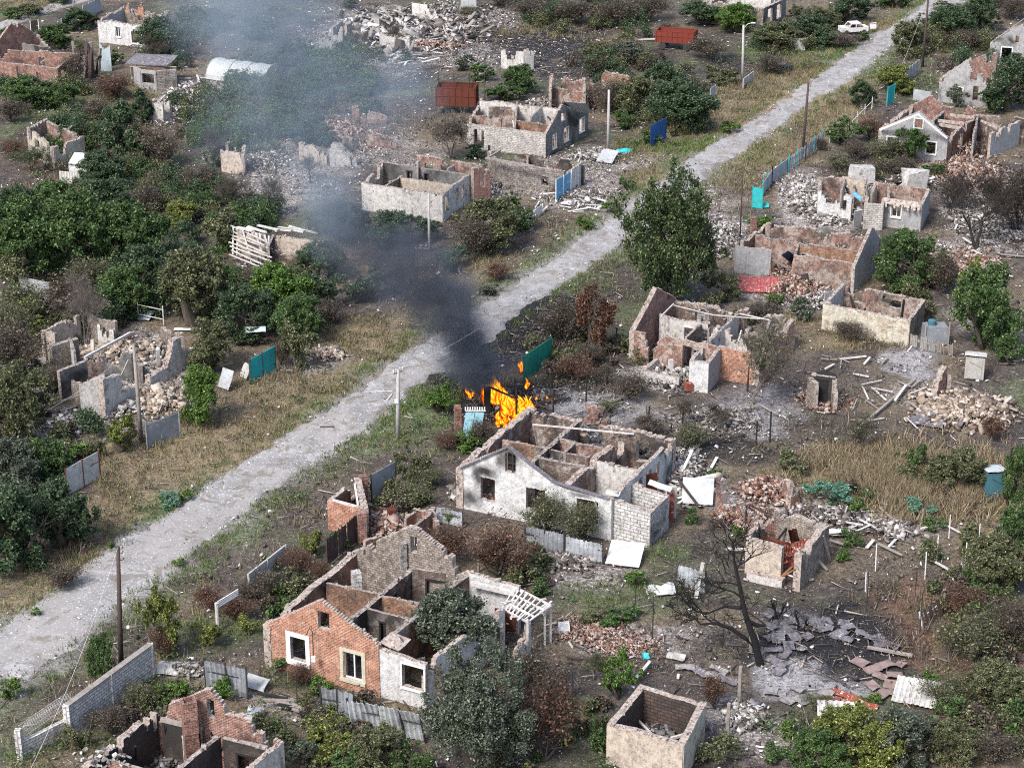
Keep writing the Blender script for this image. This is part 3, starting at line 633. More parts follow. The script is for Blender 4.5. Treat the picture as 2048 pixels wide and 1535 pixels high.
house(KB,2.75,'ruined_house','roofless orange brick house with two framed windows and attic opening in its front gable','house',[
(55,705,805,845,'brick','orange',{'z0':2.75,'z1':3.4,'p':[(0,2.75),(.507,5.4),(1,3.4)],'o':[(.225,.36,.85,2.45),(.69,.855,.6,2.42),(.475,.575,3.5,4.7)],'f':[(0,'frame',.3,0),(1,'cream_frame',.22,1)],'jag':.05,'cr':.5,'rag':.03}),
(55,705,650,220,'brick','orange',{'t':.5,'o':[(.66,.73,.7,2.2)],'jag':.08,'cr':2}),
(650,220,1430,345,'stone','stone',{'z1':3.5,'p':[(0,2.75),(.51,5.7),(.56,5.6),(1,3.5)],'o':[(.5,.56,3.9,5.1)],'jag':.1,'t':.45}),
(820,845,1430,360,'orange','burnt',{'z0':3.2,'z1':3.3,'i':1,'t':.3,'o':[(.72,.84,.6,2.3)]}),
(620,680,1040,325,'burnt','burnt',{'i':1,'t':.34,'o':[(.5,.68,0,2.1)]}),
(455,425,800,498,'orange','orange',{'i':1}),(830,515,1080,560,'orange','orange',{'i':1}),(730,600,1040,675,'burnt','charred',{'i':1,'o':[(.3,.4,0,2.1)]}),(1040,325,1430,385,'orange','burnt',{'i':1,'z':3.,'o':[(.25,.6,.8,2.4)]}),
(830,872,1125,975,'white','orange',{'z0':3.15,'z1':2.9,'o':[(.5,.96,1.05,2.6)],'f':[(0,'frame',.1,0)],'jag':.05}),
(1125,975,1650,610,'white','orange',{'z':2.8,'o':[(.1,.2,0,2.2)]}),
(1430,350,1760,450,'brick_red','white',{'z0':3.5,'z1':3.2}),
(1745,880,1830,715,'white','white',{'z':1.7,'jag':.2}),(1640,600,1650,760,'orange','orange',{'z':2.,'i':1})],extra=exB)
# --- C little brick ruin
KC=crop(640,940,7.877)
def exC(K,r,z):
    mb=MB(); p=T(*K(600,130),2.3); q=T(*K(660,590),2.1); mb.beam(T(*K(210,470),2.2),q,.14); mb.build('beam',M['wood_white'],r)
    mb=MB(); mb.beam(T(*K(545,215),2.2),T(*K(600,560),2.),.14); mb.build('beam',M['wood_white'],r)
    mb=MB(); b=G_(K,745,430+190); pillar(mb,G_(K,690,560)[0],G_(K,690,560)[1],0,2.4,.55,.35); mb.build('pillar',M['brick_red'],r)
    mb=MB(); b=G_(K,660,1110); pillar(mb,b[0],b[1],0,2.2,.6,.35); mb.build('pillar',M['brick_red'],r)
    mb=MB(); b=G_(K,1130,810); pillar(mb,b.x,b.y,0,1.,.5,.35); mb.build('chimney_stub',M['rust'],r)
house(KC,2.1,'ruined_shed','small smashed brick outbuilding with slanting walls beside the dark plank fence','shed',[
(160,470,655,585,'brick','orange',{'jag':.04}),(160,470,590,125,'brick','orange',{}),(590,125,700,590,'brick_red','orange',{'z0':2.2,'z1':2.1,'t':.5}),
(730,500,1780,640,'brick_red','brick_red',{'z':.5,'jag':.25}),(1500,640,1340,760,'brick','orange',{'z':1.,'i':1}),(1770,655,1470,900,'orange','brick',{'z':1.2,'i':1}),(1770,655,1840,780,'brick','brick',{'z':1.,'jag':.3}),(720,1100,1130,950,'brick_red','brick_red',{'z':.6,'jag':.2,'t':.3})],extra=exC)

# --- D white gabled house with block annex
KD=crop(900,800,4.452)
def exD(K,r,z):
    mb=MB(); p=T(*K(1310,170),3.1); mb.chips(p,.5,.4,60,.15,.45); 
    for i in range(26): mb.box((p.x+random.uniform(-.75,.75),p.y+random.uniform(-.5,.5),p.z+random.uniform(-.1,.9)*.9),(.55,.5,.4),random.uniform(-.3,.3),0,.06)
    mb.build('chimney_stump',M['brick_pink'],r)
    beams(K,r,[(735,215,3.,1640,300,3.,.1),(740,225,2.9,775,395,.9,.08),(1190,510,2.1,1195,570,.6,.08)],'wood_white')
    mb=MB(); a=T(*K(1840,655),2.3); mb.sheet(T(*K(1720,665),2.2),T(*K(1845,640),2.2)-T(*K(1720,665),2.2),Vector((0,0,-2.1)),.05); mb.build('door',M['rust'],r)
    mb=MB(); a=T(*K(1935,790),2.5); mb.sheet(a,T(*K(2000,800),2.5)-a,Vector((0,0,-2.4)),.05); mb.build('door',M['rust_red'],r)
    mb=MB(); a=T(*K(1760,745),2.9); mb.sheet(a,T(*K(1960,815),2.7)-a,Vector((.2,.55,.1)),.04,bend=.1); mb.build('roof_board',M['wood_white'],r)
    mb=MB(); a=T(*K(1380,830),3.05); mb.sheet(a,T(*K(1500,855),3.)-a,Vector((.2,.7,.0)),.05,bend=.1); mb.build('roof_board',M['wood_white'],r)
    o=Vector((-.06,-.2,.05)); q=[T(*K(95,595),3.0)+o,T(*K(540,685),5.4)+o,T(*K(930,766),3.3)+o,T(*K(1430,870),2.95)+o]
    q[1]=q[0].lerp(q[3],.333); q[1].z=5.42; q[2]=q[0].lerp(q[3],.64); q[2].z=3.4
    for u0,u1,za_,zb_,mm in ((.318,.39,3.45,4.9,'grey_burnt'),):
        p0=q[0].lerp(q[3],u0);p1=q[0].lerp(q[3],u1); p0.z=za_;p1.z=za_; mb=MB(); mb.sheet(p0+Vector((.1,.35,0)),(p1-p0),Vector((0,0,zb_-za_)),.05); mb.build('attic_boarding',M['char'],r); mb=MB(); pm=(p0+p1)/2+Vector((.05,.1,0)); mb.beam(pm,pm+Vector((0,0,zb_-za_)),.08); mb.beam(p0+Vector((0,.1,.7)),p1+Vector((0,.1,.7)),.07); mb.build('attic_window_frame',M['iron'],r)
    for a_,b_ in zip(q,q[1:]):
        mb=MB(); mb.beam(a_,b_,.34,.07,0,.01); mb.build('verge_board',M['slate_dark'],r)
    for (x,y) in ((1400,690),): 
        mb=MB(); p=G_(K,x+30,y+170); mb.box((p.x,p.y,.8),(1.,.7,1.5),.3,0,.03); mb.build('stove',M['block'],r)
    for (x,y,m) in ((1950,860,'concrete'),):
        mb=MB(); p=G_(K,1985,1040); mb.box((p.x,p.y,1.2),(.35,.35,2.4),.2); mb.build('post',M[m],r)
house(KD,3.0,'ruined_house','roofless white gabled house, soot above its attic window, white block annex on its right','house',[
(95,595,1430,870,'white_sooty','brick_pink',{'p':[(0,3.0),(.333,5.35),(.64,3.3),(.72,3.05),(1,2.95)],'o':[(.146,.25,.9,2.65),(.446,.575,.95,2.6),(.775,.92,.9,2.6),(.318,.39,3.45,4.9)],'f':[(2,'frame',.04,0)],'jag':.03,'cr':.2,'rag':.12}),
(95,595,700,85,'brick_pink','brick_pink',{'t':.55,'jag':.14,'cr':2}),
(700,85,1975,345,'brick_pl','burnt',{'t':.55,'o':[(.43,.54,.8,2.5),(.76,.89,.8,2.4)],'jag':.2,'cr':3}),
(1975,345,1430,870,'white','white_old',{'o':[(.38,.46,0,2.4),(.52,.64,0,2.5),(.24,.3,.9,2.3)],'jag':.08}),
(1550,300,1040,745,'brick_pink','orange',{'t':.5,'i':1,'jag':.12,'cr':2.5,'o':[(.03,.05,0,.1)],'top':'top'}),
(1130,190,870,425,'brick_pink','burnt',{'i':1,'t':.35,'cr':2}),(870,425,740,540,'burnt','burnt',{'i':1,'t':.3}),
(470,350,850,428,'brick_pink','orange',{'i':1}),(960,340,1370,425,'burnt','brick_pink',{'i':1}),(900,440,1240,505,'white_old','burnt',{'i':1,'o':[(.35,.48,0,2.)]}),
(790,510,1200,590,'burnt','burnt',{'i':1,'t':.3,'cr':2}),(1310,545,1690,620,'tiles','white_old',{'i':1}),(1110,370,1020,470,'burnt','burnt',{'i':1}),
(1430,870,1775,995,'block','charred',{'z0':2.8,'z1':2.5,'jag':.05,'cr':.5}),(1775,995,1930,845,'block_sooty','block_grey',{'z':2.5,'jag':.05,'cr':.5}),(1590,740,1930,845,'block','charred',{'z0':2.6,'z1':2.5,'jag':.05}),(1590,740,1430,870,'white_old','burnt',{'z':2.9,'i':1,'t':.28})],extra=exD)

# --- E stone outbuilding with red roof sheets
KE=crop(1400,930,5.689)
def exE(K,r,z):
    for (a,b,c,h,m) in (((925,930,2.2),(1240,815,1.6),(950,1120,1.2),0,'rust_red'),((1030,905,2.3),(1250,830,2.2),(1100,1060,1.6),0,'rust_red'),((930,1040,1.6),(1130,1010,1.9),(930,1150,.6),0,'rust_red2'),((700,800,2.3),(1020,880,2.3),(720,840,2.),0,'rust'),((1000,740,3),(1095,710,3.2),(1040,900,1.3),0,'rust')):
        mb=MB(); A=T(*K(a[0],a[1]),a[2]);B=T(*K(b[0],b[1]),b[2]);Cc=T(*K(c[0],c[1]),c[2]); mb.sheet(A,B-A,Cc-A,.02,.3,.04,bend=.15,seed=a[0]); mb.build('roof_sheet',M[m],r)
    beams(K,r,[(870,1310,0,1050,1150,1.3,.12),(900,1290,0,1080,1180,1.5,.1)],'wood_brown'); beams(K,r,[(1370,820,2.1,1440,1070,0,.12),(1400,800,2.3,1480,1080,0,.14),(1330,1060,.7,1450,1190,0,.14)],'wood')
house(KE,2.5,'ruined_shed','crumbling stone outbuilding with rusty red roof sheets fallen inside, right of the burnt black tree','shed',[
(560,815,925,925,'beige','stone',{'jag':.1}),(600,1215,905,1285,'white_old','stone',{'z':.4,'jag':.05,'t':.7}),
(1130,1010,1420,690,'stone','stone',{'t':.5,'jag':.15,'cr':2,'z':2.5}),(890,510,1420,690,'stone','stone',{'t':.45,'jag':.1}),
(890,510,700,730,'brick_red','brick_red',{'z0':2.5,'z1':1.2,'jag':.4}),(700,640,560,815,'stone','stone',{'z0':.8,'z1':2.4,'jag':.4}),
(240,120,660,610,'brick_red','brick_red',{'z0':2.8,'z1':.8,'p':[(0,2.8),(.1,2.6),(.18,1.7),(1,.6)],'jag':.4,'cr':6,'t':.5}),
(1030,200,1090,165,'brick','brick',{'z':1.8,'t':.4}),(1030,210,880,190,'brick','brick_pl',{'z0':1.7,'z1':1.,'jag':.3,'cr':4})],extra=exE)

# --- F small square outhouse shell
KF=crop(1000,1015,2.926)
house(KF,2.4,'ruined_shed','small square roofless shed shell with cracked pale walls at the bottom edge','shed',[
(652,1262,1062,1378,'beige','charred',{'o':[],'jag':.05}),(1062,1378,1180,1152,'cream','charred',{'jag':.05}),(830,1045,1180,1152,'stone','darkblock',{'jag':.06}),(652,1262,830,1045,'stone','darkblock',{'jag':.06})],t=.42)

# --- G brick house with white porch
KG=crop(1250,560,5.535)
def exG(K,r,z):
    beams(K,r,[(530,275,3.,975,385,2.7,.07),(975,385,2.7,1520,430,2.7,.07),(980,385,2.6,985,480,.8,.07),(1515,435,2.6,1520,560,.6,.07),(400,400,3.2,540,260,3.3,.1),(1270,370,2.8,1600,440,2.8,.08)],'wood_white')
    mb=MB(); p=G_(K,700,1220); mb.box((p.x,p.y,.35),(.55,.5,.7),.3,0,.02); mb.build('stove',M['rust_red'],r)
    mb=MB(); p=G_(K,505,1030); mb.box((p.x,p.y,.6),(.35,.3,1.2),.3,0,.02); mb.build('post',M['wood_white'],r)
house(KG,2.6,'ruined_house','long roofless brick house with one brick gable standing and a narrow white porch in front','house',[
(85,560,1060,735,'brick_pl','burnt',{'o':[(.19,.265,0,2.1),(.58,.68,0,2.2),(.69,.76,0,2.)],'jag':.1}),
(1060,735,1475,815,'brick','burnt',{'jag':.06}),
(85,560,530,222,'brick_red','brick_red',{'p':[(0,2.6),(.53,5.0),(.9,3.2),(1,2.6)],'jag':.06,'t':.45}),
(530,222,1850,432,'stone','burnt',{'t':.6,'jag':.25,'cr':4,'o':[(.22,.335,.6,2.3),(.62,.74,.7,2.2)]}),
(1475,815,1850,432,'brick','brick_pl',{'jag':.12,'t':.45}),
(390,395,1370,562,'burnt','white_old',{'i':1,'t':.35,'jag':.12,'cr':2,'o':[(.28,.4,0,2.1),(.48,.56,0,2.2)],'top':'top'}),
(840,485,675,625,'white_old','burnt',{'i':1}),(1250,370,940,662,'white_old','brick_pink',{'i':1}),(1610,440,1500,700,'brick_pink','brick_pink',{'i':1}),
(740,885,915,910,'white','white',{'z':2.5,'jag':.05}),(915,910,1060,735,'grey','white_old',{'z':2.5,'jag':.06}),(740,885,880,680,'white_old','white_old',{'z':2.5,'jag':.1}),  # white porch; grey on its right wall puts that side's shade into the colour
(200,1000,590,1075,'white_old','white_old',{'z':.7,'jag':.06}),(200,1000,345,870,'white_old','white_old',{'z':.7,'jag':.06})],extra=exG)

# --- H pale stone shed
KH=crop(1348,500,2.926)
def exH(K,r,z):
    beams(K,r,[(1230,265,2.,1200,350,.2,.15),(1345,290,2.,1330,400,.2,.12)],'char')
house(KH,2.2,'ruined_shed','roofless rectangular pale stone shed without a door, right of the brick house','shed',[
(885,312,1375,410,'cream','brick_pink',{'jag':.06}),(1375,410,1460,292,'stone','brick_pink',{'jag':.06}),(990,197,1460,292,'stone','brick_pink',{'o':[(.16,.27,.8,1.7),(.6,.74,1.,1.7)],'jag':.07}),(885,312,990,197,'cream','white_old',{'jag':.06})],extra=exH)

# --- I brick house with grey gable at its right end
KI=crop(1440,330,4.452)
def exI(K,r,z):
    mb=MB(); p=G_(K,695,800); pillar(mb,p.x,p.y,0,3.7,.55,.2); mb.build('chimney',M['whitebrick'],r)
    mb=MB(); p=G_(K,290,720); pillar(mb,p.x,p.y,0,2.9,.5,.2); mb.build('chimney',M['brick_red'],r)
    mb=MB(); A=T(*K(545,800),2.6);B=T(*K(610,760),2.8); mb.sheet(A,B-A,T(*K(640,880),.6)-A,.03); mb.build('roof_sheet',M['sheet_blue'],r)
    beams(K,r,[(1310,710,3,1430,1010,0,.12),(670,970,1.,760,990,1.,.1)],'wood_dark')
    mb=MB(); p=G_(K,780,1090); mb.tube([(p.x,p.y,0),(p.x-.3,p.y+.3,1.2)],[.3,.3],10); mb.build('stove_pipe',M['iron'],r)
house(KI,2.8,'ruined_house','collapsed red brick house with a cracked grey rendered gable at its right end','house',[
(150,722,450,755,'grey','brick_pl',{'z':2.4}),(450,755,480,800,'orange','orange',{'z0':2.4,'z1':1.8,'jag':.3,'flip':1}),(150,722,400,545,'grey','brick_pink',{'z0':2.4,'z1':2.8,'jag':.2}),
(670,800,1195,868,'brick_pink','brick_pl',{'z0':2.7,'z1':2.5,'jag':.12}),(1195,868,1422,665,'grey','grey_burnt',{'p':[(0,2.5),(.56,4.9),(.66,4.6),(1,2.7)],'jag':.05}),
(430,520,1415,655,'brick','brick_pink',{'z0':3.3,'z1':3.0,'o':[(.04,.11,1,2.2),(.32,.4,0,2.2),(.62,.72,.9,2.2)],'jag':.25,'cr':3,'t':.5}),
(320,625,690,690,'brick_pink','brick_pink',{'i':1,'jag':.3,'t':.3}),(700,690,1270,775,'orange','orange',{'i':1,'t':.3,'jag':.15,'o':[(.06,.22,.6,1.9)]}),
(860,720,1000,740,'white_old','white',{'i':1,'z':2.6}),(700,690,650,880,'brick_pink','burnt',{'i':1,'z1':1.5}),(680,680,550,760,'orange','orange',{'i':1,'z1':1.6,'jag':.4})],extra=exI)

# --- J white collapsed house
def exJ(K,r,z):
    mb=MB(); A=T(*K(1195,410),2.2);B=T(*K(1265,395),2.2); mb.sheet(A,B-A,T(*K(1185,555),.05)-A,.05); mb.build('door',M['frame'],r)
    mb=MB()
    for i in range(30):
        k=i/30; a=T(*K(1450+320*k,290+45*k),2.75); b=T(*K(1455+320*k,330+45*k),2.45); mb.sheet(a,Vector((.17,-.02,random.uniform(-.05,.05))),(b-a)*random.uniform(1,2.2),.03)
    mb.build('roof_edge',M['top'],r)
    mb=MB(); A=T(*K(1180,265),2.7); mb.sheet(A,T(*K(1250,320),2.5)-A,Vector((.3,1,.1)),.03); mb.build('awning_sheet',M['lblue'],r)
    for (x,y,s) in ((1270,105,2.4),(1740,140,1.9)):
        mb=MB(); p=G_(K,x,y+140); mb.box((p.x,p.y+1,1.6),(s*1.2,1.2,1.8),.25,0,.25); mb.build('leaning_slab',M['white_old'],r)
house(KI,2.6,'ruined_house','whitewashed stone house half collapsed, with a small white brick porch and one framed window','house',[
(1455,305,1790,352,'grey','beige',{'o':[(.26,.5,1.,2.15)],'f':[(0,'frame',.09,1)],'jag':.05}),
(1300,340,1445,350,'whitebrick','beige',{'z':2.5,'jag':.03,'cr':.2}),(1445,350,1462,300,'whitebrick','beige',{'z':2.5}),(1300,340,1310,280,'whitebrick','beige',{'z':2.5}),
(890,232,1165,268,'white','white_old',{'o':[(.66,.86,1,2.1)],'z0':2.7,'z1':2.6,'jag':.1}),(1165,268,1300,275,'white','grey',{'z':2.3,'o':[(.1,.42,0,2.)]}),
(890,232,890,100,'white_old','stone',{'jag':.3}),(890,100,1100,110,'stone','brick_pink',{'jag':.15}),(1100,110,1400,155,'stone','beige',{'o':[(.1,.2,.2,1.8)],'jag':.1}),(1400,155,1860,210,'stone','brick_pink',{'jag':.12}),
(1790,352,1860,210,'grey','beige',{}),(1110,115,1080,225,'white_old','white_old',{'i':1}),(1400,155,1350,250,'white_old','white',{'i':1,'z':2.3}),(1500,190,1500,290,'white','beige',{'i':1}),(1300,160,1280,270,'beige','white_old',{'i':1,'jag':.3}),(1200,130,1190,240,'white_old','beige',{'i':1,'z':2,'jag':.3})],extra=exJ)

# --- K house with white trimmed gable
KK=crop(1720,20,3.838)
def exK(K,r,z):
    mb=MB(); o=Vector((-.1,-.35,0))
    L,Ap,Rr=T(*K(160,912),2.9)+o,T(*K(450,795),5.6)+o,T(*K(668,975),2.9)+o
    mb.beam(L,Ap,.3,.22); mb.beam(Ap,Rr,.3,.22); mb.build('bargeboard',M['frame'],r)
    beams(K,r,[(600,850,2.9,800,872,2.9,.3),(610,880,2.7,760,905,2.7,.3),(690,805,3.,860,825,3,.25),(930,850,2.7,1060,910,2.5,.2)],'top')
    mb=MB(); a=G_(K,175,1100)
    for i in range(7): mb.box((a.x,a.y-.3,.4+i*.34),(.9 if i%2 else .6,.3,.17),.2)
    mb.build('quoins',M['frame'],r)
    for x in (270,600):
        mb=MB(); p=G_(K,x,1095); mb.box((p.x,p.y-.25,1.4),(.22,.1,2.6),.15); mb.build('pilaster',M['frame'],r)
house(KK,2.8,'ruined_house','roofless house with white trimmed grey gable and red brick back gable, right of the street','house',[
(165,915,668,978,'grey','brick_red',{'p':[(0,2.8),(.56,5.4),(1,2.8)],'o':[(.5,.62,3.5,4.5),(.12,.3,.8,2.1),(.7,.84,.8,2.1)],'f':[(0,'frame',.1,0),(1,'frame',.12,0),(2,'frame',.12,0)],'jag':.03,'cr':.3}),
(165,915,400,735,'brick_red','brick_pink',{'jag':.2,'cr':3,'t':.5}),(400,735,700,770,'brick','brick_red',{'p':[(0,2.8),(.45,4.3),(.8,3.1),(1,2.9)],'jag':.15}),
(700,770,880,790,'brick','brick_red',{'p':[(0,3),(.6,3.8),(1,3)],'jag':.15}),
(668,978,900,810,'brick_red','brick_pink',{'jag':.25,'cr':3,'o':[(.35,.5,.0,2.2)]}),(900,810,1259,830,'stone','burnt',{'jag':.15,'cr':3}),(1005,945,1220,850,'grey','grey_burnt',{'z':2.7}),
(905,810,870,960,'white_old','grey_burnt',{'i':1,'jag':.3}),(640,780,560,850,'burnt','burnt',{'i':1,'t':.3})],extra=exK)
# --- L1, L2 top right
def exL(K,r,z):
    mb=MB(); mb.sheet(T(*K(1015,240),3.)+Vector((0,-.2,0)),T(*K(1190,115),5.2)-T(*K(1015,240),3.),Vector((2.2,3.5,.3)),.05,.3,.04); mb.build('roof_sheet',M['slate'],r)
house(KK,2.8,'ruined_house','grey gabled house half hidden by a dark tree, soot on its front and brick side','house',[
(625,520,1010,570,'grey_sooty','grey',{'p':[(0,2.8),(.5,5.4),(.62,4.2),(1,2.8)],'o':[(.28,.45,0,1.9),(.66,.76,.6,2.4),(.58,.7,3.,4.)],'f':[(0,'frame',.15,0)],'jag':.15}),
(625,520,850,370,'grey','brick_red',{'jag':.2}),(850,390,1035,410,'brick','brick_red',{'z0':2.8,'z1':3.4,'p':[(0,2.8),(.8,4.6),(1,4.6)],'jag':.1}),(1035,400,1010,570,'brick','brick',{'z':2.9})])
house(KK,2.8,'ruined_house','grey house with pale slate slope cut by the right edge at the top','house',[
(1012,250,1300,270,'grey_sooty','grey',{'p':[(0,2.8),(.75,5.4),(1,4.2)],'o':[(.3,.55,0,2.3),(.62,.7,3,3.9)],'f':[(0,'frame',.15,0)],'jag':.05}),
(1012,250,1190,130,'grey','brick_red',{'jag':.1}),(1190,130,1480,150,'grey','brick_red',{}),(1300,270,1480,150,'grey','brick_red',{})],extra=exL)

# --- M grey house behind, dark gable
KM=crop(740,180,4.452)
def exM(K,r,z):
    mb=MB(); A=T(*K(1720,100),5.); mb.sheet(A,T(*K(1915,115),4.6)-A,T(*K(1790,190),3.4)-A,.05,.3,.04); mb.build('roof_sheet',M['sheet_grey'],r)
    beams(K,r,[(1720,110,5.1,1800,195,3.2,.25)],'wood_dark')
house(KM,2.6,'ruined_house','roofless house with long white side wall and sooty dark gable, behind the concrete pole','house',[
(880,300,1560,388,'whitebrick','brick_pink',{'o':[(.09,.22,.0,2.1)],'jag':.06}),(1560,388,1930,195,'grey_burnt','white_old',{'p':[(0,2.6),(.38,5.),(.65,3.6),(1,2.7)],'o':[(.16,.24,.5,2.),(.42,.52,.6,2.1),(.78,.9,.7,2.2),(.36,.44,3.,4.)],'f':[(0,'frame',.08,0),(1,'frame',.08,0),(2,'frame',.08,0)],'jag':.05}),
(990,92,1930,195,'grey','white_old',{'jag':.12,'o':[(.2,.3,1,2.2)]}),(990,92,880,300,'stone','brick_pink',{'z':2.3,'jag':.4}),
(1060,150,1290,185,'orange','brick_pink',{'i':1,'jag':.2}),(1310,105,1290,330,'brick_pink','brick_pink',{'i':1,'jag':.15}),(1290,270,1600,310,'orange','orange',{'i':1}),(1540,140,1430,240,'white_old','orange',{'i':1}),(930,230,1170,260,'brick_pink','brick_pink',{'i':1,'z':2.2,'jag':.3})],extra=exM)
# --- N block ruin by the light blue gate
def exN(K,r,z):
    beams(K,r,[(1030,605,2.9,1470,680,2.9,.2),(1060,480,3.5,1065,640,0,.25),(1160,540,3,1040,610,2.8,.2)],'wood')
house(KM,2.3,'ruined_shed','low scorched block building open to the sky behind the light blue gate','shed',[
(1160,645,1760,728,'block_grey','block_grey',{'o':[(.62,.73,.5,1.5)],'jag':.12}),(1170,545,1900,632,'grey_burnt','burnt',{'jag':.1,'z':2.5}),(1160,645,1060,570,'stone','stone',{'jag':.4}),(1405,570,1400,680,'charred','burnt',{'i':1}),(1900,632,1760,728,'white_old','white_old',{'jag':.05,'t':.2})],extra=exN)
# --- O pale house in the smoke
house(KM,2.7,'ruined_house','long pale roofless house half veiled by smoke, pink brick pier at its right','house',[
(-60,828,640,932,'white_old','beige',{'jag':.06}),(640,932,720,860,'white_old','brick_pink',{'o':[(.2,.6,.6,2.3)]}),(720,860,880,755,'white_old','burnt',{'o':[(.2,.35,.8,2.2),(.5,.65,.8,2.2)]}),
(925,690,1045,665,'brick_pinkwall','brick_pinkwall',{'z':3.6,'o':[(.35,.7,1.4,3.)],'t':.5}),(110,640,880,755,'brick_pink','grey_burnt',{'i':1,'t':.35,'o':[(.3,.35,0,2.2),(.5,.54,0,2.2)]}),(430,580,1000,665,'white_old','brick_pink',{'o':[(.13,.25,.9,2.),(.36,.46,.9,2.)]}),
(265,775,720,840,'beige','orange',{'i':1}),(265,775,130,860,'white_old','burnt',{'i':1}),(-60,828,110,640,'white_old','beige',{}),(440,580,420,690,'beige','beige',{'i':1,'z':3.,'jag':.3}),(690,700,800,640,'white_old','white_old',{'i':1,'z':2.2})])
# --- P ruin behind
KP=crop(680,0,2.926)
house(KP,2.6,'ruined_house','jagged remains of a stone house with a leaning white slab, near the red trailer','house',[
(1230,450,1430,470,'brick_pink','brick_pink',{'z':3,'jag':.4}),(1240,515,1450,540,'brick_pl','brick_pink',{'z':2.2,'jag':.2}),(1430,430,1430,530,'brick_pink','brick_pink',{'jag':.4}),(1240,430,1230,520,'stone','brick_pink',{'z':3.2,'jag':.4}),
(1470,470,1600,490,'brick_pink','brick_pink',{'z':2.4,'jag':.4}),(1600,500,1660,520,'grey','brick_pink',{'z':2.6}),(1660,520,1740,465,'grey','white_old',{'z':2.6,'o':[(.3,.5,0,2)]}),(1540,420,1740,460,'brick_pink','orange',{'jag':.2}),(1740,470,1845,395,'white','white_old',{'z':2.5,'o':[(.2,.6,.3,2.)]})])
# --- R stone house ruin at left
KR=crop(60,590,4.952)
def exR(K,r,z):
    beams(K,r,[(540,620,2.4,995,375,2.5,.2),(1265,530,2.2,1275,720,.3,.3)],'wood_white'); beams(K,r,[(1080,880,1.2,1340,930,.3,.14),(900,800,1.5,975,640,2.4,.1),(100,1110,.6,500,990,1.2,.14)],'wood')
house(KR,2.6,'ruined_house','pale stone house broken to jagged walls, full of rubble, behind the leaning pole','house',[
(510,885,715,800,'white_old','stone',{'z0':2.6,'z1':3.2,'t':.45,'jag':.12}),
(715,868,1515,382,'white_old','stone',{'z':2.8,'p':[(0,3.3),(.2,2.7),(.21,1.1),(.74,.9),(.76,1.4),(.8,2.),(.83,2.9),(1,2.8)],'t':.5,'jag':.12,'cr':3}),
(280,752,550,645,'grey_burnt','brick_pink',{'z':2.5,'i':1,'t':.35}),(720,540,1010,575,'grey_burnt','burnt',{'i':1,'z':2.3,'t':.35,'jag':.15}),(550,645,720,620,'brick_pink','brick_pink',{'i':1,'z':2.2,'jag':.25}),
(130,355,470,200,'white_old','beige',{'z':2.5,'jag':.12,'cr':3}),(130,355,240,375,'white','beige',{'z':2.4}),(590,210,840,265,'white_old','stone',{'z':2.4,'jag':.25}),(670,285,830,320,'stone','white_old',{'z':2.2,'i':1,'jag':.3}),
(200,505,465,425,'stone','stone',{'z':2.2,'t':.45,'i':1}),(400,430,440,560,'white','white',{'z':2.3,'i':1}),(1515,382,1300,330,'white_old','stone',{'z0':2.8,'z1':.7,'jag':.3}),(510,885,330,800,'stone','stone',{'z0':2.,'z1':.8,'jag':.4}),(1010,575,1100,700,'stone','stone',{'i':1,'z':1.6,'jag':.4})],extra=exR)
# --- T, U, V, W, Y, Z and others at the top left
KT=crop(0,0,5.689)
house(KT,2.7,'ruined_house','red brick house with dark door and pointed brick gable at the top left edge','house',[
(-120,690,640,775,'brick_red','brick_pl',{'o':[(.42,.55,0,2.2),(.7,.76,1,1.8)],'jag':.05,'z':2.5}),(640,775,870,615,'brick','brick_red',{'o':[(.15,.32,.8,2.)],'z':2.5}),(-60,560,870,610,'brick_red','beige',{'z':3.0,'o':[(.53,.6,1,2.3)],'jag':.1}),(-120,690,-60,560,'stone','stone',{}),
(-40,500,420,400,'brick_red','brick_red',{'z':2.8,'p':[(0,2.8),(.45,5.4),(1,2.8)]}),(420,400,545,540,'stone','stone',{'z':2.2,'jag':.3}),(230,490,540,540,'stone','grey_burnt',{'z':2.2,'i':1})])
house(KT,2.8,'ruined_house','white house, rubble on its roofline, two framed windows, smoke at its right','house',[
(1125,235,1700,300,'white','grey',{'o':[(.33,.43,.9,2.3),(.64,.83,.3,1.9)],'f':[(0,'frame',.08,1),(1,'frame',.1,0)],'jag':.2,'cr':5}),(1125,235,1400,110,'white_old','grey',{'jag':.25,'cr':6}),(1400,110,1900,150,'stone','stone',{'jag':.4,'cr':6}),(1700,300,1900,150,'grey','grey',{'jag':.3}),(1440,20,1620,30,'brick','brick',{'z':2.8})])
def exW(K,r,z):
    mb=MB(); a=T(*K(1420,725),2.6); mb.sheet(a,T(*K(1900,745),2.6)-a+Vector((0,0,0)),Vector((.9,3.2,.5)),.12,bend=.15); mb.build('roof',M['slate_dark'],r)
house(KT,2.3,'shed','low shed with dark open front and sagging slate roof, left of film tunnel','shed',[
(1600,790,1770,810,'grey','burnt',{'o':[(.1,.9,.7,1.9)],'jag':.02,'cr':0}),(1770,810,1990,790,'block_grey','burnt',{'jag':.02,'cr':0}),(1500,760,1990,760,'grey','burnt',{'jag':.02,'cr':0}),(1600,790,1500,750,'grey','burnt',{'jag':.02,'cr':0})],extra=exW)
KU=crop(0,0,2.926)
house(KU,2.5,'ruined_shed','small roofless cream shed with red rubble inside, in the bushes at the left','shed',[
(165,745,310,860,'cream','brick_red',{'o':[(.3,.5,1,2)],'jag':.15}),(310,860,480,800,'cream','brick_red',{'jag':.1}),(165,745,270,705,'stone','stone',{'jag':.15}),(270,705,480,800,'stone','brick_pink',{'jag':.15}),(350,780,480,700,'stone','stone',{'z':1.8,'jag':.2})])
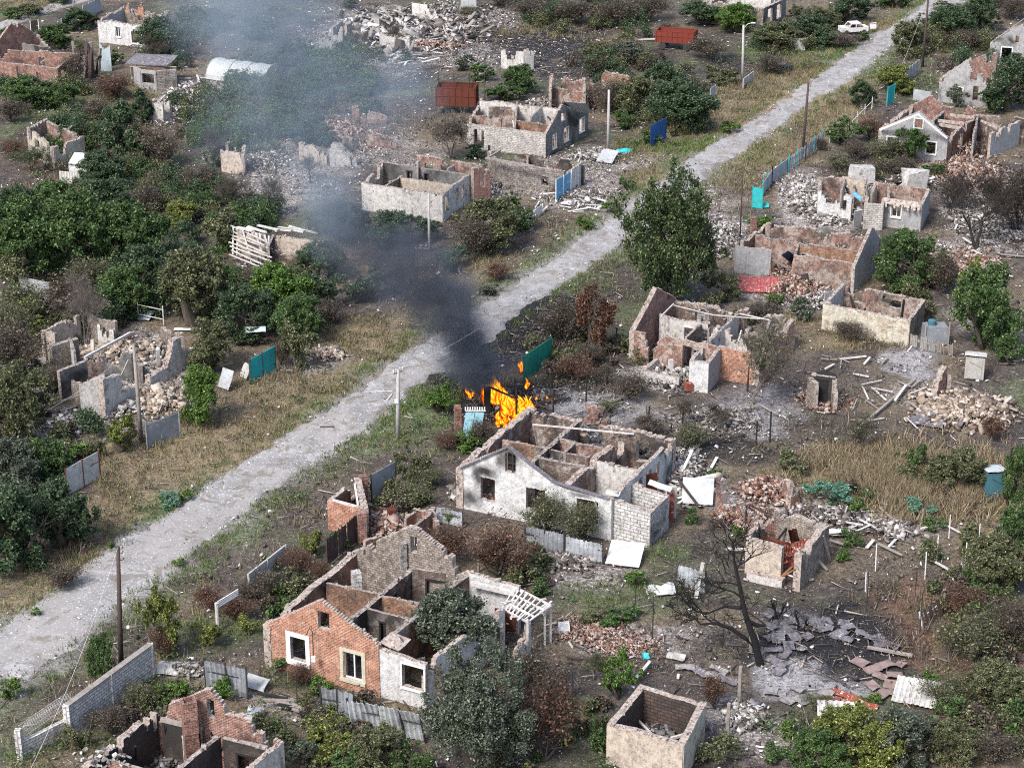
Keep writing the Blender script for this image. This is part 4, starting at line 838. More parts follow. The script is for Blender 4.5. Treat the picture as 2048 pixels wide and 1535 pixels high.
house(KU,2.3,'ruined_shed','white box-like shed stub among broken boards, upper left','shed',[
(885,600,950,610,'white_old','white_old',{}),(950,610,990,595,'whitebrick','white_old',{'o':[(.3,.6,1,1.6)]}),(885,600,900,580,'white_old','white_old',{}),(900,580,990,595,'white_old','white_old',{})])
def exZ(K,r,z):
    mb=MB(); a=T(*K(400,955),2.2); mb.sheet(a,T(*K(535,965),2.1)-a,Vector((.3,2.,.6)),.06); mb.build('roof',M['frame'],r)
    mb=MB(); a=T(*K(345,1000),1.3); mb.sheet(a,T(*K(475,1010),1.3)-a,Vector((0,0,-1.3)),.04,.3,.04); mb.build('slatted_panel',M['wood_white'],r)
house(KU,1.9,'hut','tiny white hut with a flat white lid roof and slatted panel, left side','hut',[
(405,965,530,975,'white','white',{'jag':0,'cr':0}),(530,975,535,950,'white','white',{'jag':0,'cr':0}),(405,965,410,945,'white','white',{'jag':0,'cr':0}),(410,945,535,955,'white','white',{'jag':0,'cr':0})],extra=exZ,t=.15)
# --- S fallen roof
def exS(K,r,z):
    rnd=random.Random(4)
    for i in range(9):
        mb=MB(); x=1365+i*26; a=T(*K(x,1330+i*6),2.4+rnd.uniform(-.3,.4)); b=T(*K(x+rnd.uniform(-10,60),1490+i*4),.3+rnd.uniform(0,.5)); mb.beam(a,b,.14,.1); mb.build('rafter',M['wood_white'],r)
    for i in range(8):
        mb=MB(); y=1350+i*24; a=T(*K(1340+rnd.uniform(-10,20),y-30),2.3-i*.25); b=T(*K(1560+rnd.uniform(-60,40),y+60),2.4-i*.25); mb.beam(a,b,.13,.09); mb.build('batten',M['wood_white'],r)
    for i in range(6):
        mb=MB(); a=T(*K(1390+i*60,1330+rnd.uniform(-10,10)),2.6); b=T(*K(1480+i*75,1350+rnd.uniform(-5,15)),2.7); mb.beam(a,b,.3,.15,0,.06); mb.build('roof_board',M['wood_white'],r)
house(KU,2.4,'collapsed_barn','barn with its bleached roof timbers fallen in, beside the dark smoke','barn',[
(1400,1350,1920,1420,'grey_burnt','beige',{'jag':.12,'z':2.5}),(1560,1480,1900,1500,'beige','burnt',{'z':1.2,'jag':.3}),(1920,1420,1880,1500,'beige','beige',{'jag':.2}),(1570,1440,1600,1370,'charred','charred',{'i':1})],extra=exS)
# --- Q, AA slabs at the top
house(KP,2.2,'ruined_wall','freestanding pale wall corner in the scorched yard near the top','wall',[(950,295,1075,305,'white_old','white_old',{'jag':.1}),(1075,305,1125,300,'whitebrick','white_old',{'jag':.25,'flip':1})])
house(crop(1348,0,2.926),2.8,'ruined_house','white rubble strewn house shell with dark side windows at the top edge','house',[
(180,10,520,50,'stone','white_old',{'jag':.3,'cr':6}),(520,50,650,-10,'grey_burnt','grey',{'o':[(.2,.4,.4,2.4),(.6,.8,.4,2.4)],'jag':.05}),(180,10,300,-60,'stone','stone',{'jag':.3}),(300,-60,650,-10,'stone','white_old',{})])
house(KP,2.3,'ruined_wall','broken grey wall end with rubble behind the smoke at the top','wall',[(-45,150,10,160,'grey','grey',{'jag':.3}),(10,160,60,130,'stone','burnt',{'jag':.3}),(-45,150,10,120,'grey','grey',{'jag':.3})])
house(KU,2.2,'ruined_shed','pinkish low wall corner veiled by smoke above the rubble field','wall',[(1300,880,1420,900,'beige','brick_pink',{'jag':.3}),(1300,880,1340,840,'beige','brick_pink',{'jag':.3}),(1420,900,1430,860,'beige','brick_pink',{'jag':.3})])
# well house and rubble by the yard
K6=crop(1348,500,2.926)
house(K6,2.2,'ruined_wall','jagged stump of a brick wall standing on the heap of pale stones at right','wall',[(1515,790,1575,685,'brick_pl','brick_red',{'z0':1.3,'z1':2.4,'jag':.3,'t':.5}),(1575,690,1610,740,'beige','rustwall',{'z':1.5,'jag':.2})])
def exO(K,r,z):
    p=G_(K,872,880); mb=MB(); mb.tube([(p.x,p.y,.15),(p.x,p.y,2.1)],[.95,.95],20,0,False); mb.tube([(p.x,p.y,2.1),(p.x,p.y,2.15)],[.99,.99],20); mb.build('soot_black_drum',M['char'],r)
house(K6,2.3,'brick_oven','soot black drum standing between brick piers on a low heap of bricks','oven',[(800,745,830,770,'stone','burnt',{'jag':.1,'t':.4}),(815,728,935,742,'rustwall','charred',{'z':2.4,'jag':.02,'t':.3}),(935,745,950,770,'stone','stone',{'jag':.2,'t':.35})],extra=exO)
# ------------------------------------------------------------------ soot above the openings of the white house (stain shapes in wall metres)
def add_spots(m,spots):
    nt=m.node_tree; n=N(nt); b=nt.nodes['Principled BSDF']; src=b.inputs['Base Color'].links[0].from_socket
    uv=n.new('ShaderNodeUVMap'); nz=n.new('ShaderNodeTexNoise'); nz.inputs['Scale'].default_value=1.6; nz.inputs['Detail'].default_value=5; nt.links.new(uv.outputs[0],nz.inputs[0])
    a=n.new('ShaderNodeVectorMath',operation='MULTIPLY_ADD'); nt.links.new(nz.outputs[1],a.inputs[0]); a.inputs[1].default_value=(.9,.9,0); nt.links.new(uv.outputs[0],a.inputs[2])
    col=src
    for (u,z,ru,rz,k) in spots:
        s=n.new('ShaderNodeVectorMath',operation='SUBTRACT'); nt.links.new(a.outputs[0],s.inputs[0]); s.inputs[1].default_value=(u+.45,z+.45,0)
        q=n.new('ShaderNodeVectorMath',operation='DIVIDE'); nt.links.new(s.outputs[0],q.inputs[0]); q.inputs[1].default_value=(ru,rz,1)
        l=n.new('ShaderNodeVectorMath',operation='LENGTH'); nt.links.new(q.outputs[0],l.inputs[0])
        col=n.mix(n.math('MULTIPLY',n.ramp(l.outputs['Value'],[(.25,1.),(1.,0.)]),k),col,(.035,.032,.032))
    nt.links.new(col,b.inputs['Base Color'])
M_ws=M['white'].copy(); M_ws.name='white plaster with soot stains'; add_spots(M_ws,[(4.1,4.6,1.1,1.3,1.),(3.3,4.2,.6,1.,.8),(2.1,3.15,1.4,.65,1.),(1.5,2.6,.5,1.1,.9),(.9,.9,1.3,1.,.9),(9.5,2.85,1.2,.4,.7),(6.,2.9,.7,.3,.4)])
for o in bpy.data.objects:
    if o.type=='MESH' and o.parent and 'soot above its attic' in (o.parent.get('label') or ''):
        for i,mm in enumerate(o.data.materials):
            if mm==M['white'] and o.name.startswith('wall') and i==0 and len(o.data.polygons)>200: o.data.materials[0]=M_ws
# ------------------------------------------------------------------ poles
def zfor(px,py0,py1):   # height of a vertical thing with foot at py0 and head at py1
    g=T(px,py0); lo,hi=0,30
    for _ in range(40):
        z=(lo+hi)/2; d=Vector((g.x,g.y,z-CAMH)); c,s=math.cos(PITCH),math.sin(PITCH)
        f=d.y*c-d.z*s; u=d.y*s+d.z*c; y=767.5-FPX*u/f
        if y>py1: lo=z
        else: hi=z
    return z
def pole(label,px,py0,topx,py1,mat,r=.16,cross=0,name='utility_pole',cat='utility pole',wires=True):
    b=T(px,py0); h=zfor(px,py0,py1); tp=T(topx,py1,h); rt=thing(name,label,cat,b)
    mb=MB(); mb.tube([b-Vector((0,0,.3)),b.lerp(tp,.5),tp],[r,r*.85,r*.65],8); mb.build('shaft',M[mat],rt,True)
    if cross:
        mb=MB(); d=Vector((.8,.6,0)); mb.beam(tp-d*cross-Vector((0,0,.25)),tp+d*cross-Vector((0,0,.25)),.1); mb.build('crossarm',M['wood'],rt)
        for k in (-.9,-.4,.4,.9):
            mb=MB(); q=tp+d*cross*k; mb.tube([q-Vector((0,0,.2)),q+Vector((0,0,.08))],[.05,.06],6); mb.build('insulator',M['frame'],rt)
    elif wires:
        for k in (.15,.45,.9):
            mb=MB(); q=tp-Vector((0,0,k)); mb.tube([q,q+Vector((.25,.05,.02)),q+Vector((.26,.05,.14))],[.02,.02,.05],6); mb.build('insulator',M['iron'],rt)
    return rt,tp
P1,t1=pole('pale concrete pole with a small white plate, by the road near the fire',796,872,796,738,'concrete',.19,.45)
mb=MB(); q=T(795,872); mb.box((q.x,q.y-.2,3.),(.3,.05,.35)); mb.build('plate',M['frame'],P1)
P2,t2=pole('dark wooden pole by the white brick garden wall at lower left',242,1332,236,1093,'wood_dark',.17)
P3,t3=pole('weathered wooden pole leaning beside the pale stone ruin at left',283,880,267,690,'wood',.17)
P4,t4=pole('pale concrete pole between grey gabled house and blue plastic sheet',1216,302,1218,180,'concrete',.19,0)
P5,t5=pole('pale concrete pole with lamp arm in the scorched yard at top',1485,166,1487,50,'concrete',.19,0)
mb=MB(); mb.tube([t5-Vector((0,0,.5)),t5+Vector((.5,0,.1)),t5+Vector((1.,0,.25))],[.04]*3,5); l=t5+Vector((1.2,0,.25)); mb.box(l,(.5,.2,.12)); mb.build('lamp_head',M['frame'],P5)
P6,t6=pole('tall dark wooden pole at the right roadside, beside the turquoise fence',1604,316,1617,166,'wood_dark',.17)
P7,t7=pole('dark wooden pole with stay wires near the top of the street',1845,133,1857,-8,'wood_dark',.17)
P8,t8=pole('thin pale concrete post rising from bushes below the smoky house',859,500,857,388,'concrete',.15,0)
P9,t9=pole('dark pole behind the blue outhouse at the right edge',2012,1005,2022,868,'wood_dark',.15,0)
P10,t10=pole('thin dark rod-like pole beside the big leafy tree',1480,478,1486,326,'wood_dark',.07,0,wires=False)
P11,t11=pole('thin pole at the far top left beside the side road',146,30,148,-20,'wood',.15,0)
for a,b_,lab in ((t2,T(50,1560,6),'thin cable sagging from the lower left wooden pole'),(t1,T(960,655,8.2),'pale wire running up from the concrete pole through the smoke'),(t3,T(95,820,1),'loose wire hanging left of the leaning wooden pole'),(t7,T(1795,150,.5),'stay wire of the top street pole')):
    mb=MB(); pts=[a.lerp(b_,i/12)-Vector((0,0,1.4*math.sin(math.pi*i/12)*(a-b_).length/40)) for i in range(13)]; mb.tube(pts,[.013]*13,4)
    tag(mb.build('wire',M['wood_white']),lab,'wire')
# ------------------------------------------------------------------ fences and gates:   corner pixels of top edge, height, material
def fence(name,label,cat,pts,h,mat,kind='flat',npost=0,postm='iron',th=.05,seed=1,miss=0,rails=1,lean=0,postk=1.05,group=None,base=-.05,framem=None,cap=None):
    W_=[T(x,y,h) for x,y in pts]; W_=[Vector((p.x,p.y,0)) for p in W_]
    rt=thing(name,label,cat,W_[0],group); rnd=random.Random(seed)
    mb=MB()
    for a,b in zip(W_,W_[1:]):
        d=(b-a).normalized(); nn=Vector((d.y,-d.x,0)); L=(b-a).length; H=Vector((0,0,1))+nn*lean
        if kind=='flat': mb.sheet(a+Vector((0,0,base)),b-a,H*(h-base),th,bend=.03,seed=seed)
        elif kind=='corr': mb.sheet(a+Vector((0,0,base)),b-a,H*(h-base),.02,.32,.045,bend=.12,seed=seed,torn=.08)
        elif kind=='slats':
            n=int(L/.14)
            for i in range(n):
                if rnd.random()<miss: continue
                k=(i+.5)/n; q=a.lerp(b,k); hh=h*rnd.uniform(.93,1.03); mb.obox(q+H*(hh/2),d*.055,nn*.015,H*hh/2,0,.012)
        elif kind=='pickets':
            n=int(L/.32)
            for i in range(n):
                q=a.lerp(b,(i+.5)/n); mb.obox(q+H*h*.5,d*.07,nn*.02,H*h*.5)
        elif kind=='brick':
            w_,_,_,_,_,_=wall_mb(a,b,[(0,h),(1,h)],th,jag=.02,seed=seed,crumbs=.1); w_.build('wall_face',[M[mat]]*3,rt)
    if mb.v: mb.build('panel',M[mat],rt)
    for a,b in zip(W_,W_[1:]):
        d=(b-a).normalized(); nn=Vector((d.y,-d.x,0))
        if rails and kind!='brick':
            for zz in ([.25*h,.8*h] if rails>1 else [.6*h]):
                m2=MB(); m2.beam(a+Vector((0,0,zz))-nn*.05+nn*lean*zz,b+Vector((0,0,zz))-nn*.05+nn*lean*zz,.06); m2.build('rail',M[postm],rt)
        if cap: m2=MB(); m2.beam(a+Vector((0,0,h+.07)),b+Vector((0,0,h+.07)),th+.12,.1); m2.build('coping',M[cap],rt)
        if npost:
            n=max(1,round((b-a).length/npost))
            for i in range(n+1):
                q=a.lerp(b,i/n); m2=MB(); w0=.34 if kind=='brick' else .09; m2.beam(q-Vector((0,0,.2)),q+Vector((0,0,h*postk))+nn*lean*h,w0); m2.build('post',M[postm],rt)
    return rt
fence('fence','bright green sheet metal fence standing alone beside the fire','fence',[(1047,713),(1103,675)],2.,'green','flat',2.1,'green_dark',rails=2)
fence('gate','grey sheet metal gate with dark frame beside the brick outbuilding','gate',[(742,950),(791,922)],2.1,'sheet_dark','flat',2.2,'iron',rails=2)
fence('fence','dark brown plank fence with gaps, left of the brick outbuilding','fence',[(652,1077),(713,1028)],2.,'wood_dark','slats',2.4,'wood_dark',miss=.08,rails=2)
fence('fence','dull grey concrete panel fence along the verge by the orange brick house','fence',[(497,1148),(571,1090)],1.5,'concrete','flat',2.6,'concrete',th=.12,rails=0)
fence('garden_wall','white brick garden wall with piers and brown coping at lower left','wall',[(133,1412),(300,1290)],2.1,'gardenbrick','brick',3.4,'gardenbrick',th=.28,cap='wood')
fence('garden_wall','low white brick wall with wire netting above, bottom left corner','wall',[(38,1485),(134,1436)],1.0,'gardenbrick','brick',3.8,'gardenbrick',th=.28,postk=1.9)
rt=thing('wire_netting','sagging wire netting strung above the low white brick wall','netting',T(90,1500)); mb=MB()
a=T(40,1478,1.15);b=T(134,1413,1.15)
for i in range(26):
    q=a.lerp(b,i/25); mb.beam(q,q+Vector((.3,.2,.95)),.018); mb.beam(q+Vector((.3,.2,0)),q+Vector((0,0,.95)),.018)
for k in range(4): mb.beam(a+Vector((0,0,.3*k)),b+Vector((0,0,.3*k)),.022)
mb.build('mesh_panel',M['wood_white'],rt)
fence('fence','dull grey corrugated fence in front of the orange brick house, left piece','fence',[(408,1318),(492,1335)],2.,'sheet_dark','corr',1.6,'iron',seed=3)
fence('fence','battered corrugated fence sheets, bluish grey, at the feet of the white annex','fence',[(640,1372),(706,1383)],2.1,'sheet_dark','corr',1.3,'iron',seed=4)
fence('fence','pale corrugated fence sheets buckled and leaning, left of the big grey-green tree','fence',[(703,1384),(768,1394),(850,1412)],2.3,'sheet_bright','corr',1.6,'iron',seed=8,lean=.35)
fence('fence','dark grey profiled fence panel below the white gabled house','fence',[(1050,1050),(1128,1066)],1.6,'sheet_dark','corr',1.8,'iron',seed=5)
fence('fence','light grey profiled fence panel joined to the darker one below the white house','fence',[(1130,1070),(1206,1087)],1.4,'sheet','corr',1.8,'iron',seed=6)
fence('fence','small light corrugated panel on rails near the burnt black tree','fence',[(1357,1128),(1412,1143)],1.5,'sheet','corr',1.6,'iron',seed=7)
fence('fence','short strip of pale corrugated fence behind the brick outbuilding','fence',[(872,1013),(925,1024)],1.1,'sheet','corr',1.6,'iron',seed=9)
fence('gate','turquoise metal gate with flaking paint on the left verge','gate',[(498,720),(550,692)],2.0,'teal','flat',1.5,'wood_dark',rails=2)
fence('fence','plain grey sheet fence panel on the left verge by the leaning pole','fence',[(291,850),(357,824)],1.9,'sheet_dark','flat',2.4,'sheet_dark')
fence('gate','whitish double leaf metal gate with rusty frame at the left verge','gate',[(130,938),(197,902)],2.0,'sheet_white2','flat',1.6,'rustd',rails=1)
fence('fence','long pale panel fence behind the dark bushes at far left','fence',[(38,553),(98,565)],1.8,'sheet_grey','flat',2.5,'wood')
fence('fence','thin rail fence behind the pale stone ruin','fence',[(225,592),(325,613)],1.6,'wood','none',2.8,'wood_white',rails=2)
fence('tarpaulin_fence','bright blue plastic sheet hung on a fence by the grey gabled house','tarp',[(1301,252),(1333,235)],2.4,'blue','flat',1.5,'iron',rails=0)
fence('gate','light blue sheet gate between white gate posts','gate',[(1112,360),(1142,344)],2.3,'lblue','flat',1.9,'frame',rails=1)
fence('gate','whitewashed plank gate beside the light blue one','gate',[(1143,342),(1170,322)],2.2,'frame','slats',1.6,'frame',miss=.3,rails=2)
fence('fence','low white picket fence remains in the grass near the road','fence',[(1015,456),(1085,408)],.9,'frame','slats',2.,'frame',miss=.25,rails=2)
fence('gate','turquoise gate leaf standing ajar at the right roadside','gate',[(1506,374),(1526,377)],2.1,'teal','flat',1.2,'teal',rails=0)
fence('fence','turquoise wire topped fence running along the right roadside','fence',[(1526,366),(1545,340),(1578,316)],1.4,'sheet_grey','flat',3.,'teal',postk=1.3,rails=2)
fence('fence','continuation of turquoise fence, bluish sheets behind the dark pole','fence',[(1578,316),(1612,290),(1647,262)],1.5,'sheet_grey','slats',3.,'teal',postk=1.2,rails=2,miss=.25)
fence('fence','thin old post and rail fence up the right verge','fence',[(1660,262),(1700,240),(1745,195)],1.3,'wood','none',3.5,'wood_white',rails=1)
fence('fence','short teal fence panel by the yellow-green bush near the top street','fence',[(1776,175),(1790,168)],2.2,'teal','flat',1.4,'teal')
fence('fence','pale blue sheet panel right of the teal one','fence',[(1828,178),(1862,184)],1.3,'sheet','flat',2.,'sheet')
fence('fence','whitish concrete fence corner left of the top street','fence',[(1575,76),(1612,78),(1630,66)],1.5,'concrete','flat',2.5,'concrete',th=.1,rails=0)
fence('fence','low grey fence panel beside the lamp pole','fence',[(1487,158),(1507,143)],1.2,'concrete','flat',2.5,'concrete',th=.1,rails=0)
fence('fence','small pale blue panel in the verge grass, top','fence',[(1421,178),(1431,170)],1.2,'sheet','flat',1.5,'sheet',rails=0)
fence('fence','slate coloured fence panel by the top street pole','fence',[(1812,140),(1838,120)],1.6,'sheet_grey','flat',1.6,'sheet_grey')
fence('fence','whitish panel fence piece at the top edge, centre','fence',[(824,6),(854,10)],2.,'wood_white','flat',1.2,'wood_white')
fence('fence','pale grey panel fence at the very top left of centre','fence',[(922,-2),(952,0)],1.8,'sheet_grey','flat',1.4,'sheet_grey',rails=0)
fence('fence','grey arched fence panels along the side road, left piece','fence',[(122,38),(148,20)],1.8,'sheet_grey','flat',1.8,'concrete',rails=0)
fence('fence','grey arched fence panels along the side road, right piece','fence',[(165,12),(200,-4)],1.8,'sheet_grey','flat',1.8,'concrete',rails=0)
fence('gate','dark gate leaf between pale posts by the side road','gate',[(60,42),(76,40)],2.,'wood_dark','flat',1.4,'frame')
fence('fence','leaning grey plank fence along the right edge thicket','fence',[(1968,1072),(2010,1030)],1.5,'wood','slats',2.4,'wood',miss=.1,lean=.15)
fence('fence','low plank fence by the grey water tank','fence',[(1822,668),(1852,674)],1.1,'wood','slats',1.4,'wood',miss=.1)
fence('fence','slanted plank fence right of the grey water tank','fence',[(1856,676),(1908,686)],1.1,'wood','slats',1.9,'wood',miss=.25,lean=.3)
fence('fence','fallen dark plank fence in the red grass at right','fence',[(1850,1228),(1900,1190),(1935,1130)],1.,'wood_dark','slats',2.2,'wood_white',miss=.35,lean=-.4)
fence('fence','small grey-white picket panel by the big tree, upright','fence',[(955,252),(962,253)],1.6,'wood_white','flat',.8,'wood_white',rails=0)
fence('gate','tall white sheet hung in the wooden frame at right of shed','gate',[(1650,585),(1668,580)],1.9,'sheet','flat',1.,'sheet',rails=0)
# blue double doors with a toothed strip above
rt=thing('gate','leaning light blue double doors with peeling paint below the fire','gate',T(945,868)); zt=2.3
a,b=T(931,824,zt),T(969,824,zt); lo=T(921,865,0)-T(931,865,0)
for k in (0,1):
    mb=MB(); A=a.lerp(b,.5*k+.01);B=a.lerp(b,.5*k+.48); D=Vector((-.35,-.55,-zt-.05)); mb.sheet(A,B-A,D,.06); mb.build('door_leaf',M['gateblue'],rt)
mb=MB(); q=T(916,866); pillar(mb,q.x,q.y,-.1,2.3,.5,.2); mb.build('brick_pier',M['brick_red'],rt)
mb=MB(); mb.beam(a+Vector((0,0,.12)),b+Vector((.1,0,.12)),.08)
for i in range(9): c=a.lerp(b,i/8); mb.obox(c+Vector((0,0,.28)),(.05,0,0),(0,.04,0),(0,0,.14))
mb.build('toothed_rail',M['frame'],rt)
# ------------------------------------------------------------------ sheds, toilets, tank
def booth(label,px,py,w_,d_,h,mat,roofm,rz,roof_over=.12,lean=0,cat='outhouse',name='outhouse'):
    b=T(px,py); rt=thing(name,label,cat,b); mb=MB(); c,s=math.cos(rz),math.sin(rz); ux=Vector((c,s,0));uy=Vector((-s,c,0))
    n=int(w_/.13)
    for i in range(n): mb.obox(b+ux*(-w_/2+(i+.5)*w_/n)+Vector((0,0,h/2))-uy*d_/2,ux*w_/n*.46,uy*.02,Vector((lean,0,h/2)),0,.004)
    n=int(d_/.13)
    for sg in (-1,1):
        for i in range(n): mb.obox(b+uy*(-d_/2+(i+.5)*d_/n)+Vector((0,0,h/2))+ux*sg*w_/2,uy*d_/n*.46,ux*.02,Vector((lean,0,h/2)),0,.004)
    mb.obox(b+uy*d_/2+Vector((0,0,h/2)),ux*w_/2,uy*.02,Vector((lean,0,h/2)))
    mb.build('plank_walls',M[mat],rt)
    mb=MB(); mb.obox(b-uy*(d_/2+.04)+Vector((0,0,h*.48)),ux*w_*.36,uy*.025,Vector((lean*.9,0,h*.44))); dr_=mb.build('door',M[mat],rt)
    mb=MB(); mb.beam(b-uy*(d_/2+.09)-ux*w_*.34+Vector((0,0,h*.85)),b-uy*(d_/2+.09)+ux*w_*.34+Vector((0,0,h*.6)),.09,.03); mb.build('brace',M[mat],rt)
    mb=MB(); o=b+Vector((2*lean,0,h+.22))-ux*(w_/2+roof_over)-uy*(d_/2+roof_over); mb.sheet(o,ux*(w_+2*roof_over),uy*(d_+2*roof_over)+Vector((0,0,-.3)),.05,bend=.05); mb.build('roof',M[roofm],rt)
    return rt
booth('petrol blue plank outhouse with a white roof at the right edge',1982,990,1.3,1.5,2.1,'outblue','sheet_white',.15)
booth('grey plank outhouse with pale slab roof above the rubble heap',1948,752,1.5,1.3,1.9,'wood_white2','wood_white',-.25)
rt=thing('water_tank','grey-blue plank box with a round tank standing on it','tank',T(1865,680)); p=T(1868,684)
mb=MB(); mb.box((p.x,p.y,.8),(1.9,1.4,1.6),.1,0,.04); mb.build('box',M['sheet_dark'],rt)
mb=MB(); mb.tube([(p.x-.3,p.y,1.6),(p.x-.3,p.y,2.),(p.x-.3,p.y,2.1)],[.36,.36,.15],12); mb.build('tank',M['outblue'],rt)
for dx in (-1,1):
    mb=MB(); mb.beam((p.x+dx,p.y-.9,0),(p.x+dx,p.y-.9,2.2),.1); mb.build('post',M['wood'],rt)
# film tunnel
rt=thing('film_tunnel','whitish film covered half-round tunnel in smoky bushes at upper left','greenhouse',T(492,155)); a=T(432,150);b=T(548,165); ax=(b-a).normalized(); sd_=Vector((-ax.y,ax.x,0)); mb=MB(); nsg=14;na=12; rad=1.9
Gd=[[a.lerp(b,i/nsg)+sd_*(math.cos(math.pi*k/na)*rad*1.2)+Vector((0,0,math.sin(math.pi*k/na)*rad*(1.12+.05*math.sin(i*1.9)+.05*mn.noise(Vector((i*.7,k,0))))+.02)) for k in range(na+1)] for i in range(nsg+1)]
for i in range(nsg):
    for k in range(na): mb.quad(Gd[i][k],Gd[i+1][k],Gd[i+1][k+1],Gd[i][k+1])
mb.build('film_cover',M['tarp'],rt,True)
for i,nm in ((0,1),(nsg,-1)):
    mb=MB(); c=a.lerp(b,i/nsg)+Vector((0,0,.02))+ax*(.03*nm)
    for k in range(na): mb.tri(c,Gd[i][k]+ax*.03*nm,Gd[i][k+1]+ax*.03*nm)
    mb.build('end_cover',M['tarp'],rt)
for i in (0,5,9,nsg):
    mb=MB(); mb.tube([q*1.0+Vector((0,0,.05)) for q in Gd[i]],[.05]*(na+1),5); mb.build('hoop',M['concrete'],rt)
# ------------------------------------------------------------------ vehicles
def trailer(label,px,py,L,Wd,H,rz,mat,posts=False,wh=True):
    b=T(px,py); rt=thing('trailer',label,'trailer',b); c,s=math.cos(rz),math.sin(rz); u=Vector((c,s,0));v=Vector((-s,c,0)); z0=.9
    for nm,ce,hx,hy,hz in (('side_panel',-v*Wd/2,u*L/2,v*.03,H/2),('side_panel',v*Wd/2,u*L/2,v*.03,H/2),('end_panel',-u*L/2,v*Wd/2,u*.03,H/2),('end_panel',u*L/2,v*Wd/2,u*.03,H/2)):
        mb=MB(); mb.obox(b+ce+Vector((0,0,z0+H/2)),hx,hy,Vector((0,0,hz)))
        Ln=hx.length*2; n=max(2,int(Ln/.7))
        for i in range(n+1): mb.obox(b+ce*1.03+hx*(-1+2*i/n)*.99+Vector((0,0,z0+H/2)),hx.normalized()*.04,hy.normalized()*.05,Vector((0,0,hz+.02)))
        mb.obox(b+ce*1.03+Vector((0,0,z0+H*.55)),hx,hy.normalized()*.05,Vector((0,0,.03))); mb.obox(b+ce+Vector((0,0,z0+H)),hx*1.01,hy.normalized()*.06,Vector((0,0,.05)))
        mb.build(nm,M[mat],rt)
    mb=MB(); mb.obox(b+Vector((0,0,z0)),u*L/2,v*Wd/2,Vector((0,0,.05))); mb.beam(b-u*L/2+Vector((0,0,z0-.2)),b+u*L/2+Vector((0,0,z0-.2)),.3,.15); mb.build('floor',M['iron'],rt)
    if wh:
        for i in (-.32,.32):
            for j in (-1,1):
                mb=MB(); q=b+u*L*i+v*j*(Wd/2-.1)+Vector((0,0,.45)); mb.tube([q-v*.11,q+v*.11],[.45,.45],14); mb.build('wheel',M['iron'],rt)
        mb=MB(); mb.beam(b-u*L/2+Vector((0,0,.7)),b-u*(L/2+1.6)+Vector((0,0,.5)),.12); mb.build('drawbar',M['iron'],rt)
    if posts:
        for i in range(4):
            q=b+v*Wd*.3+u*L*(-.5+i/3*1.2); mb=MB(); mb.tube([q,q+Vector((0,0,4.4))],[.05,.05],5); mb.build('frame_post',M['iron'],rt)
        for i in range(3):
            q=b+u*L*(-.5+i/3*1.2); mb=MB(); mb.tube([q+v*Wd*.3+Vector((0,0,3.6)),q+v*Wd*.3+u*L*.4+Vector((0,0,4.4))],[.05,.05],5); mb.build('frame_rail',M['iron'],rt)
    return rt
trailer('rust red farm trailer with high sides parked in the scorched field',1352,96,5.0,2.3,1.5,-.28,'rust_redt')
trailer('rust red open metal container with iron frame beside the bare smoky tree',914,222,4.6,2.6,2.2,-.12,'rust',True,False)
rt=thing('car_wreck','stripped white car body shell abandoned by the top of the street','car',T(1706,64)); b=T(1706,66); u=Vector((.98,.2,0));v=Vector((-.2,.98,0)); H=Vector((0,0,1))
mb=MB()
def cpt(x,y,z): return b+u*x+v*y+H*z
prof=[(-1.9,.35),(-1.9,.85),(-1.0,.95),(-.55,1.42),(.75,1.45),(1.3,.98),(1.9,.9),(1.9,.35)]
# lower body sides, bonnet, boot, open window band
for y in (-.78,.78):
    mb.obox(cpt(0,y,.6),u*1.85,v*.04,H*.3)
    for (x0,z0,x1,z1) in ((-1.,.9,-.55,1.42),(.1,.9,.1,1.42),(1.25,.9,.75,1.42)): mb.beam(cpt(x0,y,z0),cpt(x1,y,z1),.09)
    mb.beam(cpt(-.6,y,1.42),cpt(.8,y,1.44),.09)
mb.obox(cpt(-1.45,0,.92),u*.45,v*.78,H*.03); mb.obox(cpt(1.6,0,.9),u*.3,v*.78,H*.03); mb.obox(cpt(-1.88,0,.6),u*.04,v*.78,H*.28); mb.obox(cpt(1.88,0,.6),u*.04,v*.78,H*.28)
mb.build('body',M['white_paint'],rt)
mb=MB(); mb.obox(cpt(.1,0,1.46),u*.72,v*.76,H*.03,0,.02); mb.build('roof',M['white_paint'],rt)
mb=MB(); mb.obox(cpt(0,0,.35),u*1.7,v*.7,H*.08); mb.obox(cpt(.2,0,.7),u*.3,v*.6,H*.25); mb.build('interior',M['iron'],rt)
for x in (-1.25,1.25):
    for y in (-.8,.8):
        mb=MB(); mb.tube([cpt(x,y-.09,.3),cpt(x,y+.09,.3)],[.3,.3],12); mb.build('wheel',M['iron'],rt)
mb=MB(); mb.sheet(cpt(2.3,-.3,.5),u*.9,H*.8+v*.1,.04); mb.beam(cpt(2.3,-.3,1.3),cpt(3.2,-.3,1.35),.06); mb.build('door',M['white_paint'],rt)
b=T(1565,140); rt=thing('car_wreck','crushed dark car part with a bluish pane in the verge grass','car part',b); mb=MB(); mb.box((b.x,b.y,.35),(2.4,1.3,.5),.5,0,.15); mb.build('body',M['iron'],rt); mb=MB(); mb.sheet(b+Vector((-.6,-.4,.65)),Vector((1.,.6,.1)),Vector((-.3,.6,.1)),.03); mb.build('windscreen',M['sheet_dark'],rt)
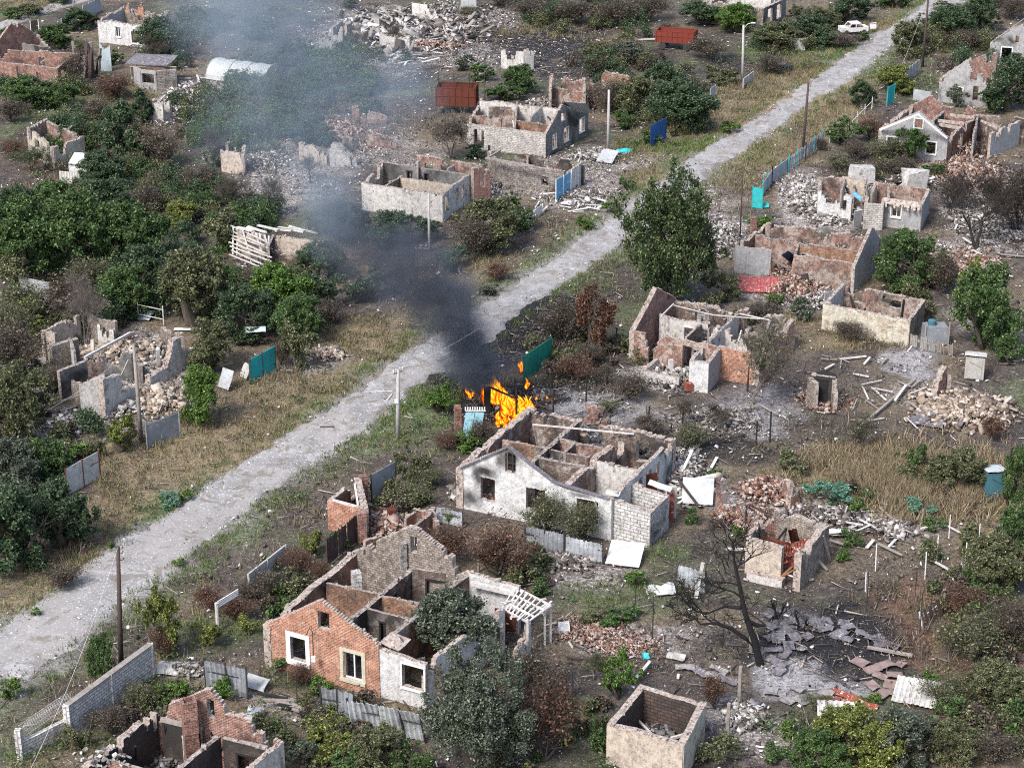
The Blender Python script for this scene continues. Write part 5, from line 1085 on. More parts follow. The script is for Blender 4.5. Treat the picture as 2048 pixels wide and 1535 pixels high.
# ------------------------------------------------------------------ loose sheets and boards, each one a thing
def lsheet(label,px,py,w_,l_,rz,mat,tilt=.1,corr=0,name='metal_sheet',cat='sheet',group=None,bend=.12,z=.08,tiltx=0,seed=0):
    b=T(px,py); e=Matrix.Rotation(rz,3,'Z')@Matrix.Rotation(tilt,3,'X')@Matrix.Rotation(tiltx,3,'Y'); u=e@Vector((w_,0,0));v=e@Vector((0,l_,0))
    mb=MB(); zz=z+max(0,-min((u*-.5+v*-.5).z,(u*.5-v*.5).z,(u*-.5+v*.5).z)); mb.sheet(b-u/2-v/2+Vector((0,0,zz)),u,v,.025,corr,.04,bend=bend,seed=seed or px)
    return tag(mb.build(name,M[mat]),label,cat,group)
lsheet('large white metal sheet lying flat below the white house annex',1250,1118,2.3,2.2,-.25,'sheet_white',.35)
lsheet('crumpled white sheet with two turned-up corners on the grass',1324,1183,1.6,1.0,.2,'sheet_white',.2,bend=.5)
lsheet('corrugated white slate sheets tilted at the bushes, bottom right',1672,1432,2.2,1.7,-.1,'wood_white',.3,.35,bend=.1)
lsheet('big pale corrugated sheet slanting on the scorched yard edge',1832,1392,2.6,2.2,-.35,'sheet_white2',.25,.3)
lsheet('small pale corrugated sheet lying beside the burnt chimney house',508,1430,1.0,.9,-.3,'sheet',.3,.25)
lsheet('red ribbed roof sheet lying on rubble in front of the collapsed brick house',1514,577,3.9,2.3,-.12,'rust_red2',.3,.3)
lsheet('white plate leaning upright beside the white brick annex',1395,1002,2.2,1.9,-.15,'sheet_white',.9)
lsheet('white rectangular board lying on the debris by the light blue gate',1137,407,1.5,1.2,-.4,'sheet_white',.1)
lsheet('turquoise film scrap lying by the blue plastic fence',1250,304,1.8,1.,.3,'lteal',.1,bend=.3)
lsheet('small turquoise panel lying at the foot of the ajar gate leaf',1530,414,.7,.8,.1,'teal',.4)
lsheet('silvery fallen sheet with purple spot near the concrete pole',1215,322,1.9,2.,-.5,'sheet_grey',.5)
lsheet('pale blue sheet hanging bent behind the pale stone ruin',218,618,1.3,1.2,.2,'sheet',.9,bend=.1)
lsheet('grey board propped above the pale blue bent sheet',215,600,1.3,1.2,.2,'slate_dark',.9,z=1.)
lsheet('pale blue crumpled sheet behind the stone ruin, nearest its doorway',172,618,2.,1.2,.1,'sheet_pale',.3,bend=.25)
lsheet('whitish blue sheet lying right of the hanging bent one',245,630,1.2,1.2,.1,'sheet_pale',.2,bend=.2)
lsheet('largest whitish blue sheet, lying below the thin rail fence',285,634,1.9,1.5,-.3,'sheet_pale',.25,bend=.2)
lsheet('white gutter-like strip lying behind the stone ruin corner',375,660,2.4,.35,-.05,'frame',.1)
lsheet('grey slab leaning behind the bright bush on the left verge',452,775,1.3,1.6,-.7,'sheet_grey',1.1)
lsheet('grey slab leaning against the turquoise gate',492,755,.9,1.2,-.9,'concrete',1.1)
lsheet('pale sheet on posts beside the turquoise gate',513,690,1.7,1.,.1,'sheet_pale',.1,z=1.4)
lsheet('small white scrap sheet at the grey panel fence foot',305,880,.5,.8,.3,'sheet_grey',.8)
lsheet('white board in the front garden litter, left of corrugated fence',360,1340,2.6,1.3,-.1,'sheet_white2',.12,bend=.3)
lsheet('grey-white bent plate among charred boards in front garden',512,1372,1.6,.9,-.5,'sheet_grey',.5)
lsheet('tiny turquoise rag lying on the garden path',1291,1315,.4,.5,.2,'lteal',.3)
lsheet('small white shield-like scrap left of the garden path',1128,1263,.7,.7,.2,'frame',.9)
lsheet('small cyan pipe scrap beside the leaning wooden pole',250,806,.9,.2,.9,'lteal',.2)
lsheet('fallen concrete slab with holes at the path bend',1352,1315,1.1,.6,-.4,'concrete',.2)
lsheet('concrete slab standing at the end of small corrugated panel',1398,1180,.25,2.8,-.25,'wood_white2',.5,z=.1)
rnd=random.Random(12)
def many(label,group,name,cat,L,mat,fn):
    for q in L: fn(label,group,name,cat,q,mat)
SL=[(1630,1245),(1652,1242),(1700,1258),(1575,1310),(1592,1240),(1610,1300),(1685,1250),(1755,1278),(1535,1275),(1562,1345),(1548,1252),(1568,1262),(1595,1275),(1560,1282),(1618,1272),(1540,1235),(1552,1302),(1548,1318),(1560,1330),(1580,1290),(1640,1262),(1600,1250),(1676,1268),(1690,1275),(1720,1266),(1740,1275),(1765,1290),(1790,1292),(1660,1255)]
for i,(x,y) in enumerate(SL): lsheet('dark burnt roofing slate piece scattered round the burnt black tree',x+rnd.uniform(-6,6),y+rnd.uniform(-4,4),rnd.uniform(.6,1.1),rnd.uniform(.5,.9),rnd.uniform(-1.5,1.5),'slate_dark',rnd.uniform(-.3,.3),0,'roof_slate','slate',"burnt slates round the black tree",.15,seed=i+1)
for i,(x,y) in enumerate([(1542,1382),(1560,1388),(1595,1378),(1630,1395),(1652,1388),(1605,1400),(1575,1400),(1720,1325),(1745,1340),(1770,1330),(1790,1350),(1760,1352),(1800,1330),(1785,1372),(1745,1372),(1765,1388),(1780,1385)]):
    lsheet('brownish grey roofing slate on the lower edge of the ash patch',x,y,rnd.uniform(.7,1.1),rnd.uniform(.6,.9),rnd.uniform(-1.5,1.5),'slate' if x<1700 else 'slate_brown',rnd.uniform(-.25,.25),0,'roof_slate','slate','slates at the lower edge of the ash patch',.1,seed=i+40)
for i,(x,y) in enumerate([(1660,1400),(1690,1408),(1710,1402),(1735,1412),(1700,1395),(1680,1388)]): lsheet('rusty red roof sheet scrap above the bottom right bushes',x,y,1.2,.5,rnd.uniform(-.9,.6),'rust_red',.2,0,'metal_sheet','sheet','rusty scraps above the bushes',.15,seed=i+60)
for i,(x,y) in enumerate([(1370,1335),(1400,1345),(1430,1352),(1455,1362),(1440,1340)]): lsheet('long grey slab piece strewn between the garden path and the black tree',x,y,1.2,.55,rnd.uniform(-.9,-.1),'slate_dark' if i%2 else 'slate',rnd.uniform(-.15,.2),0,'slab','slab','grey slabs left of the black tree',.2,seed=i+80)
for i,(x,y) in enumerate([(1838,842),(1862,848),(1905,846),(1850,828),(1890,838)]): lsheet('dark grey slate sheet at the foot of the pale stone heap',x,y,1.9,1.1,rnd.uniform(-.7,.7),'slate_dark',rnd.uniform(-.25,.25),0,'roof_slate','slate','dark slates at the stone heap',.2,seed=i+90)
def plank(label,a,b,wd,mat,group=None,name='plank',cat='plank'):   # (px,py,z)
    mb=MB(); mb.beam(T(*a),T(*b),wd,wd*.5,0,.01); return tag(mb.build(name,M[mat]),label,cat,group)
plank('long pale beam lying across the scorched yard, right half',(1725,848,.15),(1830,758,.2),.22,'wood')
plank('long grey beam end nearest the stone heap',(1790,800,.3),(1812,770,.35),.2,'wood_white')
plank('pale board lying in front of the shed',(1680,718,.1),(1732,712,.1),.18,'wood_white')
plank('short pale board standing out in front of the shed',(1728,728,.1),(1740,714,.4),.18,'wood_white')
plank('thin board crossing the long beam from above',(1745,775,.1),(1772,800,.1),.15,'wood_white')
plank('thin board crossing the long beam, leftmost',(1725,772,.1),(1737,798,.1),.13,'wood_white')
plank('pale board near the soot black drum',(1650,738,.1),(1668,728,.1),.2,'wood_white')
plank('long grey board left of the concrete slab pieces',(1270,1358,.1),(1300,1322,.3),.2,'wood_white')
plank('dark fallen branch-like beam on the garden path',(1130,1312,.1),(1228,1322,.3),.16,'wood_dark',None,'beam','beam')
plank('thin dark beam on the road edge above the lower left pole',(640,853,.08),(668,853,.08),.12,'wood_dark')
plank('dark beam lying along the burnt tree yard fence',(1735,1293,.2),(1825,1310,.2),.25,'wood')
plank('long white board lying behind the stone outbuilding',(1645,1063,.2),(1700,1065,.2),.5,'frame')
plank('dark long rail behind the stone outbuilding',(1650,1070,.3),(1745,1058,.4),.12,'wood_dark')
plank('pale beam slanting down beside the white rod row, left',(1835,1103,.2),(1905,1142,.2),.15,'wood_white')
plank('pale beam in the dry grass above the white rods',(1885,1045,.2),(1930,1070,.2),.14,'wood_white')
plank('pale board end left of the dry grass field',(1842,1057,.1),(1876,1047,.1),.2,'wood_white')
plank('white timber leaning in the rubble right of the block annex',(1362,948,.2),(1385,900,1.6),.2,'frame')
plank('white timber lying flat, pointing at the brick rubble heap',(1395,958,.6),(1432,950,.7),.35,'frame')
plank('dark timber crossing the debris behind the white plate',(1358,960,1.5),(1396,1010,.2),.18,'wood_dark')
plank('pale broken timber on road crack by the concrete pole',(740,783,.08),(785,781,.08),.1,'wood_white')
plank('second broken timber on road crack by the concrete pole',(774,800,.08),(784,788,.08),.12,'wood_white')
plank('white beam fallen by the scorched yard trailer',(1272,80,.1),(1312,78,.1),.3,'wood_white')
for i in range(9): plank('charred board in the pile left of the battered corrugated fence',(515+i*14,1388+i*5+rnd.uniform(-8,8),.2+rnd.random()*.4),(575+i*14,1400+i*5+rnd.uniform(-6,10),.1+rnd.random()*.4),.22,'wood' if i%3 else 'char','boards in the charred pile')
def field(label,group,n,x0,y0,x1,y1,mats,l0,l1,wd=.12,name='plank',cat='plank'):
    for i in range(n):
        p=T(rnd.uniform(x0,x1),rnd.uniform(y0,y1),.1); a=rnd.uniform(0,3.14); l=rnd.uniform(l0,l1)/2; d=Vector((math.cos(a)*l,math.sin(a)*l,rnd.uniform(-.08,.15)))
        mb=MB(); mb.beam(p-d+Vector((0,0,abs(d.z))),p+d+Vector((0,0,abs(d.z))),wd*rnd.uniform(.7,1.6),.05,0,.01); tag(mb.build(name,M[rnd.choice(mats)]),label,cat,group)
field('weathered board lying loose in the bare yard around the soot black drum','boards in the drum yard',20,1640,710,1850,860,['wood','wood_white','wood'],1.,2.6)
field('broken board among the rubble behind the white gabled house annex','boards behind the annex',16,1350,900,1430,1010,['wood_white','wood','frame'],1.,2.6,.18)
field('bleached board fragment in the rubble field near the top edge','boards in the top rubble field',30,690,20,960,135,['wood_white','frame','wood'],1.,3.,.22)
field('broken board strewn around the stone outbuilding with red sheets','boards round the stone outbuilding',16,1640,1010,1800,1100,['wood_white','wood'],1.,3.,.16)
field('pale board piece in the litter beside the light blue gate','boards by the light blue gate',12,1060,380,1220,430,['wood_white','frame'],.8,2.5,.14)
field('bleached board piece heaped beside the white box-like shed stub','boards by the white stub',22,340,155,430,245,['wood_white','wood','frame'],1.2,3.2,.18)
field('splintered board in the rubble left of the pale stone ruin','boards left of the stone ruin',14,100,800,200,880,['wood_white','wood'],1.,2.5,.13)
field('charred timber lying in the burning debris','charred timbers at the fire',16,920,780,1120,850,['char','char','wood_dark'],1.,2.6,.16,'timber','timber')
field('broken board in rubble around the bare dark tree on the right','boards by the bare dark tree',22,1880,330,2045,560,['wood_white','frame','wood'],1.,2.5,.2)
field('ash grey timber lying in the ash behind the white house','timbers in the ash',14,1130,770,1560,880,['char','wood','wood_dark'],1.,3.,.14,'timber','timber')
# white rods, thin posts
def posts(label,group,L,h,mat,r=.04,name='post',cat='post'):
    for (x,y,hh) in L:
        p=T(x,y); hh=h*hh; mb=MB(); mb.tube([p-Vector((0,0,.1)),p+Vector((rnd.uniform(-.05,.05),rnd.uniform(-.05,.05),hh))],[r,r*.9],6); tag(mb.build(name,M[mat]),label,cat,group)
posts('thin white rod stuck in the garden plot right of the stone outbuilding','white garden rods',[(1751,1139,1),(1850,1155,1),(1731,1180,.7),(1873,1121,1),(1898,1073,.9),(1929,1130,.9),(1957,1092,.9)],1.9,'frame',.045)
posts('thin dark iron post in the plot around the black tree','dark iron posts in the plot',[(1305,1275,1.4),(1270,1220,.9),(1132,1395,1),(1145,1400,.9),(1733,1218,1.3),(1858,1245,1),(1839,1270,1.5),(1830,1195,1.),(1990,1300,1),(1642,1235,.6),(595,1415,1.2),(1445,1295,.9)],2.,'iron',.04)
posts('blackened fence post standing in the ash behind the white house','blackened posts in the ash',[(1172,800,1),(1104,780,.8),(1106,830,1),(1297,850,.8),(1365,850,.8),(1495,780,1),(1540,880,1.2),(1512,890,1),(1208,695,1.1),(1232,700,1),(1430,760,.8)],2.,'char',.07)
posts('grey weathered post at the fenced plot near the small shed shell','grey posts by the shed shell',[(1478,1405,1.4),(1455,1470,1.2),(1502,1300,.6)],1.8,'wood',.12)
posts('single grey post in the reddish bush below the white house','post in the reddish bush',[(957,1140,1.)],2.4,'wood',.09)
p=T(436,1258); rt=thing('sign_post','striped stub of a post where the concrete fence ends','post',p); mb=MB(); mb.tube([p,p+Vector((0,0,1.9))],[.12,.12],8); mb.build('shaft',M['wood_white'],rt)
for i in range(4):
    mb=MB(); q=p+Vector((.1,0,1.6)); d=Vector((1.1,1.4,.1)); mb.beam(q+Vector((0,0,i*.13)),q+d+Vector((0,0,i*.13)),.07,.05); mb.build('slat',M['frame'],rt)

# fallen roof timbers inside the roofless houses
NMH={'tall brick chimney':'the bottom left chimney house','two framed windows and attic':'the orange brick house','soot above its attic':'the white gabled house','narrow white porch':'the long brick house','grey rendered gable':'the collapsed red brick house','whitewashed stone house':'the whitewashed stone house','grey gable and red brick back':'the white trimmed gable house','sooty dark gable':'the grey gabled house','veiled by smoke':'the smoky pale house','full of rubble':'the pale stone ruin','red roof sheets':'the stone outbuilding','dark door and pointed':'the top left brick house','rectangular pale stone':'the pale stone shed','square roofless':'the small shed shell','low scorched block':'the block building'}
rb=random.Random(21)
for cen,pts,lab,z in HS:
    k=[v for q,v in NMH.items() if q in lab]
    if not k: continue
    P_=[p for ab in pts[:10] for p in ab]; n_=7 if len(pts)>6 else 4
    for i in range(n_):
        a=P_[rb.randrange(len(P_))].lerp(cen,rb.uniform(.3,.9)); l=rb.uniform(1.2,3.2); th=rb.uniform(0,3.14)
        a=Vector((a.x,a.y,rb.uniform(.15,.5))); b=a+Vector((math.cos(th)*l,math.sin(th)*l,rb.choice([0,.1,.3,1.5])))
        mb=MB(); mb.beam(a,b,rb.uniform(.1,.17),None,0,.02); tag(mb.build('timber',M[rb.choice(['char','wood_dark','wood','wood_white'])]),'fallen roof timber lying inside '+k[0],'timber','fallen timbers inside '+k[0])
# wrecked bits at the top left
rt=thing('ruined_wall','pale bluish wall slab beside the dark wrecked boards, top left','wall',T(210,140)); wm,_,_,_,_,_=wall_mb(T(203,140),T(224,140),[(0,3.4),(.4,2.6),(1,3.2)],.3,jag=.2,seed=5); wm.build('wall_face',[M['sheet_pale'],M['grey_burnt'],M['top']],rt)
rt=thing('collapsed_barn','dark wrecked stack of burnt boards left of the pale bluish wall','barn',T(180,150))
for i in range(13):
    mb=MB(); x=154+i*3.6; mb.beam(T(x,152+rb.uniform(-5,5)),T(x+rb.uniform(-6,8),152,0)+Vector((rb.uniform(-.5,.5),0,rb.uniform(2.2,4.4))),rb.uniform(.3,.6),.12,0,.05); mb.build('board',M['wood_dark' if i%3 else 'wood'],rt)

field('bleached board or slate strip in the rubble field near the top edge, lower part','strips in the lower rubble field',45,640,60,980,140,['wood_white','frame','wood','wood_dark'],1.,3.,.3)
for i,(x,y,w1,h1,mt) in enumerate([(600,318,2.2,1.6,'beige'),(705,245,2.5,1.5,'brick_pink'),(660,330,1.8,2.,'white_old'),(760,95,2.5,1.6,'white_old'),(640,105,2.,1.8,'grey'),(560,118,2.,1.4,'white_old'),(840,40,2.4,1.5,'white_old'),(735,290,2.2,1.4,'brick_pink'),(690,300,1.5,1.8,'stone')]):
    rt=thing('ruined_wall','small jagged wall fragment left standing in the ruined blocks under the smoke' if y>200 else 'small jagged wall fragment left standing in the rubble near the top edge','wall',T(x,y),'wall fragments under the smoke' if y>200 else 'wall fragments near the top edge'); a=T(x,y); th=rb.uniform(-.5,.2); b=a+Vector((math.cos(th)*w1*1.6,math.sin(th)*w1*1.6,0)); wm,_,_,_,_,_=wall_mb(a,b,[(0,h1*1.2),(.5,h1),(1,h1*.5)],.35,jag=.35,seed=i+70); wm.build('wall_face',[M[mt],M['brick_pink'],M['top']],rt)
# ------------------------------------------------------------------ rubble
NR=np.random.RandomState(5)
_cube=np.array([[x,y,z] for z in(-1,1) for y in(-1,1) for x in(-1,1)],float)
_cf=np.array([[0,2,3,1],[4,5,7,6],[0,1,5,4],[2,6,7,3],[0,4,6,2],[1,3,7,5]])
def rotm(n,tilt):
    a=NR.uniform(0,2*np.pi,n);b=NR.normal(0,tilt,n);c=NR.normal(0,tilt,n)
    ca,sa,cb,sb,cc,sc=np.cos(a),np.sin(a),np.cos(b),np.sin(b),np.cos(c),np.sin(c)
    Rz=np.stack([ca,-sa,0*a,sa,ca,0*a,0*a,0*a,0*a+1],-1).reshape(-1,3,3)
    Rx=np.stack([0*a+1,0*a,0*a,0*a,cb,-sb,0*a,sb,cb],-1).reshape(-1,3,3)
    Ry=np.stack([cc,0*a,sc,0*a,0*a+1,0*a,-sc,0*a,cc],-1).reshape(-1,3,3)
    return Rz@Rx@Ry
def np_chips(name,Cn,sz,mat,asp=(1,.7,.45),tilt=.45,jit=.18):
    n=len(Cn); b=_cube[None]*np.array(asp)*NR.uniform(.6,1.4,(n,1,3))+NR.uniform(-jit,jit,(n,8,3)); b=b*(sz[:,None,None]/2)
    if asp[1]>.5: lg=NR.rand(n)<.16; b[lg]*=np.array([2.6,.7,.45])
    V=np.einsum('nij,nkj->nki',rotm(n,tilt),b)+Cn[:,None]
    F=(_cf[None]+8*np.arange(n)[:,None,None]).reshape(-1,4); return np_obj(name,V.reshape(-1,3),F,mat)
def heap(label,px,py,rx,ry,h,n,mat,s0=.07,s1=.36,asp=(1,.75,.55)):
    cx,cy,a,b=m_of(px,py,rx*1.15,ry*1.15); s1=min(s1,.5 if asp[2]>.3 else 1.2); n=int(n*1.7); h*=.8
    q=NR.normal(0,.42,(n,2)); q=q[np.hypot(q[:,0],q[:,1])<1.15]; r=np.hypot(q[:,0],q[:,1]); n=len(q)
    z=h*np.clip(1-r**1.5,0,1)*(.55+.9*vn(q[:,0]*3+px,q[:,1]*3+py))*NR.uniform(.55,1,n)
    s0=min(s0,.06); s=s0+(s1-s0)*NR.rand(n)**3.8; s=np.where(NR.rand(n)<.03,s*1.7,s)
    Cn=np.stack([cx+q[:,0]*a,cy+q[:,1]*b,z+s*.1],-1)
    return tag(np_chips('rubble_heap',Cn,s,M[mat],asp),label,'rubble',None,'stuff')
for q in [
('heap of pale stones with a brick stump in the yard at right',1925,820,95,38,1.1,1500,'rubble_cream',.15,.6),
('pinkish brick heap below the soot black drum',1645,800,50,22,.7,500,'rubble_pink',.1,.35),
('mound of red brick rubble behind the stone outbuilding',1540,985,55,26,1.3,900,'rubble_pink'),
('brick slope spilling left of the stone outbuilding',1490,1035,60,22,.8,700,'rubble_pink'),
('pale debris scattered above the stone outbuilding',1660,1035,75,24,.5,600,'rubble_pale'),
('dirty white debris behind the block annex',1375,950,45,50,.9,800,'rubble_white'),
('rubble filling the far room of the pale stone ruin',240,710,85,25,1.2,1300,'rubble_cream',.15,.5),
('stones inside the right room of the pale stone ruin',310,735,32,28,1.2,700,'rubble_pale'),
('stones spilled in front of the pale stone ruin',320,800,48,26,.8,900,'rubble_cream',.12,.5),
('litter and boards left of the pale stone ruin',130,850,45,30,.4,400,'rubble_white'),
('white debris at the foot of the pale stone ruin',250,815,35,22,.5,350,'rubble_white'),
('rubble inside the small smashed brick outbuilding',770,1050,40,28,.7,800,'rubble_pink'),
('pale rubble on the floor by the porch of the long brick house',1345,755,60,22,.5,700,'rubble_white'),
('rubble strewn inside the white gabled house',1190,905,90,42,.5,1500,'rubble_dark'),
('rubble in the front room of the white gabled house',1030,890,60,30,.5,700,'rubble_dark'),
('brick rubble along the base of the white gabled house',985,1005,35,14,.6,300,'rubble_pink'),
('debris at the window of the white gabled house',930,985,28,16,.5,250,'rubble_white'),
('burnt rubble covering the rooms of the orange brick house',770,1230,130,70,.5,2200,'rubble_dark'),
('burnt rubble in the rooms of the bottom left house',380,1500,120,70,.5,1500,'rubble_dark'),
('charred debris in the small square shed shell',1310,1480,55,40,.5,500,'rubble_dark'),
('burnt rubble in the long brick house',1420,690,110,34,.5,1200,'rubble_dark'),
('brick and stone rubble in front of the collapsed brick house',1590,575,65,26,1.,1300,'rubble_pink'),
('brick rubble in the breach of the collapsed brick house',1575,540,28,22,1.2,500,'rubble_pink'),
('pale rubble by the shed behind the red sheet',1640,600,50,22,.5,500,'rubble_white'),
('rubble inside the collapsed brick house',1620,510,90,24,.8,900,'rubble_pink'),
('white stone spill left of the whitewashed house',1625,400,42,38,1.3,1500,'rubble_white',.15,.6),
('white debris in front of the whitewashed house',1660,435,40,14,.6,500,'rubble_white'),
('white rubble inside the whitewashed house',1740,385,80,20,.7,900,'rubble_white'),
('white stones right behind the whitewashed house',1830,365,45,16,1.,500,'rubble_white'),
('grey white heap beside the big leafy tree',1440,470,36,34,.9,1000,'rubble_white'),
('large rubble spread below the white trimmed gable house',1940,350,80,38,.8,1700,'rubble_pink'),
('rubble inside the white trimmed gable house',1910,300,70,24,.7,700,'rubble_pink'),
('rubble around the bare dark tree at right',1980,450,75,50,.6,1500,'rubble_pale'),
('debris between collapsed brick house and bare tree',1940,530,70,35,.4,700,'rubble_pink'),
('pale rubble around the light blue gate',1150,395,60,20,.4,600,'rubble_white'),
('pale rubble in front of the grey gabled house',1190,312,50,14,.5,500,'rubble_white'),
('rubble filling the rooms of the grey gabled house',1060,265,80,20,.7,700,'rubble_pink'),
('rubble in the low block building',1070,345,70,14,.6,500,'rubble_pale'),
('debris on the ground between block building and smoky house',970,375,30,24,.4,400,'rubble_white'),
('rubble in the smoky pale house',860,360,90,26,.4,800,'rubble_dark'),
('rubble mound of the jagged stone house remains',1180,200,80,18,.9,900,'rubble_pink'),
('white debris sloping down beside the red trailer field ruin',1085,215,40,16,.8,500,'rubble_white'),
('broad bleached rubble field near the top edge',790,65,115,42,.35,2300,'rubble_white',.15,1.1,(1.4,.75,.14)),
('right part of the bleached rubble field near the top edge',900,60,80,28,.35,1200,'rubble_pale',.15,1.,(1.4,.75,.14)),
('reddish rubble patch in the field near the top edge',860,92,60,9,.3,400,'rubble_pink',.2,.7,(1.3,.8,.2)),
('grey debris row at the very top',900,20,90,14,.6,800,'rubble_pale',.2,.8),
('heap of broken boards and stones by the white stub',370,200,45,32,1.,1100,'rubble_white',.15,.6),
('debris under the white stub at upper left',320,240,30,14,.5,400,'rubble_white'),
('grey pink debris seen through the smoke, left part',530,320,60,28,.5,900,'rubble_pale'),
('grey pink debris seen through the smoke, right part',680,270,80,34,.5,1200,'rubble_pink'),
('rubble below the fallen roof timbers',530,530,60,22,.5,500,'rubble_pale'),
('rubble on the roofline of the white house at top left',250,45,50,16,2.2,700,'rubble_white'),
('white rubble on top of the shell at the top edge',1470,8,70,12,2.,900,'rubble_white',.15,.6),
('stones beside the brick house at top left',20,150,30,14,.8,250,'rubble_cream'),
('embers and debris of the burning shed',1020,810,60,28,.5,700,'rubble_dark'),
('smouldering debris right of the flames',1090,795,32,14,.6,300,'rubble_dark'),
('pale stone pile at the verge behind the turquoise gate',655,710,35,12,.6,400,'rubble_cream'),
('debris in the front garden by the corrugated fence',380,1335,35,12,.3,250,'rubble_white'),
('scattered debris on the path beside the orange brick house',1180,1260,75,28,.12,700,'rubble_pink',.06,.25),
('pale debris left of the grey light metal fences',1130,1120,55,20,.25,450,'rubble_pale'),
('pale litter around the small shed shell',1490,1430,45,30,.3,450,'rubble_white'),
('pinkish debris at the bend of the path',1250,1290,75,26,.1,500,'rubble_pink',.06,.22),
('ash covered debris behind the white house',1440,840,90,28,.25,900,'rubble_pale',.06,.3),
('stone rubble at the bottom right plot',1780,1060,60,22,.4,350,'rubble_pale'),
('debris behind the sheds at the upper left street',300,90,40,12,.5,250,'rubble_pale')]: heap(*q)
# scattered chips, sticks
def frust(n):
    x=NR.uniform(-92,92,n*2);y=NR.uniform(94,318,n*2); k=np.abs(x)<y*.262+6; return x[k][:n],y[k][:n]
def on_road(x,y): 
    d=poly_dist(x,y,RC); return d<2.9
x,y=frust(360000); Wp=zone_weights(x,y); rd=on_road(x,y)
p=.07+.8*Wp['rub']+.35*Wp['ash']+.2*Wp['dirt']+.12*Wp['char']+.1*Wp['soil']-.2*Wp['leafy']-.12*Wp['straw']-.1*Wp['lawn']; p[rd]=.5; p=p+.07*(~rd)
p*=np.clip((fbm(x*.35+4,y*.35)-.3)*3.4,.1,1.6)
k=NR.rand(len(x))<p; x,y=x[k],y[k]; s=.045+.24*NR.rand(len(x))**4.5; s[on_road(x,y)]*=.62
tag(np_chips('debris_litter',np.stack([x,y,s*.12+.0*x],-1),s,M['chips'],(1,.7,.35)),'pale chips and litter scattered all over the ground','debris',None,'stuff')
x,y=frust(120000); Wp=zone_weights(x,y); p=(.22+.4*Wp['char']+.4*Wp['soil']+.3*Wp['ash']+.3*Wp['dirt']+.3*Wp['rub'])*(~on_road(x,y)); k=NR.rand(len(x))<p; x,y=x[k],y[k]
s=.25+.9*NR.rand(len(x))**2; tag(np_chips('sticks',np.stack([x,y,.05+0*x],-1),s,M['twig'],(1,.055,.05),.12,.0),'twigs and splinters littering the yards','sticks',None,'stuff')
# ------------------------------------------------------------------ grass and weeds
def blades(name,label,key,N0,mat,nb,h0,h1,wd,extra=0,spread=.2):
    x,y=frust(N0); Wp=zone_weights(x,y); p=Wp[key]*np.clip((fbm(x*.5+2,y*.5+7)-.32)*3.5,0,1)
    if extra:
        e=np.minimum(poly_dist(x,y,U),poly_dist(x,y,L_)); p=p+extra*np.exp(-((e-(.7 if key=='lawn' else 5))/(1.3 if key=='lawn' else 3.5))**2)*vn(x*.4,y*.4)
    p=p*(poly_dist(x,y,RC)>2.2); k=NR.rand(len(x))<p; x,y=x[k],y[k]; n=len(x)*nb
    X=np.repeat(x,nb)+NR.normal(0,spread,n);Y=np.repeat(y,nb)+NR.normal(0,spread,n); h=NR.uniform(h0,h1,n)*np.repeat(NR.uniform(.6,1.2,len(x)),nb)
    a=NR.uniform(0,6.28,n); l=NR.normal(0,.35,(n,2))*h[:,None]
    V=np.stack([np.stack([X-np.cos(a)*wd,Y-np.sin(a)*wd,0*X-.03],-1),np.stack([X+np.cos(a)*wd,Y+np.sin(a)*wd,0*X-.03],-1),np.stack([X+l[:,0],Y+l[:,1],h],-1)],1)
    return tag(np_obj(name,V.reshape(-1,3),np.arange(3*n).reshape(-1,3),M[mat]),label,'grass',None,'stuff')
blades('dry_grass','straw coloured dry grass on the verges and in the field at right','straw',130000,'straw',9,.2,.6,.035,.3)
blades('red_grass','reddish dry weeds in the plots','red',70000,'redgrass',8,.25,.7,.035,.0)
blades('brush','thin brown stems and dry brush standing in the yards','red',90000,'twig',7,.4,1.3,.02,0,.3)
blades('brush','dark stems in the overgrown gardens','leafy',60000,'twig',6,.4,1.3,.02,0,.3)
blades('brush','thin grey stems among the ruins','soil',70000,'twig',6,.3,1.,.018,0,.3)
blades('brush','dry stems on bare dirt','dirt',70000,'twig',5,.2,.7,.018,0,.3)
blades('green_grass','green grass tufts lining the road','lawn',200000,'grass',9,.12,.36,.035,.75)
def field_grass():
    n=8000; cx,cy,a_,b_=m_of(1840,960,190,62); x=cx+NR.normal(0,.48,n)*a_; y=cy+NR.normal(0,.45,n)*b_; k=fbm(x*.4,y*.4)+.25*vn(x*1.3,y*1.3)>.56; x,y=x[k],y[k]; nb=8; n=len(x)*nb
    X=np.repeat(x,nb)+NR.normal(0,.2,n);Y=np.repeat(y,nb)+NR.normal(0,.2,n); h=NR.uniform(.25,1.05,n); a=NR.uniform(0,6.28,n); l=NR.normal(0,.45,(n,2))*h[:,None]; wd=.04
    V=np.stack([np.stack([X-np.cos(a)*wd,Y-np.sin(a)*wd,0*X-.03],-1),np.stack([X+np.cos(a)*wd,Y+np.sin(a)*wd,0*X-.03],-1),np.stack([X+l[:,0],Y+l[:,1],h],-1)],1)
    return tag(np_obj('dry_grass',V.reshape(-1,3),np.arange(3*n).reshape(-1,3),M['field']),'tall golden grass standing in the field at right','grass',None,'stuff')
field_grass()
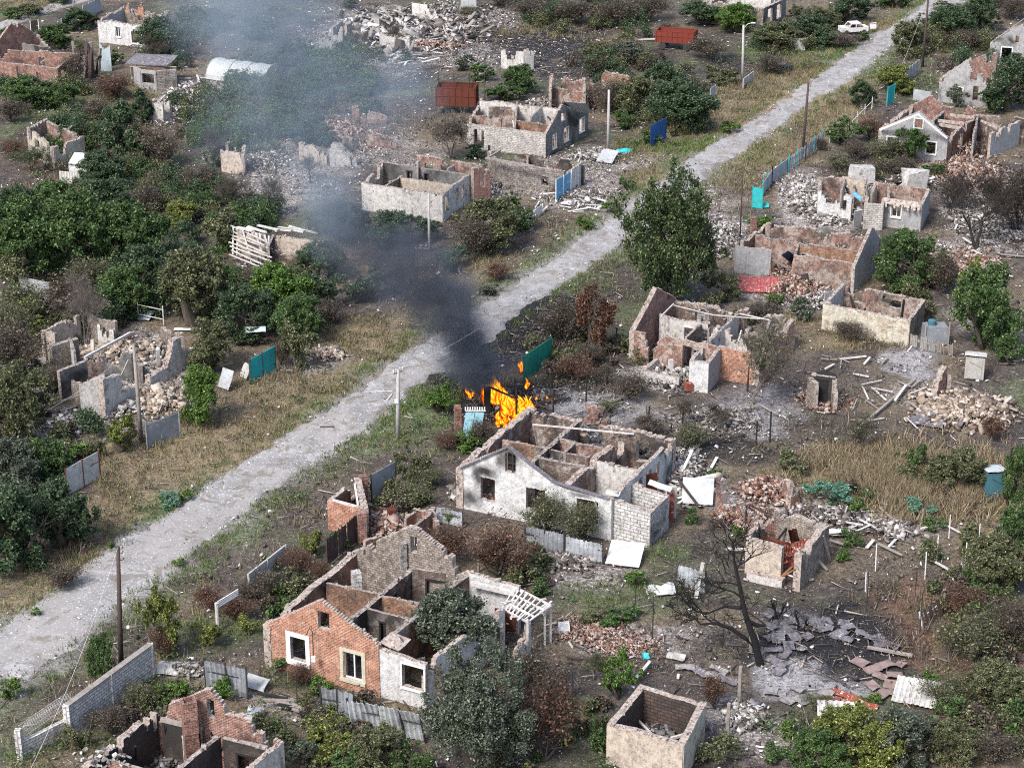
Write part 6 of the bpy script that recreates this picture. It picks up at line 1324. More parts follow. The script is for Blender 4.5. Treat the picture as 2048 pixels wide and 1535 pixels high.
def weeds(name,label,keys,N0,mat,nl,hh,sz,pm=1.):
    x,y=frust(N0); Wp=zone_weights(x,y); p=pm*sum(w*Wp[k] for k,w in keys)*np.clip((fbm(x*.45+32,y*.45+17)-.42)*5,0,1)
    p=p*(poly_dist(x,y,RC)>3.6); k=NR.rand(len(x))<p; x,y=x[k],y[k]; n=len(x)*nl
    c=np.stack([np.repeat(x,nl),np.repeat(y,nl),0*np.repeat(x,nl)],-1)+NR.normal(0,1,(n,3))*np.array([.3,.3,0]); c[:,2]=np.abs(NR.normal(0,hh,n))*np.repeat(NR.uniform(.4,1.5,len(x)),nl)+.04
    return tag(leaves(name,c,sz,M[mat]),label,'weeds',None,'stuff')
_q=np.array([[-1,-.5,0],[1,-.5,0],[1,.5,0],[-1,.5,0]])
def leaves(name,c,sz,mat,up=.5,me_only=False):
    n=len(c); q=_q[None]*(sz*NR.uniform(.55,1.4,(n,1,1))/2); V=np.einsum('nij,nkj->nki',rotm(n,.75),q)+c[:,None]
    return np_obj(name,V.reshape(-1,3),np.arange(4*n).reshape(-1,4),mat)
weeds('weeds','low green weeds in gardens and thickets',[('leafy',1.),('green',.5),('lawn',.25)],80000,'leaf_green',30,.32,.15)
weeds('weeds','olive brown low scrub among the ruins',[('leafy',.8),('red',.5),('soil',.25),('green',.4),('straw',.15),('dirt',.08)],120000,'leaf_olive',20,.3,.14,1.)
weeds('weeds','brownish low scrub in the yards',[('red',.7),('soil',.4),('straw',.25),('char',.12),('dirt',.15)],90000,'leaf_brown',16,.24,.12,1.)
def thicket(label,spots,nb,h0,h1,mat,nl=1500,ls=.14):
    cs=[]; hs=[]
    wt=np.array([s[2]*s[3] for s in spots],float); wt/=wt.sum()
    for _ in range(nb):
        s=spots[NR.choice(len(spots),p=wt)]; cx,cy,a,b=m_of(*s); q=NR.normal(0,.45,2); x,y=cx+q[0]*a,cy+q[1]*b
        if poly_dist(np.array([x]),np.array([y]),RC)[0]<4.6: continue
        h=NR.uniform(h0,h1); w=h*NR.uniform(.5,.85); nlb=10; v=NR.normal(0,1,(nlb,3)); v/=np.linalg.norm(v,axis=1)[:,None]; lb=np.c_[v[:,:2]*w*.7,np.abs(v[:,2])*h*.75]; m_=int(1.35*nl*(h/2)**1.3)
        i=NR.randint(0,nlb,m_); u=NR.normal(0,1,(m_,3)); u/=np.linalg.norm(u,axis=1)[:,None]; c=lb[i]+u*(h*.27*NR.rand(m_,1)**.5)*(1+.8*(NR.rand(m_,1)<.08)); c[:,0]+=x; c[:,1]+=y; c[:,2]=np.abs(c[:,2])+.03; cs.append(c)
    return tag(leaves('thicket',np.concatenate(cs),ls,M[mat]),label,'thicket',None,'stuff')
UL=[(120,470,200,90),(330,560,170,70),(250,380,160,60),(200,280,150,60),(120,200,110,30),(420,420,120,60)]
SM=[(560,190,150,50),(480,270,110,45),(650,180,110,45),(540,240,120,40),(420,220,70,40),(500,450,80,30),(350,90,60,50),(620,130,140,40)]
RT=[(1340,220,110,60),(1250,140,130,30),(1180,50,170,25),(1560,90,110,30),(1950,100,90,60),(1850,90,60,50)]
RB=[(1960,1250,90,120),(1980,1450,90,70),(1750,1500,180,40),(1990,1120,60,50)]
LE=[(60,1000,80,130),(40,800,60,80),(560,600,110,60),(100,650,120,60)]
HG=[(560,1180,70,50),(820,1000,70,40),(640,1470,180,50),(330,1420,120,40),(1050,1130,80,50),(1150,1450,80,60),(1000,1500,80,60)]
RM=[(1830,570,70,60),(1980,640,70,70),(1740,640,60,20),(1780,320,100,30),(1500,620,90,25),(1880,960,120,30),(1170,700,90,50)]
for lab,sp,nb,h0,h1,mt,nl in (
('dark green overgrowth filling the upper left gardens',UL,75,1.3,3.2,'leaf_dark',1300),('olive overgrowth mixed through the upper left gardens',UL,85,1.,2.8,'leaf_olive',1100),('green overgrowth mixed through the upper left gardens',UL,50,1.,2.6,'leaf_green',1100),('brown dry brushwood in the upper left gardens',UL,70,.8,2.2,'leaf_brown',700),
('bluish green overgrowth under the smoke',SM,80,1.2,3.,'leaf_dark',1200),('mid green overgrowth under the smoke',SM,90,1.2,3.,'leaf_green',1200),('olive overgrowth under the smoke',SM,75,1.,2.6,'leaf_olive',900),('brown scrub under the smoke',SM,55,.8,2.2,'leaf_brown',700),
('olive scrub along the upper right street and yards',RT,75,1.,2.8,'leaf_olive',900),('dark scrub along the upper right street and yards',RT,55,1.,3.,'leaf_dark',1000),('brown scrub along the upper right street and yards',RT,70,.9,2.4,'leaf_brown',700),
('olive undergrowth in the bottom right corner',RB,50,.8,2.2,'leaf_olive',1100),('brown undergrowth in the bottom right corner',RB,50,.7,2.,'leaf_brown',900),('green undergrowth in the bottom right corner',RB,25,.8,2.,'leaf_green',1000),
('dark undergrowth along the left edge and below the barn',LE,50,1.,2.6,'leaf_dark',1100),('olive undergrowth along the left edge and below the barn',LE,50,1.,2.4,'leaf_olive',1000),('brown undergrowth along the left edge and below the barn',LE,35,.8,2.,'leaf_brown',800),
('olive undergrowth between the near houses and fences',HG,50,.5,1.5,'leaf_olive',1300),('brown undergrowth between the near houses and fences',HG,45,.5,1.4,'leaf_brown',1100),('green undergrowth between the near houses and fences',HG,28,.4,1.2,'leaf_green',1300),
('olive scrub in the middle right yards',RM,45,.7,2.,'leaf_olive',900),('brown scrub in the middle right yards',RM,45,.6,1.8,'leaf_brown',800)): thicket(lab,sp,nb,h0,h1,mt,nl)
# ------------------------------------------------------------------ trees and bushes
def twigs(seed,levels,n0,spread,up,r0,l0,keep=1.,nside=4,ybias=.0,kmin=2,kmax=4):
    rnd=random.Random(seed); mb=MB(); tips=[]
    def grow(p,d,l,r,lv):
        pts=[p];rs=[r]; q=Vector(p);dd=Vector(d)
        for i in range(3):
            dd=(dd+Vector((rnd.gauss(0,.16),rnd.gauss(0,.16),rnd.gauss(0,.1)+up*.06))).normalized(); q=q+dd*l/3; pts.append(q.copy()); rs.append(r*(1-.18*(i+1)))
        mb.tube(pts,rs,max(3,nside-(levels-lv)),0,False)
        if lv<=2: tips.extend(pts[1:])
        if lv==0: return
        for _ in range(rnd.randint(kmin,kmax)):
            k=rnd.choice([1,2,3,3]); nd=(dd+Vector((rnd.gauss(0,spread),rnd.gauss(0,spread),rnd.gauss(up*.35,.35)))).normalized()
            grow(pts[k],nd,l*rnd.uniform(.6,.85),max(.002,rs[k]*.64),lv-1)
    for _ in range(n0): grow(Vector((rnd.gauss(0,.01),rnd.gauss(0,.01),0)),Vector((rnd.gauss(0,spread*.6*(n0>1)),rnd.gauss(0,spread*.6*(n0>1)),1)).normalized(),l0,r0,levels)
    return mb,tips
PC=[None]
def fit(v,w,h):   # squeeze a point cloud to a nominal size
    a=np.array(v); mn_,mx=a.min(0),a.max(0); cc=(np.percentile(a,3,0)+np.percentile(a,97,0))/2; s=np.array([w/np.ptp(a[:,0]),w/np.ptp(a[:,1]),h/mx[2]]); return s
def proto(seed,nl,ls,zlo,shape,ncl):
    r=np.random.RandomState(seed); L=[]; nlobe=max(7,ncl//5)
    while len(L)<nlobe:
        q=r.uniform(-1,1,3); d=np.linalg.norm(q)
        if d>1 or d<.4*r.rand(): continue
        z=(q[2]+1)/2
        if shape=='cone': k=1.05-z*.9
        elif shape=='oval': k=.8+.35*math.sin(math.pi*min(1,z*.85+.1))
        else: k=1-.25*z
        L.append([q[0]*.44*k,q[1]*.44*k,zlo+.05+(.92-zlo)*z*(.8+.2*r.rand()),r.uniform(.1,.2)*(.6 if shape=='cone' else 1)])
    L=np.array(L); i=r.randint(0,nlobe,ncl*2); v=r.normal(0,1,(ncl*2,3)); v/=np.linalg.norm(v,axis=1)[:,None]
    cc=L[i,:3]+v*L[i,3:4]*r.uniform(.5,1.15,(ncl*2,1)); cc[:,2]=np.maximum(cc[:,2],.03); C_=np.c_[cc,r.uniform(.03,.085,ncl*2)]
    i=r.randint(0,len(C_),nl); v=r.normal(0,1,(nl,3)); v/=np.linalg.norm(v,axis=1)[:,None]; v*=C_[i,3:4]*(r.rand(nl,1)**.6)
    st=r.rand(nl)<.08; v[st]*=r.uniform(1.2,2.6,(st.sum(),1))
    c=C_[i,:3]+v; c[:,2]=np.maximum(c[:,2],.01)
    global NR; sv=NR; NR=r; o=leaves('crown',c,ls,M['leaf_green']); NR=sv; C.objects.unlink(o); return o.data,C_
CR={}
for k,(nl,ls,zlo,shape,ncl,ns) in {'round':(30000,.0245,.02,'round',110,4),'oval':(46000,.0175,.1,'oval',190,2),'small':(5000,.05,.0,'round',36,3),'cone':(11000,.036,.05,'cone',70,1),'loose':(8000,.034,.06,'round',42,3),'conedry':(6500,.03,.04,'cone',60,1),'huge':(60000,.0155,.03,'round',190,1)}.items():
    CR[k]=[proto(100*ns+j*7+len(k),nl,ls,zlo,shape,ncl)[0] for j in range(ns)]
def mesh_of(mb,name,mat):
    o=mb.build(name,mat); C.objects.unlink(o); return o.data
TW={}
def tw(key,seed,*a,**k):
    mb,tips=twigs(seed,*a,**k); v=np.array([tuple(p) for p in mb.v]); s=np.array([1/np.ptp(v[:,0]),1/np.ptp(v[:,1]),1/v[:,2].max()]); off=np.array([-(v[:,0].max()+v[:,0].min())/2*.5,-(v[:,1].max()+v[:,1].min())/2*.5,0])
    mb.v=[Vector((p.x*s[0],p.y*s[1],p.z*s[2])) for p in mb.v]; tt=[np.array(t)*s for t in tips]
    TW.setdefault(key,[]).append((mesh_of(mb,'branches',M['bark']),tt))
for sd_ in (1,2,3): tw('bare',sd_,6,2,.62,.7,.026,.42,kmin=3,kmax=4,nside=6)
for sd_ in (5,6): tw('bush',sd_,4,9,.75,.7,.02,.4,kmin=3,kmax=5)
for sd_ in (8,9): tw('limb',sd_,3,2,.45,.8,.055,.4,kmin=2,kmax=3,nside=6)
def sparse(tt,n,ls,seed,jit=.03):
    global NR; r=np.random.RandomState(seed); t=np.array(tt); c=t[r.randint(0,len(t),n)]+r.normal(0,jit,(n,3)); c[:,2]=np.maximum(c[:,2],.02); sv=NR; NR=r; o=leaves('crown',c,ls,M['leaf_brown']); NR=sv; C.objects.unlink(o); return o.data
SP={'dead':[sparse(TW['bush'][i][1],3800,.026,30+i,.05) for i in (0,1)],'bareleaf':[sparse(TW['bare'][i][1],1500,.028,40+i,.02) for i in (0,1,2)]}
trnd=random.Random(77); TC=[0]
def inst(name,me,mat,root,rz=0):
    o=bpy.data.objects.new(name,me); C.objects.link(o); o.parent=root; o.rotation_euler.z=rz
    o.material_slots[0].link='OBJECT'; o.material_slots[0].material=mat; return o
def tree(px,py,wpx,hpx,kind,leaf,label,group=None,name=None,bark='bark'):
    p=T(px,py); w_=wpx/pxm(py); h=zfor(px,py,py-hpx)*.93; h=max(h,.5); TC[0]+=1
    nm=name or ('tree' if h>3.2 else 'bush')
    p=p+Vector((0,0 if kind in('bare','bareleaf') else w_*.12,0)); rt=thing(nm,label,nm if nm in('tree','bush') else nm.replace('_',' '),p,group); rt.scale=(w_,w_*.95,h); rt.location.z=-.05
    rz=trnd.uniform(0,6.28); v=trnd.randrange(3)
    if kind in ('bare','bareleaf'):
        me,_=TW['bare'][v]; vv=me.vertices; cx_=(max(q.co.x for q in vv)+min(q.co.x for q in vv))/2; cy_=(max(q.co.y for q in vv)+min(q.co.y for q in vv))/2; ox=cx_*math.cos(rz)-cy_*math.sin(rz); oy=cx_*math.sin(rz)+cy_*math.cos(rz); rt.location.x-=ox*w_*.8; rt.location.y-=oy*w_*.8; inst('branches',me,M[bark],rt,rz)
        if kind=='bareleaf': inst('crown',SP['bareleaf'][v],M[leaf],rt,rz)
    elif kind=='dead':
        me,_=TW['bush'][v%2]; inst('branches',me,M[bark],rt,rz); inst('crown',SP['dead'][v%2],M[leaf],rt,rz)
    else:
        if kind=='round' and h<2.6 and w_<3.5: kind='small'
        ms=CR[kind]; inst('crown',ms[v%len(ms)],M[leaf],rt,rz); inst('trunk',TW['limb'][v%2][0],M[bark],rt,rz).scale=(.7,.7,.85)
    return rt
LN={'leaf_green':'mid green','leaf_dark':'dark green','leaf_olive':'dull olive','leaf_grey':'grey-green','leaf_bright':'bright green','leaf_yellow':'yellow-green','leaf_brown':'brownish','leaf_rust':'rust brown','leaf_blue':'bluish green'}
KN={'conedry':'dry pointed','round':'bushy','oval':'tall leafy','small':'low','cone':'pointed','loose':'loose','dead':'withered twiggy','bare':'bare','bareleaf':'nearly bare','huge':'huge'}
ORD=['leftmost','second from left','third from left','fourth from left','fifth from left','sixth from left','seventh from left','eighth from left','ninth from left','tenth from left','eleventh from left','twelfth from left']
def grove(place,L):    # trees of one place; labels say kind, colour, and rank among their like
    cnt={}
    nm=lambda q:'tree' if max(.5,zfor(q[0],q[1],q[1]-q[3])*.93)>3.2 else 'bush'
    for q in sorted(L,key=lambda q:q[0]): cnt.setdefault((q[4],q[5],nm(q)),[]).append(q)
    for key,qs in cnt.items():
        for i,q in enumerate(qs):
            tree(*q,f"{LN.get(key[1],'dark')} {KN[key[0]]} {key[2]} {place}"+(f", {ORD[i]}" if len(qs)>1 else ''))
# single landmark trees
tree(1338,612,190,305,'oval','leaf_green2','tall dark green tree standing at the right edge of the road',name='tree')
tree(1190,705,125,190,'conedry','leaf_rust','rust brown dried-out tree beyond the scorched strip',name='tree')
tree(1130,690,120,110,'dead','leaf_brown','dark brown withered bush left of the rust brown tree')
tree(955,1545,250,265,'huge','leaf_grey','huge grey-green tree covering the bottom centre',name='tree')
tree(915,1330,190,165,'round','leaf_grey','grey-green tree growing inside the orange brick house',name='tree')
tree(1060,1400,150,130,'dead','leaf_brown','withered brown bush right of the huge grey-green tree, upper one')
tree(1090,1530,180,210,'dead','leaf_rust','withered reddish bush right of the huge grey-green tree, lower one')
tree(1098,1075,120,105,'dead','leaf_olive','sparse thin bush before the left facade window of the white gabled house')
tree(1165,1085,115,95,'dead','leaf_olive','sparse thin bush before the right facade window of the white gabled house')
tree(1000,1160,150,140,'dead','leaf_rust','reddish withered bush left of the dark grey profiled fence')
tree(900,1130,120,90,'dead','leaf_rust','reddish withered bush right of the brick outbuilding')
tree(1528,812,150,190,'bareleaf','leaf_olive','crooked sparse tree in front of the long brick house',bark='bark_grey',name='tree')
tree(1960,495,190,190,'bare','','large bare dark tree over the rubble at right',name='bare_tree',bark='bark_dark')
tree(2040,470,130,170,'dead','leaf_brown','dark leafless tangle at the right edge beside the large bare tree',name='bare_tree',bark='bark_dark')
tree(1900,420,90,80,'dead','leaf_brown','dark twiggy bush left of the large bare tree',bark='bark_dark')
tree(898,318,110,120,'bareleaf','leaf_brown','nearly bare grey tree left of the grey gabled house',name='bare_tree',bark='bark_grey')
tree(820,965,90,95,'loose','leaf_olive','loose olive bush at the foot of the pale concrete pole')
tree(330,1310,95,170,'loose','leaf_yellow','yellowish tree with rust brown foot between road and garden wall')
tree(325,1320,70,80,'dead','leaf_rust','rust brown dry bush at the foot of the yellowish tree')
tree(205,1370,75,110,'round','leaf_green','fresh green bush left of the dark wooden pole')
tree(650,1520,130,100,'loose','leaf_yellow','yellow flowering bush in front of the buckled corrugated sheets')
tree(570,1330,80,30,'small','leaf_green','low dark ivy heap at the left foot of the orange brick wall')
tree(640,1390,60,40,'small','leaf_bright','small bright bush between the two facade windows')
tree(925,900,90,45,'small','leaf_bright','bright green leafy patch below the light blue double doors')
tree(875,825,90,60,'loose','leaf_bright','tall fresh grass-like clump right of the concrete pole')
tree(400,850,115,120,'round','leaf_bright','bright green round bush on the left verge by the pale stone ruin')
tree(420,745,110,115,'round','leaf_olive','dull green bush between stone ruin and turquoise gate')
tree(592,745,90,120,'loose','leaf_olive','loose olive shrub just right of the turquoise gate')
tree(240,905,85,90,'loose','leaf_yellow','small yellowish bush left of the leaning wooden pole')
tree(335,1015,60,40,'small','leaf_blue','bluish green weed clump on the left verge')
tree(365,1000,40,30,'small','leaf_bright','bright weed clump right next to the bluish one, left verge')
tree(1665,1005,110,50,'loose','leaf_blue','bluish feathery weed clump behind the stone outbuilding')
tree(1268,1170,55,35,'small','leaf_bright','bright green weed clump under the large white metal sheet')
tree(1478,1075,35,30,'small','leaf_bright','small bright clump on the bricks left of the stone outbuilding')
tree(1085,1190,60,40,'small','leaf_green','green clump right of the white porch rafters')
tree(1235,1400,90,110,'loose','leaf_bright','bright green bush behind the small shed shell')
tree(1195,1370,60,80,'bareleaf','leaf_green','thin young tree left of the bright bush at shed shell')
tree(1200,1500,70,90,'loose','leaf_green','green bush against the left wall of the shed shell')
tree(1430,1420,70,90,'dead','leaf_rust','reddish withered bush right of the shed shell')
tree(1230,1245,110,35,'small','leaf_green','low dark green patch on the lawn by the hollow')
tree(1190,1240,100,35,'small','leaf_olive','low olive patch beside the dark green patch on lawn')
tree(700,1010,40,20,'small','leaf_green','tiny green tuft by the grey metal gate')
tree(225,1095,24,18,'small','leaf_bright','single bright tuft on the upper road edge at left')
tree(72,1232,26,20,'small','leaf_bright','single bright tuft on the road surface at far left')
tree(357,1130,36,14,'small','leaf_bright','flat bright tuft in the gravel of the road')
tree(14,1395,60,50,'small','leaf_bright','bright round bush at the lower left edge of the photo')
grove('in the big thicket at left',[(60,560,180,190,'round','leaf_green'),(160,560,170,210,'round','leaf_green'),(265,550,160,170,'round','leaf_green'),(30,470,120,110,'round','leaf_dark'),(120,470,150,120,'round','leaf_green'),(215,470,140,120,'round','leaf_dark'),(300,610,150,130,'round','leaf_dark'),(385,655,170,185,'round','leaf_olive'),(360,452,110,48,'round','leaf_yellow'),(250,640,140,120,'round','leaf_green'),(150,650,160,110,'dead','leaf_brown'),(60,640,150,90,'dead','leaf_olive'),(430,500,110,90,'loose','leaf_olive'),(180,600,130,100,'dead','leaf_olive'),(290,430,100,70,'dead','leaf_brown'),(20,590,100,90,'loose','leaf_olive')])
grove('between fallen barn and smoke',[(500,680,140,120,'round','leaf_dark'),(560,640,140,130,'round','leaf_bright'),(600,690,130,110,'round','leaf_green'),(660,620,110,90,'loose','leaf_dark'),(520,600,110,80,'dead','leaf_brown'),(640,560,120,90,'round','leaf_dark'),(730,600,120,90,'loose','leaf_dark'),(470,590,100,70,'loose','leaf_green')])
grove('at the left edge above the verge',[(30,1150,200,190,'round','leaf_dark'),(110,1100,150,150,'round','leaf_dark'),(20,1020,160,150,'round','leaf_grey'),(90,980,120,120,'round','leaf_green'),(20,900,150,170,'round','leaf_olive'),(70,840,130,140,'loose','leaf_olive'),(30,760,130,150,'dead','leaf_brown'),(120,1180,90,60,'dead','leaf_brown'),(150,920,80,40,'small','leaf_bright'),(165,850,60,40,'small','leaf_green'),(190,915,50,60,'loose','leaf_olive'),(20,690,110,100,'dead','leaf_olive'),(110,790,90,70,'dead','leaf_brown')])
grove('behind the left ruin fence',[(140,640,130,90,'dead','leaf_brown'),(40,680,110,90,'loose','leaf_yellow'),(560,730,70,60,'dead','leaf_brown'),(660,650,100,60,'dead','leaf_brown'),(250,700,60,40,'dead','leaf_rust')])
tree(175,690,110,160,'bare','','bare grey tree behind the pale stone ruin',name='bare_tree',bark='bark_grey')
grove('in the upper left wilderness',[(60,215,120,70,'round','leaf_green'),(120,220,90,60,'round','leaf_green'),(20,245,80,60,'dead','leaf_brown'),(250,330,120,140,'cone','leaf_dark'),(280,250,80,80,'cone','leaf_dark'),(200,245,80,60,'dead','leaf_brown'),(60,340,90,60,'bareleaf','leaf_green'),(150,170,70,80,'dead','leaf_brown'),(210,380,110,90,'round','leaf_dark'),(330,330,110,90,'dead','leaf_brown'),(400,400,100,90,'dead','leaf_brown'),(310,400,80,70,'dead','leaf_olive'),(100,420,110,70,'loose','leaf_olive'),(20,420,90,60,'dead','leaf_rust'),(170,300,60,40,'round','leaf_green'),(230,200,100,60,'dead','leaf_rust'),(440,330,90,70,'loose','leaf_olive'),(20,320,80,50,'dead','leaf_rust')])
grove('behind the brick house at top left',[(110,95,100,50,'round','leaf_green'),(160,60,90,45,'round','leaf_dark'),(60,30,60,25,'round','leaf_olive'),(20,40,70,25,'small','leaf_green'),(120,5,80,20,'small','leaf_green'),(215,130,70,40,'loose','leaf_green'),(160,110,60,40,'dead','leaf_olive'),(5,85,40,40,'loose','leaf_green')])
grove('veiled by smoke in the upper part',[(325,120,110,100,'round','leaf_dark'),(380,70,90,60,'round','leaf_dark'),(470,200,100,60,'round','leaf_green'),(530,215,90,60,'round','leaf_green'),(590,120,90,60,'loose','leaf_dark'),(700,190,110,70,'round','leaf_green'),(640,210,90,50,'round','leaf_dark'),(560,270,110,60,'round','leaf_green'),(620,290,110,60,'round','leaf_dark'),(480,270,90,50,'loose','leaf_olive'),(650,160,80,50,'loose','leaf_green'),(430,60,80,50,'round','leaf_dark'),(740,230,80,50,'loose','leaf_dark'),(520,80,90,50,'loose','leaf_green')])
for (x,y,w_,h) in ((548,430,60,95),(470,430,90,100),(430,330,60,90),(620,360,60,60),(700,330,60,60),(720,110,60,60),(790,90,60,50),(320,130,80,70)): tree(x,y,w_,h,'bare','','bare thin tree standing in the smoke-veiled yards','bare trees in the smoke',name='bare_tree',bark='bark')
grove('below the smoky pale house',[(700,480,120,80,'round','leaf_dark'),(780,490,120,70,'round','leaf_dark'),(860,480,90,60,'loose','leaf_dark'),(980,500,150,110,'round','leaf_olive'),(940,520,110,110,'dead','leaf_brown'),(1040,460,90,60,'loose','leaf_green'),(650,470,90,60,'round','leaf_olive'),(1000,560,80,40,'dead','leaf_rust'),(890,540,100,50,'loose','leaf_dark'),(1015,420,60,50,'loose','leaf_green'),(985,590,60,25,'small','leaf_grey')])
grove('around the grey gabled house and its trailer',[(945,315,70,35,'small','leaf_dark'),(1040,185,90,60,'round','leaf_green'),(965,160,70,40,'small','leaf_green'),(1010,200,90,50,'loose','leaf_green'),(1150,210,40,22,'small','leaf_bright'),(1220,230,90,90,'dead','leaf_brown'),(1280,235,110,90,'round','leaf_olive'),(1370,265,150,120,'round','leaf_dark'),(1330,200,110,80,'round','leaf_dark'),(1300,290,60,30,'small','leaf_green'),(1200,130,90,50,'round','leaf_olive'),(1250,125,90,45,'round','leaf_grey'),(920,140,60,35,'small','leaf_grey'),(1250,255,70,40,'loose','leaf_green')])
grove('in the dark hedge at the top',[(1060,40,110,50,'dead','leaf_brown'),(1150,50,110,60,'dead','leaf_brown'),(1230,55,110,70,'dead','leaf_brown'),(1300,45,100,70,'dead','leaf_brown'),(1050,22,90,35,'round','leaf_dark'),(1200,20,100,40,'round','leaf_dark'),(1110,15,80,30,'dead','leaf_olive'),(1290,15,80,40,'loose','leaf_olive'),(1000,12,80,30,'dead','leaf_brown'),(700,15,60,25,'loose','leaf_olive'),(940,30,60,20,'dead','leaf_olive')])
grove('along the top street, left side',[(1475,65,100,65,'round','leaf_bright'),(1400,50,90,55,'round','leaf_dark'),(1560,100,120,60,'round','leaf_olive'),(1620,90,120,60,'round','leaf_dark'),(1700,45,110,60,'round','leaf_dark'),(1640,60,90,50,'round','leaf_olive'),(1420,120,110,60,'dead','leaf_brown'),(1540,150,80,50,'dead','leaf_brown'),(1680,95,90,35,'dead','leaf_brown'),(1440,170,80,60,'loose','leaf_olive'),(1460,265,50,25,'small','leaf_bright'),(1340,75,60,40,'dead','leaf_brown'),(1790,15,80,30,'round','leaf_green'),(1600,30,60,25,'loose','leaf_olive'),(1720,80,50,25,'small','leaf_green'),(1225,425,50,30,'small','leaf_bright'),(1175,455,60,30,'small','leaf_bright'),(1250,380,40,30,'loose','leaf_green')])
grove('along the street, right side',[(1725,212,65,55,'round','leaf_dark'),(1790,185,95,60,'round','leaf_yellow'),(1820,110,100,70,'round','leaf_olive'),(1900,80,110,80,'round','leaf_dark'),(1960,60,100,70,'round','leaf_dark'),(2020,40,90,60,'dead','leaf_brown'),(1850,60,60,40,'loose','leaf_olive'),(1690,290,90,60,'loose','leaf_green'),(1930,100,80,50,'dead','leaf_brown'),(2020,225,130,120,'round','leaf_dark'),(1985,225,60,60,'loose','leaf_green'),(1910,215,60,50,'loose','leaf_grey'),(1740,280,80,60,'dead','leaf_rust'),(1900,40,90,40,'loose','leaf_olive'),(1640,300,40,30,'dead','leaf_brown'),(1860,80,50,50,'loose','leaf_dark'),(2000,10,110,40,'round','leaf_dark')])
grove('in front of the white trimmed gable house',[(1830,325,90,95,'loose','leaf_green'),(1780,325,90,60,'dead','leaf_olive'),(1800,350,100,40,'dead','leaf_brown'),(1710,320,80,45,'dead','leaf_brown'),(1680,340,70,40,'dead','leaf_olive'),(1860,320,60,60,'loose','leaf_olive'),(1870,350,60,30,'small','leaf_green')])
grove('right of the collapsed brick house',[(1820,580,140,130,'round','leaf_green'),(1790,530,90,80,'loose','leaf_green'),(1965,700,160,190,'round','leaf_green'),(1945,640,90,140,'loose','leaf_yellow'),(2020,730,80,60,'loose','leaf_green'),(1880,590,90,110,'dead','leaf_brown'),(1700,680,90,40,'dead','leaf_brown'),(1600,640,80,45,'small','leaf_grey'),(1770,620,80,40,'small','leaf_olive'),(1520,640,90,40,'dead','leaf_brown'),(1450,600,90,70,'loose','leaf_olive'),(1560,610,50,30,'small','leaf_bright')])
tree(1517,450,70,25,'small','leaf_bright','bright climbing bush on the wall end of the collapsed brick house')
grove('in the yard behind the white house',[(1300,870,80,50,'dead','leaf_brown'),(1260,800,110,60,'dead','leaf_brown'),(1210,830,60,40,'dead','leaf_olive'),(1380,900,90,60,'dead','leaf_olive'),(1440,860,70,60,'bareleaf','leaf_brown'),(1370,850,50,60,'bareleaf','leaf_brown'),(1150,760,100,60,'dead','leaf_rust'),(1180,730,80,50,'dead','leaf_brown'),(1720,900,80,80,'bareleaf','leaf_olive'),(1580,950,90,45,'small','leaf_olive'),(1430,960,40,30,'small','leaf_green'),(1380,1045,50,40,'small','leaf_green'),(1210,770,60,50,'dead','leaf_brown')])
grove('by the dry grass field at right',[(1830,950,60,75,'loose','leaf_green'),(1920,985,120,95,'round','leaf_olive'),(2035,1010,70,130,'round','leaf_green'),(1740,1000,50,25,'small','leaf_green'),(1720,1020,60,25,'small','leaf_bright'),(1870,1060,60,25,'small','leaf_green'),(1990,880,70,60,'dead','leaf_rust'),(1840,1035,80,35,'small','leaf_blue'),(1700,1090,70,35,'small','leaf_green'),(1690,1120,50,25,'small','leaf_bright')])
grove('in the bottom right corner thicket',[(2000,1190,150,130,'round','leaf_olive'),(2030,1120,110,110,'round','leaf_green'),(1950,1330,160,110,'dead','leaf_olive'),(2030,1300,130,120,'dead','leaf_brown'),(2000,1420,150,110,'round','leaf_olive'),(1900,1420,120,70,'dead','leaf_olive'),(1710,1545,180,130,'round','leaf_yellow'),(1640,1560,130,100,'round','leaf_green'),(1810,1540,160,120,'round','leaf_grey'),(1900,1530,110,90,'round','leaf_olive'),(1990,1530,120,70,'dead','leaf_brown'),(1860,1375,40,40,'small','leaf_bright'),(1550,1520,70,40,'small','leaf_green'),(1570,1475,60,30,'small','leaf_bright'),(1740,1405,50,25,'small','leaf_bright'),(1930,1240,110,80,'dead','leaf_rust'),(1640,1420,80,30,'dead','leaf_olive'),(1850,1470,110,60,'round','leaf_grey'),(1960,1250,80,60,'loose','leaf_olive')])
grove('along the bottom edge, left half',[(760,1550,140,100,'round','leaf_olive'),(700,1560,110,80,'round','leaf_green'),(600,1530,90,60,'loose','leaf_grey'),(340,1400,90,50,'loose','leaf_bright'),(280,1420,90,60,'dead','leaf_olive'),(220,1470,100,60,'dead','leaf_brown'),(440,1400,70,45,'loose','leaf_bright'),(420,1290,80,60,'loose','leaf_yellow'),(490,1270,60,40,'loose','leaf_yellow'),(610,1420,60,40,'loose','leaf_olive'),(820,1560,110,80,'loose','leaf_green'),(150,1500,70,50,'loose','leaf_olive'),(600,1370,60,50,'dead','leaf_rust'),(100,1480,60,40,'dead','leaf_olive')])
